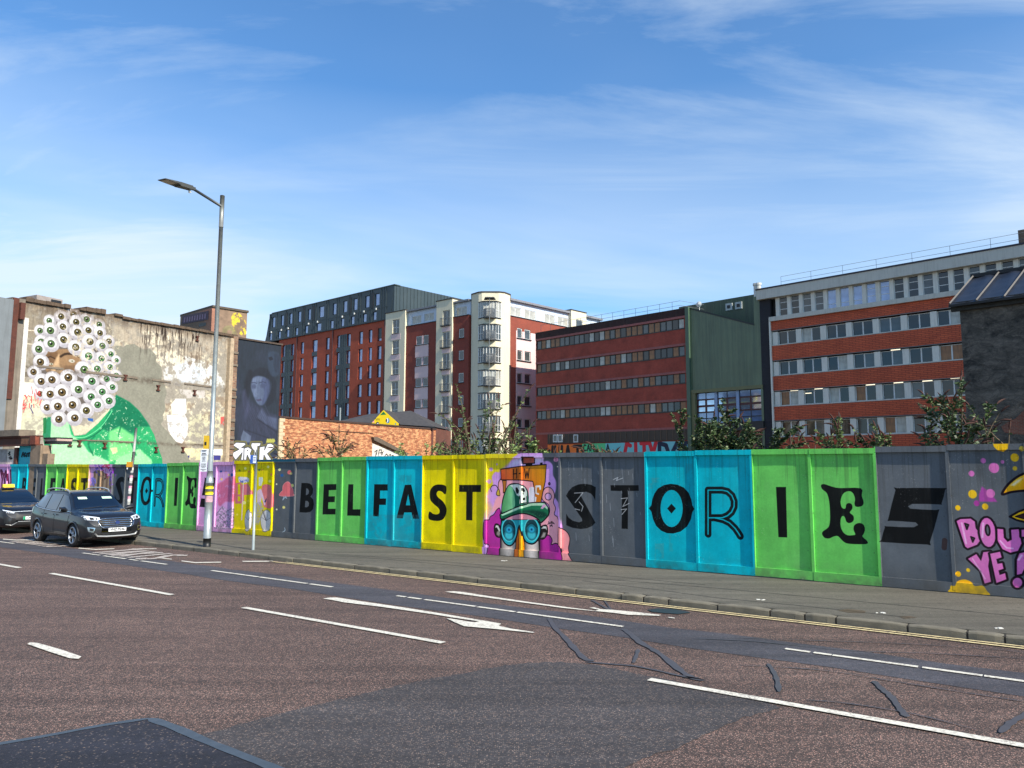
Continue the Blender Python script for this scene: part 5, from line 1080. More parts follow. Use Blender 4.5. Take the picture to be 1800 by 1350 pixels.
trows = [(145, 268), (325, 442), (505, 622), (685, 802), (865, 985), (1045, 1165), (1225, 1345)]
xbl, xbr = TW.x(841.5, 600), TW.x(880, 600); xm = (xbl + xbr) / 2; w_ = xbr - xbl
to_l = lambda x, y, z: invA @ TW.w(x, y, z)
for j, (a, b) in enumerate(trows):
    zt_, zb_ = TW.z(*qa(860, a)), TW.z(*qa(860, b))
    plan = [(xbl, 0), (xbl + w_ * .22, -.75), (xbr - w_ * .22, -.75), (xbr, 0)]
    fm = MB(); pn = MB()
    for (p, q) in zip(plan[:-1], plan[1:]):
        nd = 2 if p[1] == q[1] else 1
        for kk in range(nd * 2 + 1):
            t = kk / (nd * 2); X_, Y_ = p[0] + (q[0] - p[0]) * t, p[1] + (q[1] - p[1]) * t; c_ = to_l(X_, Y_, 0); fm.box(c_.x - .05, c_.x + .05, c_.y - .05, c_.y + .05, zb_, zt_)
        for zf in (zb_ + .05, zb_ + (zt_ - zb_) * .42, zt_ - .05): fm.tube([to_l(p[0], p[1], zf), to_l(q[0], q[1], zf)], .05, 4)
        pn.add([to_l(p[0], p[1] + .03, zb_), to_l(q[0], q[1] + .03, zb_), to_l(q[0], q[1] + .03, zt_), to_l(p[0], p[1] + .03, zt_)], [(0, 1, 2, 3)])
    o = fm.build('bay_window', WHT, AP.root); pn.build('pane', GLS2 if j % 3 else GLSB, o)
    sl_ = MB(); sl_.prism([tuple(to_l(x, y * 1.1, 0)[:2]) for x, y in [(xbl - .1, .0), (xbl + w_ * .2, -.8), (xbr - w_ * .2, -.8), (xbr + .1, .0)]], zt_, zt_ + .1, 'z'); sl_.prism([tuple(to_l(x, y * 1.1, 0)[:2]) for x, y in [(xbl - .1, .0), (xbl + w_ * .2, -.8), (xbr - w_ * .2, -.8), (xbr + .1, .0)]], zb_ - .12, zb_ - .02, 'z'); sl_.build('bay_ledge', BLK, AP.root, fixn=True)
    if j < 6:
        znx = TW.z(*qa(860, trows[j + 1][0])) + .12; MB().prism([tuple(to_l(x, y, 0)[:2]) for x, y in [(xbl, .0), (xbl + w_ * .22, -.74), (xbr - w_ * .22, -.74), (xbr, .0)]], znx, zb_ - .13, 'z').build('bay_apron', crm, AP.root, fixn=True)
    # small curved balcony in the middle of the bay
    n_ = 10; arc = [(xm + math.cos(math.pi * (1 + t / n_)) * w_ * .27, -.75 + math.sin(math.pi * (1 + t / n_)) * 1.0) for t in range(n_ + 1)]
    d = MB(); d.prism([tuple(to_l(x, y, 0)[:2]) for x, y in arc], zb_ - .2, zb_ - .02, 'z'); ob = d.build('balcony', plain('balcony_dark', (58, 60, 62), .5), AP.root, fixn=True)
    rl = MB(); rl.tube([to_l(x, y, zb_ + 1.1) for x, y in arc], .035, 5)
    for i in range(0, 4 * n_ + 1):
        t = i / 4; k0 = min(int(t), n_ - 1); x_ = arc[k0][0] + (arc[k0 + 1][0] - arc[k0][0]) * (t - k0); y_ = arc[k0][1] + (arc[k0 + 1][1] - arc[k0][1]) * (t - k0)
        c_ = to_l(x_, y_, 0); rl.box(c_.x - .015, c_.x + .015, c_.y - .015, c_.y + .015, zb_, zb_ + 1.1)
    rl.build('railing', STEEL, ob)
MB().tube([to_l(xm, -1.75, TW.z(861, 780)), to_l(xm, -1.75, TW.z(861, 530))], .05, 6).build('balcony_pole', STEEL, AP.root)
zc_ = TW.z(861, 528); MB().prism([tuple(to_l(x, y, 0)[:2]) for x, y in [(xm - w_ * .27, -.2), (xm - w_ * .2, -1.6), (xm + w_ * .2, -1.6), (xm + w_ * .27, -.2)]], zc_, zc_ + .14, 'z').build('bay_hood', MATS['balcony_dark'], AP.root, fixn=True)
# right-hand facade
RA = Fac('', '', '', 896.5, 700, Yt + 1.1, 45., root=AP.root)
rootR = bpy.data.objects.new('right_wing', None); link(rootR, AP.root); rootR.matrix_local = invA @ (Matrix.Translation(RA.o) @ Matrix.Rotation(math.atan2(RA.X.y, RA.X.x), 4, 'Z'))
rxx = lambda a, b=700: RA.x(*qa(a, b)); rzz = lambda a, b: RA.z(*qa(a, b))
XE = RA.x(1058, 560) ; zbr = (rzz(1018, 246) + rzz(1305, 300)) / 2; zatr = (rzz(1020, 118) + rzz(1300, 192)) / 2
rowsR = [(362, 440), (535, 612), (712, 790), (888, 965), (1068, 1140), (1240, 1312)]
hR = []
for a, b in ((1075, 1114), (1134, 1180)):
    for p, q in rowsR: hR.append((rxx(a, 600), rxx(b, 600), rzz(1178, q), rzz(1178, p)))
mb = holed_wall(MB(), 0, XE, 0, zbr, hR, .18); shell(mb, 0, XE, 0, 12, 0, zbr); mb.build('brick_wall', brick('sun_toned_red_brick', (146, 62, 42), (132, 54, 38), (118, 72, 58), streak=.1, var=.2), rootR)  # right wing brick: copy of the block's red brick, toned as sunlit
px0, px1 = rxx(1066, 600), rxx(1242, 600); zpk = rzz(1080, 366)
mb = holed_wall(MB(), px0, px1, 0, zpk, hR, .05, -.05); mb.quad((px0, -.05, 0), (px0, 0, 0), (px0, 0, zpk), (px0, -.05, zpk)); mb.build('pink_panel', pnk, rootR)
for h in hR: window(rootR, *h, .06, WHT, GLS2, fw=.1)
for j in range(6): MB().box(hR[j][0] - .15, hR[j + 6][1] + .1, -.2, .02, hR[j][2] - .12, hR[j][2]).build('sill', BLK, rootR)
at = [(rxx(1028, 220), rxx(1118, 220)), (rxx(1145, 240), rxx(1232, 240)), (RA.x(960, 555), RA.x(978, 555)), (RA.x(983, 560), RA.x(1001, 560))]
za0, za1 = rzz(1075, 250), rzz(1075, 178)
hA = [(a, b, za0, za1) for a, b in at]
mb = holed_wall(MB(), 0, XE, zbr, zatr, hA, .15, .3); shell(mb, 0, XE, .3, 12, zbr, zatr); mb.build('attic_panel', pbl, rootR)
for h in hA: window(rootR, *h, .36, WHT, GLSB, bars=(.5,), fw=.1)
MB().box(-.1, XE + .1, -.15, 12, zatr, zatr + .3).build('roof_edge', MATS['grey_roof_edge'], rootR); MB().box(0, XE, -.08, .3, zbr - .1, zbr + .02).build('ledge', BLK, rootR)
xt0, xt1 = RA.x(1001.5, 560), RA.x(1028, 560); zt_ = RA.z(1005, 546)
mb = MB(); holed_wall(mb, xt0, xt1, zbr - 6, zt_, [(RA.x(1010, 570), RA.x(1022, 570), RA.z(1014, 578), RA.z(1014, 562))], .1, -.3); shell(mb, xt0, xt1, -.3, 6, zbr - 6, zt_); mb.build('stair_turret', crm, rootR); window(rootR, RA.x(1010, 570), RA.x(1022, 570), RA.z(1014, 578), RA.z(1014, 562), -.22, WHT, GLS2, fw=.1)
MB().box(xt0 - .1, xt1 + .1, -.4, 6, zt_, zt_ + .12).build('coping', MATS['dark_coping'], rootR)
bpy.context.view_layer.update()
for ch in [o for o in COL.objects if o.parent == rootR]:
    ml = rootR.matrix_local @ Matrix.LocRotScale(ch.location, ch.rotation_euler, ch.scale); ch.parent = AP.root; ch.matrix_local = ml
bpy.data.objects.remove(rootR)
# ------------------------------------------------------------------ derelict party wall with the eyeball mural
MW = Fac('mural_wall', 'tall derelict rendered wall with a mural of a head made of eyeballs above a green jumper', 'wall', 28, 700, 45., 27.)
xe = MW.x(411, 700); ztL, ztR = MW.z(28, 527), MW.z(411, 590)
mc = Canvas(MW, -1.5, xe + .5, 0., max(ztL, ztR) + 1.5, 78, 0.)
mh, mw_ = mc.h, mc.w
N1_ = fbm(mh, mw_, 60, 6, .6, 41); N2_ = fbm(mh, mw_, 22, 5, .65, 42); N3_ = fbm(mh, mw_, 8, 4, .6, 43); ND = fbm(mh, mw_, 7, 4, .6, 44, 1., 9.)
mc.a[:] = np.array((160, 152, 139), np.float32) / 255
w1 = np.clip((N2_ - .5) * 12, 0, 1)
def tintm(mask, c, a=1.): mc.a[:] = mc.a + (np.array(c, np.float32) / 255 - mc.a) * (mask * a)[..., None]
tintm(w1 * np.clip((N1_ - .42) * 8, 0, 1), (212, 202, 176)); tintm(np.clip((N1_ - .58) * 9, 0, 1), (134, 116, 98), .7)
qm = zz_(0, 500, .2372); Tm = lambda *p: [mc.T(*qm(a, b)) for a, b in p]; qn = zz_(0, 500, .2778); Tn = lambda *p: [mc.T(*qn(a, b)) for a, b in p]; qz = zz_(200, 520, .2222); Tz = lambda *p: [mc.T(*qz(a, b)) for a, b in p]
rag = np.clip((N2_ - .36) * 9, 0, 1); rag2 = np.clip((N2_ - .44) * 9, 0, 1)
mc.poly(Tm((125, 200), (330, 190), (700, 180), (830, 330), (800, 640), (100, 640)), (140, 130, 114), .85, 6, tex=rag)
mc.poly(Tm((80, 720), (330, 740), (340, 1120), (60, 1120)), (206, 204, 176), .95, 6, tex=np.clip(rag + .35, 0, 1)); mc.poly(Tm((85, 720), (330, 735), (330, 820), (85, 830)), (236, 234, 222), 1, 5)
mc.poly(Tm((120, 330), (330, 345), (330, 352), (120, 338)), (222, 212, 190), .8); mc.poly(Tm((120, 425), (270, 445), (270, 452), (120, 433)), (222, 212, 190), .8); 
mc.poly(Tm((85, 640), (330, 660), (330, 690), (85, 680)), (110, 98, 84), .8, 3)
# right-hand flaking
mc.poly(Tz((380, 480), (560, 470), (700, 520), (800, 560), (880, 700), (860, 760), (400, 700)), (214, 214, 210), .95, 8, tex=rag2); mc.poly(Tz((0, 240), (250, 250), (560, 290), (900, 350), (900, 450), (560, 480), (250, 430), (0, 330)), (180, 167, 148), .85, 8, tex=rag)
mc.poly(Tz((220, 270), (550, 300), (560, 560), (380, 560), (260, 430)), (228, 216, 190), .9, 8, tex=rag2)
mc.poly(Tz((470, 560), (560, 530), (720, 580), (740, 640), (640, 690), (520, 680)), (206, 212, 220), .95, 8, tex=np.clip(rag + .3, 0, 1))
mc.poly(Tz((455, 860), (490, 815), (570, 815), (575, 930), (540, 940), (460, 930)), (238, 236, 234), 1, 5); mc.poly(Tz((420, 945), (560, 935), (590, 1000), (580, 1100), (540, 1170), (480, 1150), (430, 1060)), (234, 232, 232), .98, 6, tex=np.clip(rag + .4, 0, 1))
mc.poly(Tz((520, 740), (720, 750), (720, 810), (540, 810)), (214, 206, 200), .8, 5, tex=rag); mc.poly(Tz((600, 950), (860, 900), (860, 1160), (600, 1180)), (206, 200, 166), .8, 6, tex=rag2)
mc.poly(Tz((540, 1205), (860, 1210), (860, 1300), (580, 1300)), (228, 218, 170), .9, 6, tex=np.clip(rag + .2, 0, 1)); mc.poly(Tz((700, 1215), (860, 1215), (860, 1262), (700, 1255)), (244, 242, 236), 1, 2); mc.poly(Tz((790, 1262), (845, 1262), (842, 1300), (790, 1300)), (64, 62, 130), 1, 2); mc.poly(Tz((570, 1265), (600, 1262), (598, 1285), (575, 1290)), (64, 62, 120), 1, 2)
mc.poly(Tz((845, 960), (872, 955), (872, 1030), (845, 1025)), (206, 70, 70), .8, 4, tex=rag)
# grey painted shadow of the head
GS = (138, 136, 122)
mc.poly(Tn((700, 440), (740, 380), (780, 400), (800, 382), (850, 378), (885, 400), (905, 412), (950, 408), (990, 450), (985, 490), (1020, 520), (1025, 570), (1020, 610), (1045, 640), (1055, 690), (1040, 740), (1048, 790), (1030, 830), (1035, 860), (1018, 885), (1060, 930), (1120, 1000), (1180, 1070), (1210, 1130), (1000, 1130), (960, 930), (880, 810), (740, 700), (720, 560)), GS, .98, 2, tex=np.clip((N3_ + N2_ * .5 - .42) * 14, 0, 1))
# jumper
GR1, GR2, GR3 = (18, 112, 78), (40, 158, 98), (168, 226, 170)
mc.poly(Tn((290, 850), (300, 930), (330, 1000), (330, 1150), (1030, 1150), (1025, 1100), (1000, 1030), (975, 950), (930, 870), (880, 800), (820, 745), (735, 700), (720, 740), (690, 800), (620, 880), (540, 950), (470, 960), (440, 880), (430, 840)), GR2, 1, 2)
mc.poly(Tn((735, 700), (820, 745), (880, 800), (930, 870), (950, 900), (870, 900), (820, 960), (760, 900), (690, 940), (640, 900), (700, 790)), GR1, 1, 10)
mc.poly(Tn((295, 850), (430, 850), (450, 950), (520, 1000), (560, 1060), (690, 1120), (690, 1150), (330, 1150), (330, 1000), (300, 930)), GR3, 1, 8)
mc.poly(Tn((690, 930), (760, 900), (850, 960), (840, 1060), (760, 1100), (690, 1130)), (120, 214, 130), .95, 14); mc.poly(Tn((740, 1100), (880, 1040), (960, 1110), (960, 1150), (720, 1150)), (160, 232, 160), .9, 10); mc.poly(Tn((695, 1035), (740, 1030), (745, 1060), (715, 1075)), (222, 206, 160), .9, 5)
mc.poly(Tn((300, 840), (325, 840), (318, 1000), (335, 1150), (300, 1150), (270, 950)), (24, 120, 80), .9, 3)
mc.stroke(Tn((440, 985), (520, 985), (600, 950), (680, 880), (740, 790)), (16, 110, 74), .09, smooth=True); mc.stroke(Tn((455, 965), (540, 965), (640, 900), (710, 800)), (110, 216, 150), .05, smooth=True)
for P in [((860, 800), (780, 860), (750, 960)), ((900, 860), (850, 930), (870, 1000)), ((600, 960), (560, 1010), (590, 1080)), ((830, 1000), (860, 1080))]: mc.stroke(Tn(*P), (12, 104, 70), .12, .7, 5, smooth=True)
mc.poly(Tn((450, 880), (560, 900), (640, 830), (700, 780), (690, 800), (620, 880), (540, 945), (470, 955)), (208, 200, 172), .95, 3)
tj = np.clip((N3_ - .63) * 30, 0, 1) * np.clip((N2_ - .5) * 10, 0, 1); mc.poly(Tn((735, 700), (880, 800), (1000, 1030), (1030, 1150), (520, 1150), (690, 800)), (220, 222, 190), .75, 3, tex=tj)
mc.poly(Tm((648, 990), (690, 995), (690, 1018), (655, 1010)), (40, 90, 170), .95, 4); mc.poly(Tm((320, 990), (345, 985), (340, 1100), (320, 1110)), (24, 110, 60), .9)
# head: dark gaps, brown brow and nose, then the eyeballs
mc.poly(Tm((340, 300), (500, 210), (650, 240), (800, 380), (850, 640), (820, 800), (700, 900), (560, 960), (420, 980), (320, 850), (260, 650), (260, 420)), (96, 88, 84), .9, 8, smooth=True)
mc.poly(Tm((330, 520), (400, 490), (480, 478), (560, 500), (620, 560), (600, 640), (520, 660), (400, 660), (340, 640)), (142, 112, 82), 1, 5, smooth=True); mc.poly(Tm((340, 520), (420, 500), (440, 560), (400, 600), (350, 590)), (110, 82, 58), .9, 10, smooth=True)
mc.poly(Tm((420, 540), (440, 520), (440, 600), (470, 640), (430, 655), (380, 650), (385, 620)), (206, 172, 132), .9, 9, smooth=True); mc.stroke(Tm((450, 535), (490, 515), (560, 520), (600, 545)), (56, 42, 32), .14, 1, 5, smooth=True); mc.stroke(Tm((345, 545), (375, 535), (405, 550)), (70, 52, 38), .09, 1, 4)
mc.poly(Tm((470, 600), (560, 600), (550, 640), (480, 645)), (110, 84, 62), .7, 10)
for (a, b, r_) in [(532, 568, 24), (378, 590, 16)]:
    c0 = Tm((a, b))[0]; mc.ell(c0, r_ * .2372 / 1330 * 45 * 1.1 * mc.k, .55 * r_ * .2372 / 1330 * 45 * mc.k * 1.05, (186, 178, 164), 1, 3); mc.ell((c0[0] + 2, c0[1]), 3.2, 3.6, (84, 96, 50), 1, 2); mc.ell((c0[0] + 2, c0[1]), 1.5, 1.6, (12, 12, 10), 1, 1)
EY = [(300, 345, 45), (370, 270, 45), (545, 222, 52), (732, 300, 45), (655, 265, 46), (452, 240, 48), (642, 262, 48), (565, 277, 50), (470, 315, 50), (378, 342, 57), (652, 342, 48), (740, 357, 45), (572, 358, 57), (312, 430, 55), (295, 480, 58), (802, 420, 45), (663, 427, 55), (755, 453, 48), (475, 413, 55), (380, 443, 57), (562, 468, 57), (815, 515, 42), (860, 560, 34), (748, 547, 48), (655, 533, 58), (305, 577, 57), (812, 615, 45), (858, 675, 42), (718, 627, 52), (620, 632, 62), (255, 652, 50), (785, 698, 47), (828, 762, 45), (678, 718, 57), (310, 717, 56), (390, 703, 58), (508, 693, 62), (755, 798, 53), (580, 777, 60), (300, 812, 45), (372, 817, 57), (463, 800, 62), (673, 832, 55), (800, 865, 54), (352, 910, 52), (722, 893, 52), (640, 935, 55), (538, 890, 60), (430, 905, 60), (438, 998, 57), (552, 990, 57)]
rr_ = random.Random(5)
for (a, b, r_) in EY:
    c0 = Tm((a, b))[0]; c1 = Tm((a + r_, b))[0]; c2 = Tm((a, b + r_))[0]; RX, RY = abs(c1[0] - c0[0]) * 1.06, abs(c2[1] - c0[1]) * 1.04
    mc.ell(c0, RX * 1.05, RY * 1.05, (132, 128, 128), .35, 3); mc.ell(c0, RX, RY, (182, 178, 182), 1, 2); mc.ell((c0[0] - RX * .12, c0[1] + RY * .12), RX * .74, RY * .74, (226, 223, 224), .85, 10)
    mc.ell((c0[0], c0[1] - RY * .62), RX * .66, RY * .3, (160, 156, 166), .5, 6)
    ox, oy = (a - 510) / 330 * RX * .12 + rr_.uniform(-.05, .05) * RX, rr_.uniform(-.08, .06) * RY
    col = (92, 84, 44) if rr_.random() < .55 else (84, 112, 66)
    if a > 640 and b > 500: col = (74, 122, 74)
    if a < 560 and b > 560: col = (98, 80, 48)
    mc.ell((c0[0] + ox, c0[1] + oy), RX * .46, RY * .46, tuple(int(x * .5) for x in col), 1, 2); mc.ell((c0[0] + ox, c0[1] + oy), RX * .38, RY * .38, col, 1, 3); mc.ell((c0[0] + ox, c0[1] + oy), RX * .17, RY * .17, (8, 8, 8), 1, 2)
    mc.ell((c0[0] + ox - RX * .1, c0[1] + oy + RY * .13), RX * .08, RY * .08, (250, 250, 250), 1, 1.5)
    for t in range(3):
        an = rr_.uniform(0, 6.28); mc.stroke([(c0[0] + RX * .9 * math.cos(an), c0[1] + RY * .9 * math.sin(an)), (c0[0] + RX * .6 * math.cos(an + .25), c0[1] + RY * .6 * math.sin(an + .25))], (180, 150, 150), .02, .5)
mc.poly(Tm((560, 650), (700, 640), (800, 700), (700, 760)), (196, 188, 176), .0, 3)
tl_ = np.clip((N3_ - .60) * 26, 0, 1); mc.poly(Tm((620, 520), (860, 480), (880, 660), (760, 680), (640, 640)), (216, 200, 170), .8, 6, tex=tl_)
fl = np.clip((N2_ - .56) * 16, 0, 1) * np.clip((N3_ - .44) * 12, 0, 1); mc.poly(Tm((450, 180), (880, 200), (900, 560), (860, 760), (600, 640), (480, 420)), (196, 184, 160), .8, 10, tex=fl)
# red scribble tag
for k_ in range(26):
    a, b = rr_.uniform(110, 205), rr_.uniform(860, 955); mc.stroke(Tm((a, b), (a + rr_.uniform(-40, 40), b + rr_.uniform(-50, 30))), (214, 64, 70), .035, .85)
for k_ in range(18):
    a, b = 170 + k_ * 8, rr_.uniform(810, 900); mc.stroke(Tm((a, b), (a + rr_.uniform(-14, 18), b + rr_.uniform(-60, 50))), (214, 50, 60), .05, .85)
mc.stroke(Tm((235, 895), (228, 920), (245, 955)), (70, 60, 110), .06, .9)
# tide marks: black drips from the coping, dirt near ledges
zr_ = (np.arange(mh) / mc.k)[:, None]; xr_ = (np.arange(mw_) / mc.k + mc.x0)[None]
zt_here = ztL + (ztR - ztL) * np.clip(xr_ / xe, 0, 1)
dd = zt_here - zr_
dr = np.clip((ND - .5) * 7, 0, 1) * np.clip(1 - dd / 3.2, 0, 1) ** 1.3; tintm(np.clip(dr * (.25 + 1.1 * ((xr_ > xe * .48) & (xr_ < xe * .8))), 0, 1), (44, 34, 30), .9)
tintm(np.clip(1 - dd / .8, 0, 1) * np.clip((N2_ - .3) * 4, 0, 1), (92, 74, 60), .8)
for (lv, wd) in ((MW.z(*qn(780, 592)), .22), (MW.z(*qn(700, 998)), .12)): tintm(np.exp(-((zr_ - lv) / wd) ** 2) * np.clip((N2_ - .35) * 4, 0, 1) * np.ones_like(xr_), (84, 72, 62), .6)
mc.a *= (1 + .2 * (N3_ - .5) + .16 * (N1_ - .5))[..., None]
mmat = mc.material('mural_wall_paint', .85, .5, .82, .2)
# wall body with a broken top edge
top = []; X_ = 0.
r_ = random.Random(8)
while X_ < xe: top.append((X_, ztL + (ztR - ztL) * X_ / xe + r_.uniform(-.09, .09) + (.12 if X_ < 6.5 else 0))); X_ += r_.uniform(.25, .6)
top.append((xe, ztR))
mb = MB(); n = len(top)
for (a, za_), (b, zb_) in zip(top[:-1], top[1:]):
    mb.add([(a, 0, 0), (b, 0, 0), (b, 0, zb_), (a, 0, za_), (a, .6, 0), (b, .6, 0), (b, .6, zb_), (a, .6, za_)], [(0, 1, 2, 3), (5, 4, 7, 6), (3, 2, 6, 7)])
mb.add([(0, 0, 0), (0, .6, 0), (0, .6, ztL), (0, 0, ztL), (xe, 0, 0), (xe, .6, 0), (xe, .6, ztR), (xe, 0, ztR)], [(0, 3, 2, 1), (4, 5, 6, 7)])
mb.build('wall', mmat, MW.root)
cop = plain('broken_coping', (92, 76, 62), .95, .4, 6, bump=.6); X_ = 0.1
while X_ < xe - .3:
    L_ = r_.uniform(.35, .9); zz1 = ztL + (ztR - ztL) * X_ / xe + (.12 if X_ < 6.5 else 0); hh_ = r_.uniform(.06, .22) if X_ < 6.8 else r_.uniform(.05, .1)
    if X_ > 6.8 or r_.random() < .85: MB().box(X_, min(X_ + L_ - .02, xe), -.12 - r_.uniform(0, .05), .62, zz1 - .1, zz1 + hh_).build('coping_stone', cop, MW.root)
    X_ += L_
# ledges left from the floors, stub beams, pipes
ledm = plain('ledge_concrete', (118, 106, 92), .9, .3, 5, bump=.5)
zl1 = MW.z(*qn(780, 588)); zl2 = MW.z(*qn(700, 996)); xs_ = 0
while xs_ < xe - .4:
    L_ = r_.uniform(.8, 1.8)
    if r_.random() < .75: MB().box(xs_, min(xs_ + L_, xe - .3), -r_.uniform(.02, .06), 0, zl1 + r_.uniform(-.03, .03), zl1 + .14).build('floor_ledge', ledm, MW.root)
    if r_.random() < .7: MB().box(xs_, min(xs_ + L_, xe - .3), -r_.uniform(.02, .05), 0, zl2 + r_.uniform(-.03, .03), zl2 + .08).build('floor_ledge', ledm, MW.root)
    xs_ += L_
rust = plain('rusted_steel', (84, 44, 32), .8, .4, 4, bump=.4); 
for (a, b) in [(998, 655), (1228, 685), (660, 1018), (985, 1045), (790, 590), (500, 1005), (1155, 1045), (1245, 343), (440, 1004)]:
    xa, za_ = MW.at(*qn(a, b)); MB().box(xa - .14, xa + .14, -.12, .0, za_ - .2, za_ - .13).box(xa - .05, xa + .05, -.12, 0, za_ - .13, za_ + .13).box(xa - .14, xa + .14, -.12, 0, za_ + .13, za_ + .2).build('stub_beam', rust, MW.root)
MB().box(0.05, .32, -.16, 0, 0, ztL - 1.).build('white_pipe', plain('flaky_white_pipe', (206, 202, 196), .7, .3, 7), MW.root)
xa, _ = MW.at(*qn(1425, 700)); MB().box(xa - .0, xa + .35, -.35, 0, 0, ztR - .3).build('pilaster', plain('pilaster_plaster', (176, 156, 130), .9, .3, 4, bump=.5, streak=.3), MW.root)
xb, _ = MW.at(*qn(1455, 700)); 
zz0 = .5
pb = brick('rotten_quoin_brick', (150, 116, 92), (110, 74, 58), (120, 104, 88), .3, .16, .4, .5, .03)
MB().box(xa + .42, xe, -.22, 0, 0, ztR - .05).build('quoin_strip', pb, MW.root)
while zz0 < ztR - 1:
    if r_.random() < .6: MB().box(xa + .38, xe + r_.uniform(-.1, .02), -.3, -.22, zz0, zz0 + r_.uniform(.1, .25)).build('broken_quoin', ledm, MW.root)
    zz0 += r_.uniform(.3, .8)
# left return: concrete column and rusty stanchion
xq = MW.x(8, 650); MB().box(xq - 2.5, xq, -.4, .6, 0, ztL - .1).build('pale_end_column', plain('pale_grey_concrete', (112, 118, 122), .8, .1, 2, streak=.3), MW.root)
MB().box(xq, 0, -.25, .6, 0, ztL + .08).build('end_column', plain('weathered_concrete', (122, 112, 100), .9, .25, 2, streak=.6), MW.root); MB().box(xq + .02, xq + .35, -.34, -.25, ztL - 6, ztL + .06).build('stanchion', rust, MW.root)
MB().box(xq + .35, xq + .62, -.55, -.25, ztL - 1.2, ztL - .2).build('bracket', rust, MW.root)
# rooftop plant box
a0 = MW.at(64, 530, 2.); a1 = MW.at(110, 531, 2.); MB().box(a0[0], a1[0], 2, 3.6, ztL - 1, MW.z(90, 523, 2.)).build('roof_plant_box', plain('pale_roof_box', (150, 140, 134), .8, .3, 3), MW.root)
MB().box(a0[0] + .55 * (a1[0] - a0[0]), a1[0] - .1, 1.96, 2, MW.z(90, 530, 2.), MW.z(90, 526, 2.)).build('roof_box_opening', BLK, MW.root)
# ------------------------------------------------------------------ brick hut on the roof behind
HB = Fac('roof_hut', 'flat-roofed brick hut with faded graffiti standing behind the mural wall', 'hut', 372, 560, 62., 45.)
hl = Fac('', '', '', 372, 560, 62., 132., root=HB.root)
pL = hl.o + hl.X * hl.x(317, 560); pC = HB.o; pR = HB.o + HB.X * HB.x(434, 565); zt_h = HB.z(372, 540)
invH = Matrix.Rotation(-HB.root.rotation_euler.z, 4, 'Z') @ Matrix.Translation(-Vector(HB.root.location)); f2 = [tuple((invH @ p)[:2]) for p in (pL, pC, pR, pR + (pL - pC))]
hcv = Canvas(HB, -1., HB.x(440, 565) + 1, 0, zt_h + 1, 40)
hcv.a[:] = np.array((128, 106, 88), np.float32) / 255; s5 = fbm(hcv.h, hcv.w, 18, 5, .65, 9); th = lambda a, b: hcv.T(*qz(a, b))
hcv.poly([th(768, 84), th(830, 84), th(830, 300), th(768, 280)], (150, 104, 86), .9, 4)
ys = np.clip((s5 - .45) * 10, 0, 1)
for (a, b, r_h) in [(975, 180, 40), (1005, 220, 38), (990, 260, 40), (1020, 280, 30), (960, 215, 26)]: hcv.ell(th(a, b), r_h * .5, r_h * .5, (206, 184, 50), .9, 4, tex=ys)
for r_h in (36, 52, 70): hcv.ell(th(915, 290), r_h * .32, r_h * .30, (120, 120, 80), .6, ring=.12)
hcv.a *= (1 + .5 * (s5 - .5))[..., None]
MB().prism(f2, 6, zt_h, 'z').build('walls', hcv.material('hut_paint', .85), HB.root, fixn=True)
c2 = [((x - f2[1][0]) * 1.03 + f2[1][0], (y - f2[1][1]) * 1.03 + f2[1][1] - .1) for x, y in f2]; MB().prism(c2, zt_h, zt_h + .18, 'z').build('roof_slab', plain('mossy_slab', (88, 78, 66), .95, .3, 4), HB.root, fixn=True)
hlr = lambda a, b, y: invH @ hl.w(*([hl.x(*qz(a, 150))] + [y] + [hl.z(*qz(a, b))]))
MB().add([hlr(545, 225, -.03), hlr(752, 188, -.03), hlr(752, 118, -.03), hlr(545, 160, -.03)], [(0, 1, 2, 3)]).build('graffiti_band', plain('purple_grey_graffiti', (84, 72, 84), .8, .5, 5), HB.root)
gp = MB()
for i in range(9):
    a = 560 + i * 20; gp.add([hlr(a, 214 - (a - 545) * .18, -.05), hlr(a + 12, 212 - (a - 545) * .18, -.05), hlr(a + 13, 172 - (a - 545) * .18, -.05), hlr(a + 3, 174 - (a - 545) * .18, -.05)], [(0, 1, 2, 3)])
gp.build('graffiti_letters', plain('pale_purple_letters', (132, 112, 134), .8, .3, 9), HB.root)
MB().add([hlr(680, 245, -.03), hlr(735, 235, -.03), hlr(735, 210, -.03), hlr(680, 222, -.03)], [(0, 1, 2, 3)]).build('opening', BLK, HB.root)
lp_ = MB(); lp_.tube([HB.root.matrix_basis.inverted() @ HB.w(.3, -.1, zt_h - .8), HB.root.matrix_basis.inverted() @ HB.w(.5, -.4, zt_h - .8)], .12, 8)
# ------------------------------------------------------------------ dark portrait gable
PG = Fac('portrait_wall', 'narrow gable painted dark blue with a mural of a woman in veils and white graffiti letters', 'wall', 411, 700, 60.2, 38.)
pxe = PG.x(491, 700); pzt = (PG.z(411, 597) + PG.z(490, 604)) / 2
pc = Canvas(PG, 0, pxe, 0, pzt + .2, 70)
pn1 = fbm(pc.h, pc.w, 90, 5, .6, 51); pn2 = fbm(pc.h, pc.w, 14, 4, .6, 52, .5, 2.5)
pc.a[:] = np.array((34, 46, 62), np.float32) / 255; pc.a += (np.array((72, 78, 112), np.float32) / 255 - pc.a) * (np.clip((pn1 - .45) * 3, 0, 1) * np.linspace(1.1, .1, pc.h)[:, None])[..., None].clip(0, 1)
P2 = lambda *p: [pc.T(*qz(a, b)) for a, b in p]
pc.poly(P2((1000, 1200), (960, 940), (1040, 760), (1100, 840), (1140, 860), (1180, 900), (1290, 960), (1290, 1180)), (64, 68, 100), .5, 30); pc.poly(P2((1130, 960), (1170, 890), (1210, 950), (1290, 970), (1290, 1060), (1200, 1010)), (92, 106, 140), .7, 12)
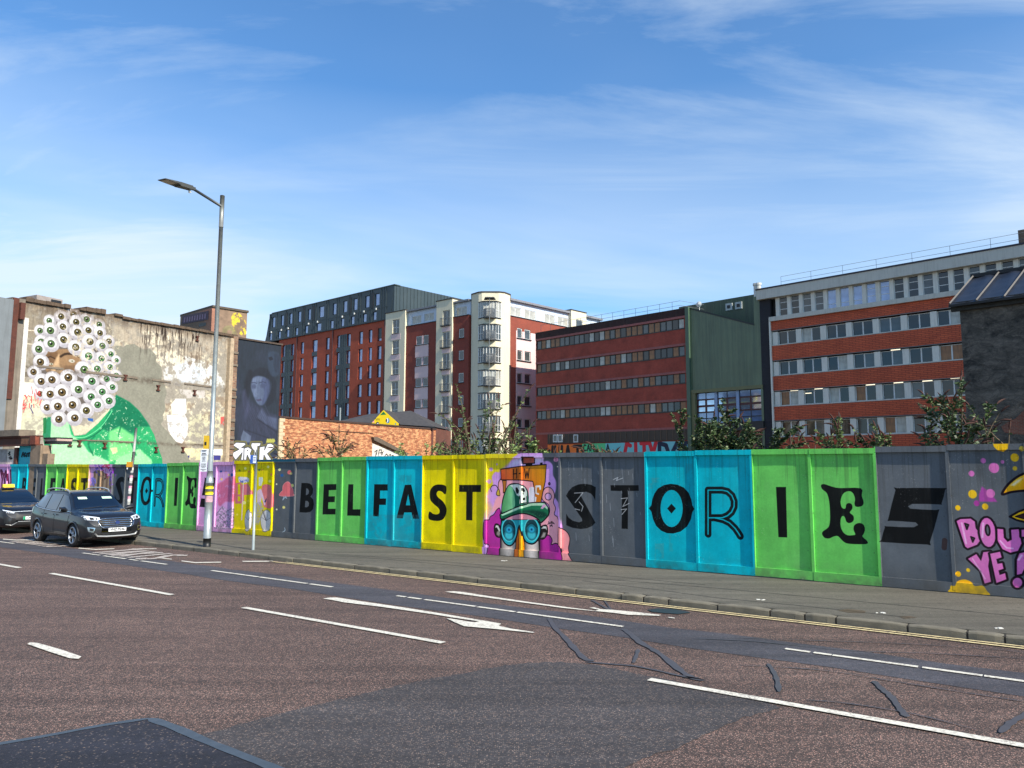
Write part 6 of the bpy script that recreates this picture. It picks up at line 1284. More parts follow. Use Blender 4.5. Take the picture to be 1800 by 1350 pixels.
pc.poly(P2((1085, 620), (1150, 570), (1230, 590), (1280, 680), (1270, 830), (1200, 870), (1250, 700), (1180, 640), (1090, 660)), (26, 34, 50), .9, 10, smooth=True)
pc.poly(P2((1082, 690), (1105, 645), (1160, 635), (1210, 660), (1228, 720), (1215, 790), (1190, 850), (1160, 868), (1130, 845), (1105, 790), (1088, 740)), (98, 114, 148), .9, 9, smooth=True)
pc.poly(P2((1100, 655), (1150, 640), (1200, 660), (1210, 690), (1150, 672), (1095, 690)), (120, 136, 168), .5, 9); pc.poly(P2((1090, 730), (1130, 735), (1140, 800), (1110, 800)), (118, 134, 168), .5, 9); pc.poly(P2((1060, 600), (1100, 600), (1085, 700), (1060, 820), (1040, 900), (1030, 760)), (22, 28, 42), .8, 12, smooth=True); pc.poly(P2((1180, 650), (1230, 670), (1235, 760), (1200, 840), (1170, 860), (1190, 760), (1165, 700)), (66, 78, 116), .75, 10, smooth=True)
pc.poly(P2((1085, 712), (1110, 700), (1130, 715), (1120, 735), (1092, 735)), (66, 76, 108), .6, 7); pc.poly(P2((1155, 705), (1185, 695), (1205, 710), (1190, 730), (1160, 728)), (66, 76, 108), .6, 7); pc.stroke(P2((1132, 700), (1122, 770), (1140, 780)), (120, 136, 166), .07, .6, 5); pc.poly(P2((1125, 822), (1165, 815), (1172, 828), (1140, 836)), (66, 60, 92), .8, 6)
pc.stroke(P2((1088, 690), (1110, 684), (1130, 694)), (50, 56, 84), .05); pc.stroke(P2((1150, 690), (1180, 680), (1205, 690)), (50, 56, 84), .05)
pc.poly(P2((1215, 500), (1225, 450), (1270, 440), (1310, 470), (1310, 610), (1260, 640), (1225, 590)), (52, 70, 96), .7, 12, smooth=True); pc.poly(P2((1222, 490), (1250, 480), (1262, 505), (1235, 515)), (24, 30, 46), .9, 4); pc.poly(P2((1265, 460), (1310, 470), (1310, 620), (1270, 600)), (38, 50, 72), .8, 12)
pc.poly(P2((1005, 1120), (1025, 1065), (1085, 1110), (1080, 1160), (1005, 1160)), (112, 128, 158), .8, 6); pc.poly(P2((1010, 760), (1040, 740), (1080, 900), (1040, 1000)), (80, 86, 124), .5, 16)
for i in range(22):
    a = 1030 + i * 8; pc.stroke(P2((a, 860 + (i % 5) * 8), (a + 40, 960), (a + 100, 1060 + (i % 7) * 10)), (78, 80, 110) if i % 2 else (44, 50, 78), .05, .4, 3)
pc.stroke(P2((1040, 1060), (1290, 1150)), (36, 42, 62), .12, .7, 5); pc.stroke(P2((1140, 980), (1290, 1080)), (32, 38, 58), .1, .7, 5)
pc.a *= (.74 * (1 + .34 * (pn2 - .5)))[..., None]
# white graffiti letters edged in olive
q8 = zz_(380, 740, .1); P8 = lambda *p: [pc.T(*q8(a, b)) for a, b in p]
lets = [[(290, 430), (350, 375), (510, 385), (520, 420), (450, 470), (520, 460), (490, 540), (480, 690), (430, 690), (455, 560), (370, 660), (340, 690), (260, 570), (400, 500)], [(490, 480), (560, 455), (630, 500), (600, 575), (640, 690), (590, 690), (545, 600), (530, 690), (485, 690)], [(610, 440), (620, 385), (790, 385), (770, 440), (730, 450), (720, 690), (650, 690), (665, 520), (640, 500)], [(760, 460), (860, 440), (850, 510), (900, 400), (960, 395), (1045, 450), (900, 575), (980, 690), (890, 690), (840, 600), (830, 690), (750, 690)]]
for L_ in lets: pc.stroke(P8(*(L_ + [L_[0]])), (92, 88, 50), .30, 1, 2)
for L_ in lets: pc.poly(P8(*L_), (206, 206, 212), 1, 2); pc.stroke(P8(*(L_ + [L_[0]])), (60, 62, 66), .09, .9)
pc.poly(P8((540, 500), (570, 515), (545, 540)), (70, 70, 76)); 
for a in range(890, 1030, 28): pc.stroke(P8((a, 370), (a + 10, 320), (a + 26, 350), (a + 8, 372)), (150, 150, 70), .1)
holed_wall(MB(), 0, pxe, 0, pzt, [], 0).box(0.001, pxe, .01, 7, 0, pzt).build('wall', pc.material('portrait_paint', .75), PG.root)
MB().box(-.05, pxe + .1, -.1, .4, pzt, pzt + .14).build('coping', plain('sooty_coping', (74, 62, 54), .9, .3, 5), PG.root)
# ------------------------------------------------------------------ old brick wall behind the hoarding
BW = Fac('brick_wall', 'long weathered orange brick wall with a capping, behind the hoarding', 'wall', 490, 760, 63.6, 30.)
bxe = BW.x(766, 760); bzt = (BW.z(490, 735) + BW.z(764, 755)) / 2
ob = brick('old_orange_brick', (178, 92, 54), (140, 66, 40), (150, 118, 88), .235, .08, .05, .4, .012, worn=(214, 160, 112))
mb = MB(); mb.box(.62, bxe, 0, .5, 0, bzt); mb.build('wall', ob, BW.root)
MB().box(-.05, bxe + .1, -.08, .55, bzt, bzt + .16).build('capping', plain('dark_brown_capping', (66, 48, 42), .85, .3, 4), BW.root)
stn = plain('pale_quoin_stone', (196, 178, 146), .85, .2, 4, streak=.1); z_ = 0; k_ = 0
while z_ < bzt - .05:
    L_ = .62 if k_ % 2 else .42; MB().box(0, L_, -.05, .5, z_ + .008, min(z_ + .3, bzt) - .008).build('quoin', stn, BW.root)
    if L_ < .6: MB().box(L_, .62, .0, .5, z_, min(z_ + .3, bzt)).build('brick_infill', ob, BW.root)
    z_ += .3; k_ += 1
qb = zz_(460, 640, .1778); bx = lambda a, b: BW.at(*qb(a, b))
sl0, sl1 = bx(1085, 752), bx(1400, 900)
MB().prism([sl0, (sl1[0], sl1[1]), (sl1[0] + .6, sl1[1] + .1), (sl0[0] + .5, sl0[1] + .32), (sl0[0] - .1, sl0[1] + .3)], -.35, 0, 'y').build('lean_to_scar', plain('grey_lead_strip', (96, 84, 72), .8, .3, 5), BW.root, fixn=True)
wl = Canvas(BW, sl0[0] - .2, bxe, 0, bzt, 60); wl.a[:] = np.array((206, 200, 190), np.float32) / 255
qk = lambda *p: [wl.T(*qb(a, b)) for a, b in p]
for P in [((1115, 870), (1140, 850), (1130, 900)), ((1150, 905), (1160, 850), (1185, 850), (1180, 900)), ((1165, 880), (1195, 875)), ((1200, 860), (1190, 895)), ((1215, 910), (1230, 890), (1250, 910)), ((1258, 900), (1275, 895), (1270, 912)), ((1285, 905), (1300, 905), (1295, 920)), ((1130, 880), (1120, 915))]: wl.stroke(qk(*P), (24, 22, 24), .09)
wl.a *= (1 + .3 * (fbm(wl.h, wl.w, 20, 4, .6, 3) - .5))[..., None]
MB().prism([(sl0[0] + .12, sl0[1] - .3), (sl1[0] - .1, sl1[1] - .05), (sl1[0] + 1.6, 0), (sl0[0] + .12, 0)], -.03, 0, 'y').build('white_gable_patch', wl.material('tagged_plaster', .85), BW.root, fixn=True)
# rusty dark courses and putlog stains
for (a, b, c) in [(600, 640, 1100), (800, 655, 1080)]:
    p0 = bx(a, b); p1_ = bx(c, b + 30); MB().box(p0[0], p1_[0], -.03, 0, p0[1] - .15, p0[1] - .09).build('iron_strap', plain('dark_iron', (70, 48, 38), .8), BW.root)
# ------------------------------------------------------------------ low house with slate roof and painted gablet
LH = Fac('low_house', 'low building with dark slate hipped roof and a yellow painted gablet with cartoon eyes', 'house', 600, 740, 84., 100.)
lz = lambda u, v, y=0.: LH.z(u, v, y); lx = lambda u, v=740, y=0.: LH.x(u, v, y)
slate = plain('slate_roof', (66, 64, 64), .7, .2, 2.5, bump=.3)
e0_, e1_ = lx(600, 738, 0), lx(758, 746, 0); zed = lz(680, 752); 
rg0 = LH.at(640, 725, 4.); rg1 = LH.at(712, 721, 4.)
ev = lz(760, 750)
V = [(lx(596, 742), 0, lz(596, 740)), (lx(762, 748), 0, ev), (lx(762, 748), 8, ev), (lx(596, 742), 8, lz(596, 740)), (LH.x(648, 728, 4), 4, LH.z(648, 728, 4)), (LH.x(722, 722, 4), 4, LH.z(722, 722, 4))]
MB().add(V, [(0, 1, 5, 4), (1, 2, 5), (2, 3, 4, 5), (3, 0, 4)]).build('roof', slate, LH.root)
MB().box(lx(598, 742), lx(760, 748), .1, 8, 0, min(ev, lz(596, 740)) - .1).build('walls', brick('house_brick', (120, 62, 50), (104, 54, 44), (96, 80, 70)), LH.root); MB().box(lx(596, 742) - .1, lx(765, 748), -.15, 0, ev - .2, ev).build('gutter', BLK, LH.root)
gy = -.5; gc = Canvas(LH, lx(650, 740, gy), lx(705, 740, gy), lz(680, 775, gy), lz(680, 716, gy), 50, gy); gc.a[:] = np.array((226, 196, 24), np.float32) / 255
g2 = lambda *p: [gc.T(*qb(a, b)) for a, b in p]
gc.poly(g2((1170, 505), (1203, 470), (1232, 500)), (20, 110, 60)); gc.ell(g2((1245, 560))[0], 10, 14, (40, 110, 170), 1, 2); gc.ell(g2((1240, 556))[0], 7, 12, (226, 230, 234), 1, 2); gc.ell(g2((1232, 558))[0], 4, 9, (16, 16, 18), 1, 2); gc.ell(g2((1145, 585))[0], 8, 7, (16, 16, 18), 1, 2); gc.ell(g2((1147, 590))[0], 5, 5, (230, 230, 230), 1, 2)
for a in (1130, 1145, 1158): gc.stroke(g2((a, 540), (a + 4, 555)), (30, 30, 30), .06)
gc.poly(g2((1090, 575), (1110, 555), (1115, 580)), (236, 150, 170)); gc.ell(g2((1322, 592))[0], 4, 4, (40, 120, 180), 1, 2)
apx = LH.at(*qb(1203, 455), gy); gl_ = LH.at(*qb(1080, 585), gy); gr_ = LH.at(*qb(1352, 588), gy)
MB().prism([(gl_[0], gr_[1]), (gr_[0], gr_[1]), apx], gy, gy + .1, 'y').prism([(gl_[0], gr_[1] - 1.5), (gr_[0], gr_[1] - 1.5), (gr_[0], gr_[1]), (gl_[0], gr_[1])], gy, gy + .1, 'y').build('painted_gablet', gc.material('gablet_paint', .6), LH.root, fixn=True)
MB().prism([(gl_[0], gr_[1]), (gr_[0], gr_[1]), (apx[0], apx[1] + .06)], gy + .101, 3.2, 'y').build('gablet_roof', slate, LH.root, fixn=True)
pvx = LH.x(*qb(742, 470)); MB().tube([(pvx, 1, 2), (pvx, 1, LH.z(*qb(742, 432), 1.))], .09, 8).build('vent_pipe', GALV, LH.root)
# ------------------------------------------------------------------ remains in front of the mural wall
RM = Fac('ruined_frontage', 'remains of a rusty steel beam on broken concrete posts with turquoise painted infill, bottom left', 'ruin', 0, 790, 37.5, 122.)
qr7 = zz_(0, 740, .0667); rp = lambda a, b: RM.at(*qr7(a, b))
x0_, x1_ = rp(-400, 600)[0], rp(1045, 500)[0]; zt_ = (rp(0, 445)[1] + rp(1045, 355)[1]) / 2; zb_ = (rp(0, 700)[1] + rp(1045, 620)[1]) / 2
MB().box(x0_, x1_, -.16, .16, zt_ - .07, zt_).box(x0_, x1_, -.03, .03, zb_ + .07, zt_ - .07).box(x0_, x1_, -.16, .16, zb_, zb_ + .07).build('steel_beam', rust, RM.root)
a = rp(640, 500)[0]; b = rp(880, 500)[0]; MB().box(a, b, -.14, -.031, zb_ + .08, zt_ - .08).build('beam_plate', plain('brown_plate', (122, 82, 56), .8, .5, 8), RM.root)
MB().box(b + .1, x1_, -.2, -.031, zb_ + .05, zt_ - .02).build('beam_end_plate', plain('red_rust', (116, 58, 40), .8, .4, 5), RM.root)
MB().box(x0_, rp(640, 400)[0], -.25, .5, zt_ + .003, zt_ + .3).build('broken_slab', ledm, RM.root)
MB().box(rp(440, 900)[0], rp(830, 900)[0], .1, .2, 0, zb_).build('turquoise_panel', plain('turquoise_paint', (16, 164, 178), .6, .15, 3), RM.root)
cp = plain('rough_concrete_post', (138, 118, 98), .9, .3, 4, bump=.5, streak=.3)
MB().box(rp(870, 900)[0], rp(1130, 900)[0], -.12, .35, 0, zb_ - .0).build('concrete_post', cp, RM.root); MB().box(rp(1100, 900)[0], rp(1270, 900)[0], -.02, .3, 0, rp(1200, 860)[1]).build('concrete_block', cp, RM.root)
MB().box(rp(160, 900)[0], rp(360, 900)[0], .05, .2, 0, rp(200, 740)[1]).build('pale_panel', plain('pale_poster_panel', (206, 198, 182), .8, .25, 8), RM.root); MB().box(rp(360, 900)[0] + .02, rp(440, 900)[0] - .02, .0, .2, 0, rp(400, 700)[1]).build('brown_post', rust, RM.root)
MB().box(x0_, rp(150, 900)[0], .05, .2, 0, rp(100, 740)[1]).build('grey_panel', plain('grey_panel_paint', (150, 146, 142), .8, .3, 5), RM.root)
gt = MB()
for P in [((520, 950), (560, 820)), ((560, 820), (590, 950)), ((530, 890), (590, 880)), ((620, 830), (600, 900)), ((600, 900), (650, 940)), ((650, 940), (665, 850)), ((680, 850), (740, 840)), ((705, 830), (700, 940)), ((760, 820), (750, 950)), ((750, 885), (810, 870)), ((800, 820), (800, 930))]:
    p, q = rp(*P[0]), rp(*P[1]); gt.tube([(p[0], .085, p[1]), (q[0], .085, q[1])], .035, 4)
gt.build('spray_tag', plain('black_spray', (18, 40, 46), .6), RM.root)
gt = MB()
for P in [((200, 860), (240, 830)), ((210, 900), (250, 890)), ((220, 960), (270, 940)), ((230, 1000), (290, 970)), ((270, 1010), (300, 980)), ((220, 880), (235, 800))]:
    p, q = rp(*P[0]), rp(*P[1]); gt.tube([(p[0], .03, p[1]), (q[0], .03, q[1])], .03, 4)
gt.build('spray_tag', plain('black_spray', (18, 40, 46), .6), RM.root)
a = rp(1060, 430)[0]; b = rp(1385, 430)[0]; MB().box(a, b, .2, .9, rp(1200, 525)[1], rp(1200, 470)[1]).build('lintel_stub', plain('pale_lintel', (176, 150, 140), .85, .3, 4), RM.root); MB().box(a, b, .2, .9, rp(1200, 600)[1], rp(1200, 528)[1]).build('lintel_soffit', BLK, RM.root); MB().box(a, b - .05, .15, .95, rp(1200, 467)[1], rp(1200, 430)[1]).build('lintel_flashing', BLK, RM.root)
# ------------------------------------------------------------------ street lamp with notices
def toward(p, q, t): return p + (q - p) * t
def onplane_z(u, v, Y): r = ray(u, v); return CAM_H + r.z * Y, r.x * Y
lb = gnd(363.5, 961, .12); LP = empty('street_lamp', 'tall galvanised street lamp with a black foot, yellow bands and a notice strapped to it', 'street lamp', lb)
zt_, xt_ = onplane_z(391, 344, lb.y); lean = (xt_ - lb.x) / (zt_ - .12); HT = zt_ - .12
def lp(z, dx=0, dy=0): return Vector((lean * z + dx, dy, z))
pxm = lb.y / F_PX
def zpx(v, Y=None): return CAM_H + ray(370, v).z * (Y or lb.y) - .12
rb_, rt_ = 6.3 * pxm, 3.6 * pxm; zs = zpx(846)
MB().tube([lp(zpx(946)), lp(zs - .05)], rb_, 20).build('base_column', GALV, LP, smooth=True); MB().tube([lp(0), lp(zpx(946))], rb_ * 1.03, 20).build('black_foot', plain('black_sleeve', (22, 23, 25), .45), LP, smooth=True)
MB().tube([lp(zs - .05), lp(zs + .12), lp(zs + .3)], [rb_, rb_ * .9, rt_ * 1.25], 20).tube([lp(zs + .28), lp(4.5), lp(HT - 1.)], [rt_ * 1.2, rt_ * 1.08, rt_], 18).build('pole', GALV, LP, smooth=True)
MB().tube([lp(HT - 1.), lp(HT)], rt_ * 1.12, 18).build('pole_cap', plain('dull_galvanised', (138, 140, 136), .5, .15, 9, metal=.5), LP, smooth=True)
yt = lb.y; hx0, hz0 = (lambda r: (r.x * yt, CAM_H + r.z * yt))(ray(389, 348)); 
def P_(u, v, Y): r = ray(u, v); return Vector((r.x * Y, Y, CAM_H + r.z * Y)) - lb
a_ = lp(HT - .35); arm = P_(338, 331, yt - 1.0)
MB().tube([a_, arm], .042, 8).build('bracket_arm', plain('dark_arm', (84, 88, 90), .5, metal=.4), LP, smooth=True)
hd0, hd1 = P_(341, 331.5, yt - .95), P_(284, 315, yt - 2.0); ax_ = (hd1 - hd0).normalized(); sd = ax_.cross(Vector((0, 0, 1))).normalized(); un = sd.cross(ax_)
hm = MB()
def hbx(t0, t1, w0, w1, h0, h1):
    L_ = (hd1 - hd0).length; c0, c1 = hd0 + ax_ * L_ * t0, hd0 + ax_ * L_ * t1; vs = []
    for c, w, h in ((c0, w0, h0), (c1, w1, h1)):
        vs += [c + sd * w - un * h, c - sd * w - un * h, c - sd * w + un * h * .6, c + sd * w + un * h * .6]
    hm.add(vs, [(0, 1, 2, 3), (7, 6, 5, 4), (0, 4, 5, 1), (1, 5, 6, 2), (2, 6, 7, 3), (3, 7, 4, 0)])
hbx(-.02, .1, .05, .06, .05, .05); hbx(.1, .52, .10, .13, .07, .07); hbx(.5, .62, .13, .17, .06, .035); hbx(.62, 1., .17, .15, .035, .012)
hm.build('lantern', plain('lantern_grey', (70, 70, 66), .55), LP, fixn=True)
L_ = (hd1 - hd0).length; c0, c1 = hd0 + ax_ * L_ * .64, hd0 + ax_ * L_ * .97; MB().add([c0 + sd * .15 - un * .038, c0 - sd * .15 - un * .038, c1 - sd * .13 - un * .022, c1 + sd * .13 - un * .022], [(0, 1, 2, 3)]).build('lens', plain('warm_lens', (150, 122, 96), .3), LP)
c0 = hd0 + ax_ * L_ * .14 - un * .1; MB().tube([c0, c0 - un * .06], .04, 8).build('sensor_cap', WHT, LP)
YB = plain('yellow_band', (236, 214, 40), .55, .1, 8)
for v in (856.5, 866.5): z = zpx(v); MB().tube([lp(z - .045), lp(z + .045)], rb_ * 1.08, 20).build('yellow_band', YB, LP, smooth=True)
MB().tube([lp(zpx(877) - .09), lp(zpx(877) + .09)], rb_ * 1.02, 20).build('torn_sticker', plain('torn_sticker_pink', (196, 150, 160), .7, .5, 14), LP)
sxp = -8.8 * pxm; z0_, z1_ = zpx(829), zpx(791); so_ = lp((z0_ + z1_) / 2)
def slab(name, cx, z0, z1, w, mat, y=-.05, th=.012, skew=0.): return MB().box(cx - w / 2, cx + w / 2, y - th, y, z0, z1).build(name, mat, LP)
cxp = lp((z0_ + z1_) / 2).x - 10.5 * pxm
slab('notice_board', cxp, z0_, z1_, 12.2 * pxm, plain('notice_white', (196, 202, 210), .5, .05)); slab('yellow_case', lp(zpx(780)).x - 7 * pxm, zpx(789), zpx(766), 6.8 * pxm, plain('yellow_case_paint', (196, 160, 28), .5, .15, 4), -.02, .12)
slab('case_window', lp(zpx(780)).x - 7 * pxm, zpx(783), zpx(777), 3.5 * pxm, BLK, -.141, .004)
tk = plain('notice_ink', (62, 66, 76), .7)
nt = MB(); tot = z1_ - z0_
for fz, fw_, fh in [(.95, .3, .02), (.84, .55, .045), (.77, .72, .045), (.68, .5, .02), (.64, .45, .02), (.60, .5, .02), (.56, .4, .02), (.52, .45, .02), (.46, .5, .02), (.36, .7, .018), (.32, .74, .018), (.27, .66, .018), (.23, .7, .018), (.19, .5, .018), (.10, .78, .03), (.05, .3, .02)]:
    w = fw_ * 12 * pxm; r = random.Random(int(fz * 100)); x = cxp - w / 2
    while x < cxp + w / 2: dw = r.uniform(.012, .05); nt.box(x, min(x + dw, cxp + w / 2), -.066, -.0625, z0_ + tot * (fz - fh / 2), z0_ + tot * (fz + fh / 2)); x += dw + .008
nt.build('notice_text', tk, LP); slab('notice_clip', lp(zpx(823)).x - 2 * pxm, zpx(824), zpx(822), 8 * pxm, BLK, -.02, .02)
# ------------------------------------------------------------------ parking plate post
pb_ = gnd(445, 966.5, .12); SP = empty('sign_post', 'slim grey post with a small blue and white parking plate on top', 'sign post', pb_)
k = pb_.y / F_PX; zq_ = lambda v: CAM_H + ray(445, v).z * pb_.y - .12; ln = (ray(450.5, 800).x - ray(445, 966).x) * pb_.y / zq_(794)
MB().tube([(0, 0, 0), (ln * zq_(795), 0, zq_(795))], 2.3 * k, 14).build('post', plain('grey_painted_post', (150, 160, 160), .4, .1, 6, metal=.3), SP, smooth=True)
xp = ln * zq_(803) - 2 * k
MB().box(xp - 6.5 * k, xp + 4.5 * k, -.09, -.07, zq_(815), zq_(800)).build('sign_plate', plain('sign_blue', (44, 82, 158), .45), SP)
MB().box(xp - 1.5 * k, xp + 4 * k, -.095, -.0905, zq_(814), zq_(801)).build('plate_white_panel', plain('plate_white', (206, 214, 222), .5), SP)
bm_ = MB()
for vv in (804, 807, 810): bm_.box(xp - .8 * k, xp + 3.2 * k, -.098, -.0955, zq_(vv + .5), zq_(vv - .5))
bm_.build('plate_lettering', plain('sign_ink_blue', (40, 60, 120), .5), SP)
for (a, v0, v1) in ((-1., 800, 792), (2.6, 800, 790)): MB().tube([(xp + a * k, -.05, zq_(v0)), (xp + (a + .6) * k, -.05, zq_(v1))], .016, 6).build('bracket', STEEL, SP)
MB().box(xp - 8 * k, xp + 6 * k, -.07, -.03, zq_(809) - .02, zq_(809) + .02).build('clamp', BLK, SP)
# ------------------------------------------------------------------ stickered post by the car
kb_ = gnd(222, 925, .12); r = ray(222, 922); Yp = 30.2; kb_ = Vector((r.x * Yp, Yp, .12)); SK = empty('sign_post', 'sticker-covered steel post with an amber beacon box, behind the dark SUV', 'sign post', kb_); k = Yp / F_PX
zq_ = lambda v: CAM_H + ray(230, v).z * Yp - .12; ln = (ray(239.5, 752).x - ray(225.5, 890).x) * Yp / (zq_(752) - zq_(890)); xo = (ray(225.5, 890).x - r.x) * Yp - ln * zq_(890)
pk = lambda z: (xo + ln * z, 0, z)
MB().tube([pk(0), pk(zq_(794))], 2.5 * k, 12).tube([pk(zq_(794)), pk(zq_(752))], 2.1 * k, 12).build('post', plain('grey_post_paint', (158, 158, 152), .5, .15, 5), SK, smooth=True)
rs = random.Random(4)
for i in range(14):
    v = 824 + i * 4.6; z = zq_(v); MB().tube([pk(z - .05), pk(z + .05)], 2.62 * k, 12).build('sticker', plain('sticker_' + ['white', 'grey', 'dark', 'pink'][i % 4], [(216, 214, 206), (168, 168, 166), (70, 70, 76), (214, 150, 170)][i % 4], .6, .3, 12), SK)
cx = pk(zq_(817))[0] - 3 * k; MB().box(cx - 4.5 * k, cx + 4.5 * k, -.14, -.05, zq_(821), zq_(812)).build('amber_box', plain('amber_box_paint', (196, 138, 30), .5), SK); MB().box(cx - 4.5 * k, cx + 4 * k, -.14, -.05, zq_(826), zq_(821.3)).build('black_unit', BLK, SK); MB().box(cx - 3.5 * k, cx - 1.5 * k, -.15, -.14, zq_(825), zq_(822)).build('white_tag', WHT, SK)
# ------------------------------------------------------------------ cars
def cr(xs, ys, x):
    xs = list(xs); n = len(xs)
    if x <= xs[0]: return ys[0]
    if x >= xs[-1]: return ys[-1]
    i = max(j for j in range(n - 1) if xs[j] <= x); t = (x - xs[i]) / (xs[i + 1] - xs[i])
    m = lambda j: (ys[min(j + 1, n - 1)] - ys[max(j - 1, 0)]) / max(xs[min(j + 1, n - 1)] - xs[max(j - 1, 0)], 1e-6)
    h = xs[i + 1] - xs[i]; a, b = ys[i], ys[i + 1]; return (2 * t ** 3 - 3 * t * t + 1) * a + (t ** 3 - 2 * t * t + t) * h * m(i) + (-2 * t ** 3 + 3 * t * t) * b + (t ** 3 - t * t) * h * m(i + 1)
carpaint = {}
def paintm(name, rgb):
    mt, g = newmat(name); co = obj_co(g); n = g.noise(co, 60., 2, .5); finish(g, g.mix(g.math('MULTIPLY', n, .10), lin(rgb), lin(tuple(min(255, c * 2 + 16) for c in rgb))), .5, None, 0, 0, .0, .3, coat=.9); return mt
RUB = plain('tyre_rubber', (24, 24, 25), .85, .15, 8); CHR = plain('bright_chrome', (206, 208, 210), .16, .05, 2, metal=1.); ALU = plain('alloy_wheel', (178, 180, 184), .28, .05, 4, metal=.85); BPL = plain('black_plastic', (20, 21, 23), .55)
CGL = glass('car_glass', (12, 18, 27), .03, 1.); LMP = plain('lamp_clear', (206, 214, 224), .1, .2, 14, spec=.9, coat=1.); SIL = plain('silver_trim', (176, 178, 178), .35, .05, 4, metal=.4)
def build_car(o, paint_, S):
    """S: profile tables. car frame: x forward, y left, z up"""
    NX = 110; xs = [S['rear'] + (S['front'] - S['rear']) * (.5 - .5 * math.cos(math.pi * i / (NX - 1))) for i in range(NX)]
    secs = []
    for x in xs:
        w = cr(*S['w'], x); zt = cr(*S['top'], x); zb = cr(*S['belt'], x); zl = cr(*S['low'], x); wr = cr(*S['roofw'], x)
        zb = min(zb, zt - .05)
        pts = [(0, zl), (w * .80, zl), (w * .965, zl + .07), (w, zl + (zb - zl) * .42), (w * .992, zl + (zb - zl) * .74), (w * .955, zb - .02), (w * .93, zb + .012), (wr, zt - .055 if zt - zb > .2 else zt - .04), (wr * .82, zt - .012), (0, zt)]
        row = []; n = len(pts)
        for i in range(n - 1):
            p0, p1, p2, p3 = pts[max(i - 1, 0)], pts[i], pts[i + 1], pts[min(i + 2, n - 1)]; kk = 4
            for j in range(kk):
                t = j / kk; tn = .38; f = lambda a, b, c, d: (2 * t ** 3 - 3 * t * t + 1) * b + (t ** 3 - 2 * t * t + t) * (c - a) * tn + (-2 * t ** 3 + 3 * t * t) * c + (t ** 3 - t * t) * (d - b) * tn
                row.append((max(f(p0[0], p1[0], p2[0], p3[0]), 0), f(p0[1], p1[1], p2[1], p3[1])))
        row.append(pts[-1]); secs.append(row)
    m_ = len(secs[0]); vs = []; fs = []
    for x, row in zip(xs, secs):
        for y, z in row: vs.append((x, y, z))
        for y, z in row[1:-1][::-1]: vs.append((x, -y, z))
    R_ = 2 * m_ - 2
    def arch(f):
        cx = sum(vs[i][0] for i in f) / len(f); cz = sum(vs[i][2] for i in f) / len(f); cy = abs(sum(vs[i][1] for i in f) / len(f)); return any((cx - wx) ** 2 + (cz - S['wr']) ** 2 < (S['wr'] * 1.12) ** 2 for wx in S['wheels']) and cy > .45
    for i in range(NX - 1):
        for k in range(R_): fs.append((i * R_ + k, (i + 1) * R_ + k, (i + 1) * R_ + (k + 1) % R_, i * R_ + (k + 1) % R_))
    full = BVHTree.FromPolygons([Vector(v) for v in vs], fs + [tuple(range(R_))[::-1], tuple((NX - 1) * R_ + k for k in range(R_))])
    f2 = [f for f in fs if not arch(f)]; f2 += [tuple(range(R_))[::-1], tuple((NX - 1) * R_ + k for k in range(R_))]
    mb = MB(); mb.add(vs, f2); body = mb.build('body', paint_, o, smooth=True)
    def hit(org, d):
        org = Vector(org); d = Vector(d); r_ = full.ray_cast(org, d); k_ = 0
        while r_[0] is None and k_ < 14:                # just past an edge: slide inwards
            k_ += 1; org.z += (.62 - org.z) * .06 + .0003; org.y = org.y * .97 + .0003 if abs(d.x) > .5 else org.y; r_ = full.ray_cast(org, d)
        return r_[0], r_[1]
    def patch(name, quad, mat, mode, off=.008, n=(8, 5), parent=None, both=False, th=0):
        """quad: 4 corners (a,b); mode 'front' (y,z) cast -x, 'side' (x,z) cast, 'top' (x,y) cast -z"""
        out = None
        for sg in ((1, -1) if both else (1,)):
            vv = []; ok = True
            for j in range(n[1] + 1):
                for i in range(n[0] + 1):
                    s_, t_ = i / n[0], j / n[1]; a = [(quad[0][q] * (1 - s_) + quad[1][q] * s_) * (1 - t_) + (quad[3][q] * (1 - s_) + quad[2][q] * s_) * t_ for q in (0, 1)]
                    if mode == 'front': p, nn = hit((4, a[0] * sg, a[1]), (-1, 0, 0)); d = Vector((1, 0, 0))
                    elif mode == 'rear': p, nn = hit((-4, a[0] * sg, a[1]), (1, 0, 0)); d = Vector((-1, 0, 0))
                    elif mode == 'side': p, nn = hit((a[0], -3 * sg, a[1]), (0, sg, 0)); d = Vector((0, -sg, 0))
                    else: p, nn = hit((a[0], a[1] * sg, 4), (0, 0, -1)); d = Vector((0, 0, 1))
                    if p is None: p = Vector(vv[-1]) - d * off if vv else Vector((0, 0, 0)); 
                    vv.append(p + d * off)
            fb = [(j * (n[0] + 1) + i, j * (n[0] + 1) + i + 1, (j + 1) * (n[0] + 1) + i + 1, (j + 1) * (n[0] + 1) + i) for j in range(n[1]) for i in range(n[0])]
            b = MB(); b.add(vv, fb)
            if th:                                       # give it thickness outward
                dd = {'front': Vector((th, 0, 0)), 'rear': Vector((-th, 0, 0)), 'side': Vector((0, -th * sg, 0)), 'top': Vector((0, 0, th))}[mode]
                b = MB(); N_ = len(vv); b.add(vv + [Vector(q) + dd for q in vv], fb[::1] + [tuple(q + N_ for q in f) for f in fb])
                W_ = n[0] + 1; H_ = n[1] + 1; loop = [i for i in range(W_)] + [j * W_ + W_ - 1 for j in range(1, H_)] + [(H_ - 1) * W_ + i for i in range(W_ - 2, -1, -1)] + [j * W_ for j in range(H_ - 2, 0, -1)]
                b.add(vv + [Vector(q) + dd for q in vv], [(loop[i], loop[(i + 1) % len(loop)], loop[(i + 1) % len(loop)] + N_, loop[i] + N_) for i in range(len(loop))])
            out = b.build(name, mat, parent or o, smooth=not th)
        return out
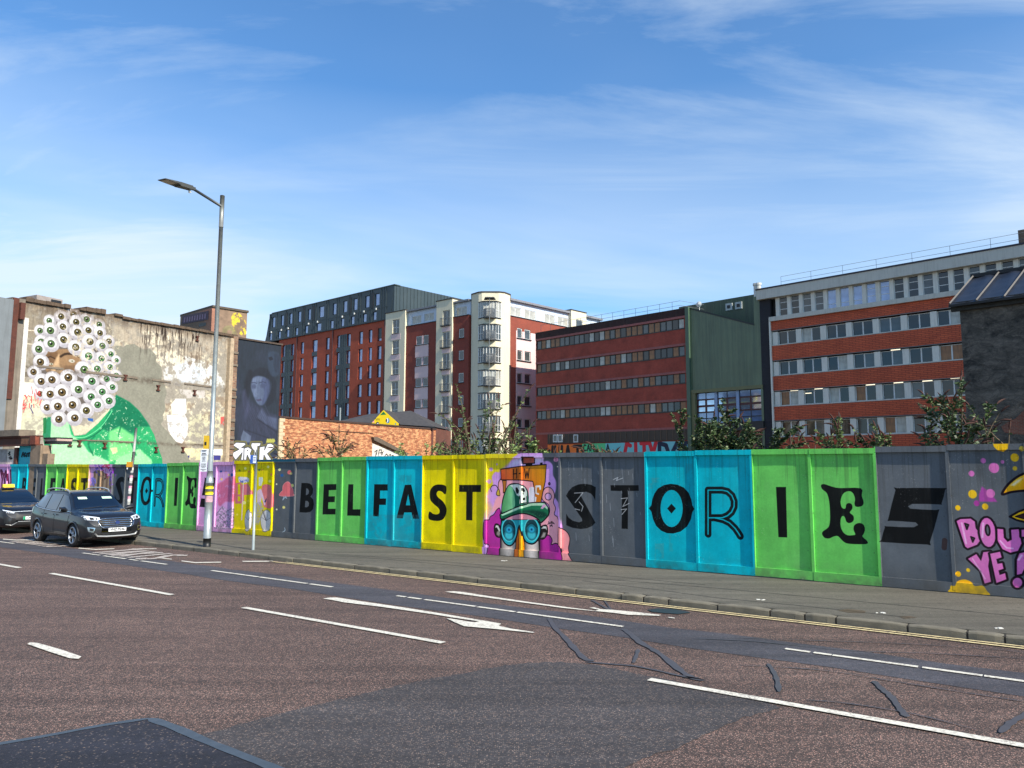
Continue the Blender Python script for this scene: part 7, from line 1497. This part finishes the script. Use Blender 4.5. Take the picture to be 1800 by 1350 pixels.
    def wheel(x, y, steer=0.):
        w = bpy.data.objects.new('wheel', None); link(w, o); w.location = (x, y, S['wr']); w.rotation_euler = (0, 0, steer); sg = -1 if y < 0 else 1; R__ = S['wr']
        t = MB(); prof = [(R__ * .68, .10), (R__ * .88, .115), (R__ * .97, .095), (R__, .05), (R__, -.05), (R__ * .97, -.095), (R__ * .88, -.115), (R__ * .68, -.10)]; nseg = 36
        vv = [(p[0] * math.cos(2 * math.pi * i / nseg), p[1] * sg, p[0] * math.sin(2 * math.pi * i / nseg)) for i in range(nseg) for p in prof]; L_ = len(prof)
        t.add(vv, [(i * L_ + k, ((i + 1) % nseg) * L_ + k, ((i + 1) % nseg) * L_ + k + 1, i * L_ + k + 1) for i in range(nseg) for k in range(L_ - 1)]); t.build('tyre', RUB, w, smooth=True)
        r_ = MB(); rr = R__ * .68
        r_.tube([(0, .085 * sg, 0), (0, -.08 * sg, 0)], .06, 12)
        for i in range(S['spokes']):
            for da in (-.13, .13):
                a = 2 * math.pi * i / S['spokes']; p = Vector((.05 * math.cos(a), .085 * sg, .05 * math.sin(a))); q = Vector((rr * math.cos(a + da), .095 * sg, rr * math.sin(a + da))); r_.tube([p, q], [.024, .02], 6)
        ring = [(rr * math.cos(2 * math.pi * i / 32), .098 * sg, rr * math.sin(2 * math.pi * i / 32)) for i in range(33)]; r_.tube(ring, .022, 6, False); r_.build('rim', ALU, w, smooth=True)
        MB().tube([(0, .045 * sg, 0), (0, -.1 * sg, 0)], rr, 24).build('brake_disc', plain('dark_wheel_well', (26, 26, 28), .7), w)
    for x in S['wheels']:
        for y in (S['track'], -S['track']): wheel(x, y)
        for sg in (1, -1):                                # dark wheel housing and its lip
            yy = cr(*S['w'], x) * sg; b = MB(); R__ = S['wr'] * 1.12; nn = 18; ring = [(x + R__ * math.cos(math.pi * (i / nn * 1.24 - .12)), S['wr'] + R__ * math.sin(math.pi * (i / nn * 1.24 - .12))) for i in range(nn + 1)]
            b.add([(p[0], yy * .985, p[1]) for p in ring] + [(p[0], yy * .45, p[1]) for p in ring], [(i, i + 1, i + 1 + nn + 1, i + nn + 1) for i in range(nn)]); b.build('wheel_housing', plain('dark_wheel_well', (26, 26, 28), .7), o)
            lip = MB(); lv = []
            for p in ring: 
                q, _ = hit((p[0], 3 * sg, min(max(p[1], S['wr'] * .7), 1.2)), (0, -sg, 0)); lv.append((p[0], (q.y if q else yy) + .006 * sg, p[1]))
            lip.tube(lv, .028, 6, False); lip.build('wheel_arch', S.get('archmat', paint_), o, smooth=True)
    MB().box(S['rear'] + .35, S['front'] - .35, -.62, .62, .22, .5).build('underbody', BPL, o)
    return body, patch, hit
def place_car(name, label, base_front_px, yaw_az, x_wheel, y_wheel, z=0.):
    g_ = gnd(*base_front_px); f = Vector((math.sin(math.radians(yaw_az)), math.cos(math.radians(yaw_az)), 0)); l = Vector((-f.y, f.x, 0)); o_ = g_ - f * x_wheel - l * y_wheel
    return empty(name, label, 'car', o_, math.atan2(f.y, f.x)), f
# dark grey SUV
SUV, fdir = place_car('parked_car', 'dark grey SUV with silver roof rails parked nose-out at the kerb', (132, 961.5), 128.5, 1.36, -.80)
S1 = dict(rear=-2.24, front=2.27, wr=.355, wheels=(1.36, -1.33), track=.80, spokes=5,
    w=([-2.24, -2.2, -2.05, -1.6, -1.0, 0, 1.0, 1.6, 1.95, 2.12, 2.22, 2.27], [.70, .80, .87, .905, .915, .915, .915, .90, .86, .79, .66, .45]),
    top=([-2.24, -2.21, -2.1, -1.92, -1.75, -1.4, -.8, -.1, .25, .42, .75, 1.0, 1.12, 1.3, 1.7, 1.95, 2.12, 2.22, 2.27], [.82, .98, 1.12, 1.34, 1.53, 1.63, 1.67, 1.665, 1.62, 1.55, 1.33, 1.165, 1.12, 1.09, 1.045, .99, .90, .78, .66]),
    belt=([-2.24, -2.0, -1.5, -.5, .5, 1.0, 1.4, 2.0, 2.27], [.80, 1.10, 1.10, 1.04, 1.0, .985, .95, .86, .60]),
    low=([-2.24, -2.1, -1.8, 1.8, 2.1, 2.22, 2.27], [.46, .30, .26, .24, .26, .31, .38]),
    roofw=([-2.24, -2.1, -1.75, -1.2, 0, .42, .8, 1.08, 1.3, 2.0, 2.27], [.52, .60, .60, .62, .62, .63, .70, .76, .78, .66, .34]))
suvp = paintm('magnetic_grey_paint', (13, 14, 18))
body, patch, hit = build_car(SUV, suvp, S1)
patch('windscreen', [(-.60, 1.50), (.60, 1.50), (.72, 1.135), (-.72, 1.135)], CGL, 'front', .012, (16, 8))
for (y0, y1) in ((.22, .52), (-.50, -.24)):
    patch('sun_visor_card', [(y0, 1.475), (y1, 1.475), (y1, 1.41), (y0, 1.41)], plain('pale_green_card', (186, 216, 196), .6), 'front', .02, (4, 2))
gq = [[(.92, 1.07), (.30, 1.50), (-.05, 1.55), (-.05, 1.055)], [(-.10, 1.06), (-.10, 1.55), (-.90, 1.555), (-.90, 1.09)], [(-.96, 1.095), (-.96, 1.55), (-1.50, 1.50), (-1.72, 1.17)]]
for i, q in enumerate(gq): patch('side_window', q, CGL, 'side', .01, (8, 6), both=True)
ct = MB()
for sg in (1, -1):
    pts = []
    for x, z in [(.95, 1.045), (.5, 1.035), (0, 1.03), (-.5, 1.045), (-.95, 1.07), (-1.5, 1.11), (-1.78, 1.17), (-1.9, 1.22)]:
        p, _ = hit((x, -3 * sg, z), (0, sg, 0)); pts.append((x, p.y - .016 * sg, z))
    ct.tube(pts, .017, 6)
ct.build('window_trim', CHR, SUV, smooth=True)
rr = MB()
for sg in (1, -1): rr.tube([(.25, .60 * sg, 1.60), (.10, .62 * sg, 1.69), (-.3, .635 * sg, 1.73), (-1.0, .635 * sg, 1.73), (-1.45, .62 * sg, 1.68), (-1.6, .60 * sg, 1.60)], .024, 8)
rr.build('roof_rails', SIL, SUV, smooth=True)
# lamps, grille, plate
for sg in (1, -1):
    q = [(.46 * sg, .90), (.83 * sg, .97), (.82 * sg, .84), (.50 * sg, .80)]
    h_ = patch('headlight', q, LMP, 'front', .012, (8, 4)); patch('lamp_housing', [(.53 * sg, .885), (.72 * sg, .91), (.72 * sg, .84), (.55 * sg, .825)], BPL, 'front', .018, (4, 3), parent=h_)
    patch('projector', [(.57 * sg, .875), (.63 * sg, .885), (.63 * sg, .845), (.57 * sg, .84)], LMP, 'front', .026, (3, 3), parent=h_)
    f_ = patch('fog_lamp', [(.62 * sg, .60), (.80 * sg, .63), (.78 * sg, .49), (.66 * sg, .47)], CHR, 'front', .014, (4, 3)); patch('fog_insert', [(.65 * sg, .58), (.76 * sg, .60), (.75 * sg, .52), (.67 * sg, .50)], BPL, 'front', .02, (3, 3), parent=f_)
gr = patch('grille', [(-.50, .84), (.50, .84), (.40, .585), (-.40, .585)], BPL, 'front', .012, (14, 5))
gs = MB()
def frpt(y, z, o_=.03): p, _ = hit((4, y, z), (-1, 0, 0)); return Vector((p.x + o_, y, z))
out_ = [(-.40, .855), (0, .865), (.40, .855), (.52, .80), (.50, .70), (.40, .60), (0, .575), (-.40, .60), (-.50, .70), (-.52, .80), (-.40, .855)]
gs.tube([frpt(y, z, .02) for y, z in spline(out_[:-1], True, 3) + [out_[0]]], .017, 6, False)
for z in (.805, .745, .685, .63): gs.tube([frpt(y, z, .024) for y in np.linspace(-.47, .47, 9)], .017 if z > .64 else .012, 6)
gs.build('grille_bars', CHR, gr, smooth=True)
bd = MB(); bd.tube([frpt(0, .745, .03), frpt(0, .745, .055)], .055, 16); bo = bd.build('badge', plain('badge_blue', (44, 60, 110), .3), gr); bo.scale = (1, 1.25, .8); bo.location = (0, 0, .149)
pl = frpt(0, .52, .03); MB().box(pl.x - .01, pl.x + .008, -.26, .26, .475, .585).build('number_plate', plain('plate_reflective_white', (226, 228, 228), .5), SUV)
def text(body_, size, loc, rot, mat, parent, name='lettering', sx=1.):
    cu = bpy.data.curves.new(name, 'FONT'); cu.body = body_; cu.size = size; cu.align_x = 'CENTER'; cu.align_y = 'CENTER'; cu.extrude = .001; cu.offset = .0035; cu.resolution_u = 3
    t = bpy.data.objects.new('tmp', cu); COL.objects.link(t); bpy.context.view_layer.update(); me = bpy.data.meshes.new_from_object(t.evaluated_get(bpy.context.evaluated_depsgraph_get())); bpy.data.objects.remove(t)
    me.materials.clear(); me.materials.append(mat); o = bpy.data.objects.new(name, me); link(o, parent); o.location = loc; o.rotation_euler = rot; o.scale = (sx, 1, 1); return o
text('VHZ 9246', .104, (pl.x + .0105, 0, .53), (math.pi / 2, 0, math.pi / 2), BLK, SUV, sx=.98)
patch('lower_grille', [(-.48, .455), (.48, .455), (.40, .375), (-.40, .375)], BPL, 'front', .01, (12, 3))
sk = MB(); sk.tube([frpt(-.62, .43, .02), frpt(-.56, .355, .025), frpt(-.3, .335, .03), frpt(.3, .335, .03), frpt(.56, .355, .025), frpt(.62, .43, .02)], .026, 6); sk.build('skid_plate', SIL, SUV, smooth=True)
patch('bumper_skirt', [(-.70, .40), (-.1, .33), (-.1, .27), (-.66, .28)], BPL, 'front', .006, (6, 2), both=True)
for sg in (1, -1):
    mr = MB(); mr.tube([(.80, .90 * sg, 1.08), (.86, 1.0 * sg, 1.12), (.86, 1.10 * sg, 1.13)], [.05, .085, .06], 10); o_ = mr.build('door_mirror', suvp, SUV, smooth=True); MB().box(.76, .79, 1.09 * sg if sg < 0 else .96, .96 * -1 if sg < 0 else 1.09, 1.07, 1.19).build('mirror_glass', CGL, o_)
    for x in (.05, -.85):
        p, _ = hit((x - .05, -3 * sg, .93), (0, sg, 0)); MB().tube([(x - .14, p.y - .03 * sg, .935), (x + .06, p.y - .03 * sg, .93)], .018, 8).build('door_handle', suvp, SUV, smooth=True)
    dl_ = MB()
    for P in [[(.98, .95), (.96, .60), (.86, .36)], [(-.07, 1.02), (-.08, .6), (-.08, .34)], [(-.93, 1.04), (-.94, .85), (-.88, .72)]]:
        q = [];
        for (x, z) in spline(P, False, 4): p, _ = hit((x, -3 * sg, z), (0, sg, 0)); q.append((x, p.y - .001 * sg, z))
        dl_.tube(q, .007, 4)
    dl_.build('door_gap', BLK, SUV)
    patch('sill_trim', [(.92, .34), (-.92, .34), (-.92, .26), (.92, .26)], BPL, 'side', .006, (8, 2), both=(sg > 0)) if sg > 0 else None
wp_ = MB(); wp_.tube([(1.16, -.55, 1.13), (1.05, .05, 1.18)], .012, 5).tube([(1.16, .05, 1.14), (1.04, .55, 1.18)], .012, 5); wp_.build('wipers', BPL, SUV)
patch('tail_light', [(-2.05, 1.06), (-1.86, 1.10), (-1.84, .96), (-2.10, .92)], plain('tail_red', (150, 30, 34), .2, coat=1.), 'side', .01, (4, 3), both=True)
# black electric crossover, a taxi, mostly behind it
evh = math.radians(127.); f2_ = Vector((math.sin(evh), math.cos(evh), 0)); EVP = Vector((ray(53.5, 913).x * 28.1, 28.1, 0)) - f2_ * 2.33; EVR = math.atan2(f2_.y, f2_.x); EV = empty('parked_car', 'glossy black car with a yellow roof sign, parked behind the dark SUV', 'car', EVP, EVR)
S2 = dict(rear=-2.34, front=2.35, wr=.36, wheels=(1.45, -1.40), track=.79, spokes=5, archmat=BPL,
    w=([-2.34, -2.25, -2.0, -1.6, 0, 1.1, 1.7, 2.05, 2.22, 2.31, 2.35], [.70, .82, .89, .92, .925, .925, .91, .86, .78, .66, .48]),
    top=([-2.34, -2.28, -2.1, -1.6, -1.0, -.3, .1, .4, .8, 1.1, 1.25, 1.5, 1.95, 2.15, 2.28, 2.35], [.85, 1.0, 1.12, 1.42, 1.56, 1.60, 1.58, 1.50, 1.30, 1.12, 1.07, 1.03, .95, .87, .76, .62]),
    belt=([-2.34, -2.0, -1.0, .6, 1.1, 1.5, 2.1, 2.35], [.84, 1.06, 1.03, .98, .965, .92, .82, .55]),
    low=([-2.34, -2.1, -1.8, 1.8, 2.15, 2.30, 2.35], [.46, .30, .25, .23, .24, .28, .36]),
    roofw=([-2.34, -2.1, -1.6, -1.0, 0, .4, .9, 1.2, 1.5, 2.1, 2.35], [.55, .62, .60, .62, .63, .64, .72, .78, .78, .66, .36]))
evp = paintm('gloss_black_paint', (10, 11, 15)); body, patch, hit = build_car(EV, evp, S2)
patch('windscreen', [(-.60, 1.46), (.60, 1.46), (.75, 1.10), (-.75, 1.10)], CGL, 'front', .012, (16, 8))
for q in ([(.98, 1.03), (.30, 1.45), (-.05, 1.50), (-.05, 1.03)], [(-.12, 1.04), (-.12, 1.50), (-1.0, 1.47), (-1.2, 1.10)]): patch('side_window', q, CGL, 'side', .01, (8, 6), both=True)
lb_ = MB(); lb_.tube([frpt(y, .815 - .02 * abs(y), .012) for y in np.linspace(-.72, .72, 15)], .012, 6); lb_.build('light_bar', LMP, EV, smooth=True)
patch('hood_gap', [(-.62, .84), (.62, .84), (.62, .828), (-.62, .828)], BLK, 'front', .006, (12, 1))
for sg in (1, -1):
    h_ = patch('headlight', [(.50 * sg, .80), (.86 * sg, .90), (.86 * sg, .865), (.52 * sg, .76)], LMP, 'front', .014, (6, 3)); ld = MB()
    for i in range(5): p = frpt((.54 + i * .05) * sg, .752 + i * .008, .02); ld.box(p.x, p.x + .012, p.y - .015, p.y + .015, p.z - .01, p.z + .012)
    ld.build('led_dots', LMP, h_)
    patch('air_curtain', [(.70 * sg, .62), (.82 * sg, .66), (.80 * sg, .40), (.72 * sg, .40)], BPL, 'front', .01, (3, 5)); tr = MB(); tr.tube([frpt(.44 * sg, .43, .02), frpt(.60 * sg, .33, .02), frpt(.76 * sg, .36, .01)], .014, 6); tr.build('bumper_blade', SIL, EV, smooth=True)
patch('lower_grille', [(-.50, .44), (.50, .44), (.58, .32), (-.58, .32)], BPL, 'front', .01, (12, 3)); patch('grille_panel', [(-.46, .70), (.46, .70), (.50, .50), (-.50, .50)], BPL, 'front', .008, (12, 3))
tr = MB(); tr.tube([frpt(-.42, .455, .02), frpt(.42, .455, .02)], .012, 6); tr.build('grille_strip', SIL, EV)
pl = frpt(0, .57, .03); npl = MB().box(pl.x - .01, pl.x + .008, -.26, .26, .52, .63).build('number_plate', plain('plate_reflective_white', (226, 228, 228), .5), EV); MB().box(pl.x + .0085, pl.x + .011, -.26, -.19, .52, .63).build('green_band', plain('plate_green', (20, 150, 100), .5), npl)
text('CW 4160', .09, (pl.x + .0105, .03, .575), (math.pi / 2, 0, math.pi / 2), BLK, EV, sx=.9)
ts = MB(); ts.box(-.02, .18, -.2, .2, 1.60, 1.64); ts.build('roof_sign_base', BPL, EV); MB().prism([(-.01, 1.641), (.17, 1.641), (.12, 1.76), (.04, 1.76)], -.19, .19, 'y').build('roof_sign', plain('taxi_yellow', (240, 200, 20), .4), EV, fixn=True)
for sg in (1, -1): mr = MB(); mr.tube([(.85, .90 * sg, 1.04), (.9, 1.0 * sg, 1.08), (.9, 1.09 * sg, 1.09)], [.04, .075, .055], 10); mr.build('door_mirror', evp, EV, smooth=True)
# ------------------------------------------------------------------ self-seeded shrubs behind the hoarding
def leafmat(name, a, b):
    mt, g = newmat(name); co = obj_co(g); v = g.n('ShaderNodeTexNoise', None, Vector=co, Scale=2.2, Detail=3.); w = g.n('ShaderNodeTexWhiteNoise', None); oi = g.n('ShaderNodeNewGeometry')
    g.set(w.inputs[0], g.mapping(co, scale=(7, 7, 7))); c = g.mix(g.ramp(v.outputs[0], [(.35, 0.), (.65, 1.)]), lin(a), lin(b))
    c = g.mix(oi.outputs['Random Per Island'], g.mix(1., c, (.6, .6, .6, 1), 'MULTIPLY'), g.mix(1., c, (1.4, 1.4, 1.3, 1), 'MULTIPLY'))
    p = finish(g, c, .55); p.inputs['Transmission Weight'].default_value = 0; return mt
LFG = leafmat('buddleia_leaf', (72, 92, 50), (104, 120, 70)); LFD = leafmat('dark_shrub_leaf', (50, 70, 42), (78, 96, 54)); LFR = leafmat('reddish_leaf', (112, 84, 56), (96, 104, 60)); LFB = leafmat('bright_leaf', (92, 116, 62), (124, 140, 84))
BRK = plain('stem_bark', (96, 82, 64), .9, .3, 9); SPK = plain('spent_flower', (70, 42, 34), .9, .4, 12)
GP = 'self-seeded shrubs behind the hoarding'
def shrub(name, label, cat, u, vtop, Y, wpx, nstem, lmat, sd, spikes=0, leaf=.11, dens=1., droop=.25, vbase=None, thin=False, spkmat=None, tips=None):
    r = random.Random(sd); rr_ = ray(u, 800); o = empty(name, label, cat, Vector((rr_.x * Y, Y, -.02)), 0, GP)
    H_ = CAM_H + ray(u, vtop).z * Y; Wd = wpx / F_PX * Y / 2; stem = MB(); lv = []; lf = []; sp = MB()
    def leafat(p, d, L):
        side = d.cross(Vector((r.uniform(-1, 1), r.uniform(-1, 1), r.uniform(-1, 1)))).normalized() * L * r.uniform(.2, .34); b = len(lv)
        mid = p + d * L * .5 + Vector((0, 0, -L * .06)); tip = p + d * L - Vector((0, 0, L * r.uniform(.1, .4))); lv.extend([p, mid + side, tip, mid - side]); lf.append((b, b + 1, b + 2, b + 3))
    def twig(p0, d0, L, rad, lvl, first=0.):
        n = 7; pts = [p0]; d = d0.normalized()
        for i in range(n):
            d = (d + Vector((r.uniform(-.12, .12), r.uniform(-.12, .12), r.uniform(-.05, .06) - droop * .16 * (i / n)))).normalized(); pts.append(pts[-1] + d * L / n)
        stem.tube(pts, [rad * (1 - .8 * i / n) for i in range(n + 1)], 4, False)
        cnt = int(L / .1 * dens * (5. if lvl else 3.))
        for k in range(cnt):
            t = first + (1 - first) * r.random() ** .8; i = min(int(t * n), n - 1); p = pts[i].lerp(pts[i + 1], t * n - i)
            a = r.uniform(0, 6.28); dd = (Vector((math.cos(a), math.sin(a), r.uniform(-.2, .7))) + d * .5).normalized(); leafat(p, dd, leaf * 1.25 * r.uniform(.6, 1.35))
        if spikes and r.random() < spikes:
            q = pts[-1]; e = d.copy(); path = [q]
            for i in range(4): e = (e + Vector((0, 0, -.16))).normalized(); path.append(path[-1] + e * r.uniform(.05, .09))
            sp.tube(path, [.012, .028, .026, .018, .006], 5, True)
        if lvl < 2:
            nb = r.randint(3, 5) if lvl == 0 else r.randint(1, 3)
            if thin: nb = max(1, nb - 2)
            for k in range(nb):
                t = r.uniform(.35, .92); i = min(int(t * n), n - 1); p = pts[i].lerp(pts[i + 1], t * n - i); a = r.uniform(0, 6.28)
                twig(p, (d + Vector((math.cos(a), math.sin(a), r.uniform(-.1, .5))) * .75), L * (1 - t * .45) * r.uniform(.28, .5), rad * .5, lvl + 1)
    tps = tips or [(r.uniform(-1, 1), r.uniform(.55, 1.) if i else 1.) for i in range(nstem)]
    for tx, th in tps:
        base = Vector((tx * Wd * .25 + r.uniform(-.1, .1), r.uniform(-.3, .3), 0)); top = Vector((tx * Wd, r.uniform(-.5, .5) * Wd * .6, H_ * th * (1 - .12 * abs(tx)))); d = (top - base); twig(base, d + Vector((0, 0, d.length * .12 * droop * 4)), d.length * 1.02, .022 + .006 * H_, 0, .3)
    stem.build('stems', BRK, o); f = MB(); f.add(lv, lf); f.build('foliage', lmat, o, kind='stuff')
    if sp.v: sp.build('flower_spikes', spkmat or SPK, o, kind='stuff')
    return o
shrub('buddleia', 'tall wispy buddleia with drooping dark flower spikes, in front of the corner tower', 'shrub', 852, 650, 27, 130, 9, LFG, 3, .95, .085, .55, .3, thin=True, tips=[(-.35, 1.), (.05, .93), (.4, .86), (.85, .75), (-.75, .72), (.6, .6), (-.1, .62), (.2, .5), (-.5, .5), (.75, .42), (0., .4)])
shrub('buddleia', 'lower buddleia leaning right of the tallest one, before the white tower', 'shrub', 893, 728, 27.5, 110, 9, LFG, 13, .7, .085, 1.1, .4)
shrub('buddleia', 'small leafy shrub at the right end of the old brick wall', 'shrub', 738, 762, 31, 60, 7, LFB, 23, .3, .10, 1.1, .3)
shrub('buddleia', 'bushy shrub between the brick wall and the white apartments', 'shrub', 792, 752, 29, 70, 8, LFG, 33, .6, .09, 1., .3)
shrub('buddleia', 'green bush at the foot of the pale pink apartment panel', 'shrub', 942, 752, 26, 62, 9, LFB, 43, .3, .10, 1.5, .3)
shrub('buddleia', 'spiky little plant against the left part of the brick wall', 'shrub', 528, 774, 33, 26, 4, LFR, 53, .9, .09, .7, .6)
shrub('buddleia', 'spiky plant with long dark flower stalks against the middle of the brick wall', 'shrub', 574, 760, 32, 56, 6, LFR, 63, 1., .09, .7, .8)
shrub('buddleia', 'reddish weeds in front of the painted CITY lettering', 'shrub', 1090, 770, 24, 130, 11, LFR, 73, .5, .08, 1.0, .5)
shrub('evergreen_bush', 'dense dark bush below the glazed bay, its left half', 'bush', 1248, 722, 23, 120, 24, LFD, 83, .25, .085, 2.6, .2)
shrub('evergreen_bush', 'dense dark bush below the glazed bay, its right half', 'bush', 1308, 735, 23.5, 120, 24, LFD, 93, .2, .085, 2.6, .2)
shrub('buddleia', 'thin buddleia in front of the white-piered office, above the green hoarding', 'shrub', 1400, 752, 22, 110, 6, LFD, 103, .9, .085, .45, .6, thin=True)
shrub('buddleia', 'low green bush above the right end of the green hoarding', 'shrub', 1498, 730, 21, 110, 9, LFG, 113, .6, .085, 1.1, .4)
shrub('buddleia', 'low scraggy bush above the grey hoarding, left of the tall dark one', 'shrub', 1580, 742, 20.5, 90, 8, LFD, 123, .6, .085, 1.1, .4)
shrub('buddleia', 'large dark buddleia in front of the black stone outbuilding corner', 'shrub', 1672, 664, 20, 190, 13, LFD, 133, .95, .10, 1.25, .35, tips=[(.05, 1.), (-.1, .9), (-.75, .76), (.55, .9), (-.4, .62), (.3, .7), (.8, .62), (.1, .6), (-.2, .55), (.95, .5), (-.6, .5), (.5, .55), (0, .7)])
shrub('buddleia', 'drooping leafless buddleia stalks against the black stone wall', 'shrub', 1745, 726, 19.5, 90, 6, LFD, 143, 1., .07, .35, .9, thin=True)
# rough growth on the waste ground
gm = MB(); r = random.Random(77)
for i in range(5200):
    Y = r.uniform(20, 60); X = r.uniform(-.62, .72) * Y; p = Vector((X, Y, -.03))
    if p.dot(NR) < 20 or (X < -.2 * Y and Y > 30): continue
    for k in range(3):
        a = r.uniform(0, 6.28); h = r.uniform(.1, .5); d = Vector((math.cos(a), math.sin(a), 0)); gm.add([p - d * .03, p + d * .03, p + d * .1 + Vector((0, 0, h))], [(0, 1, 2)])
gm.build('rough_grass', LFR, None, kind='stuff')
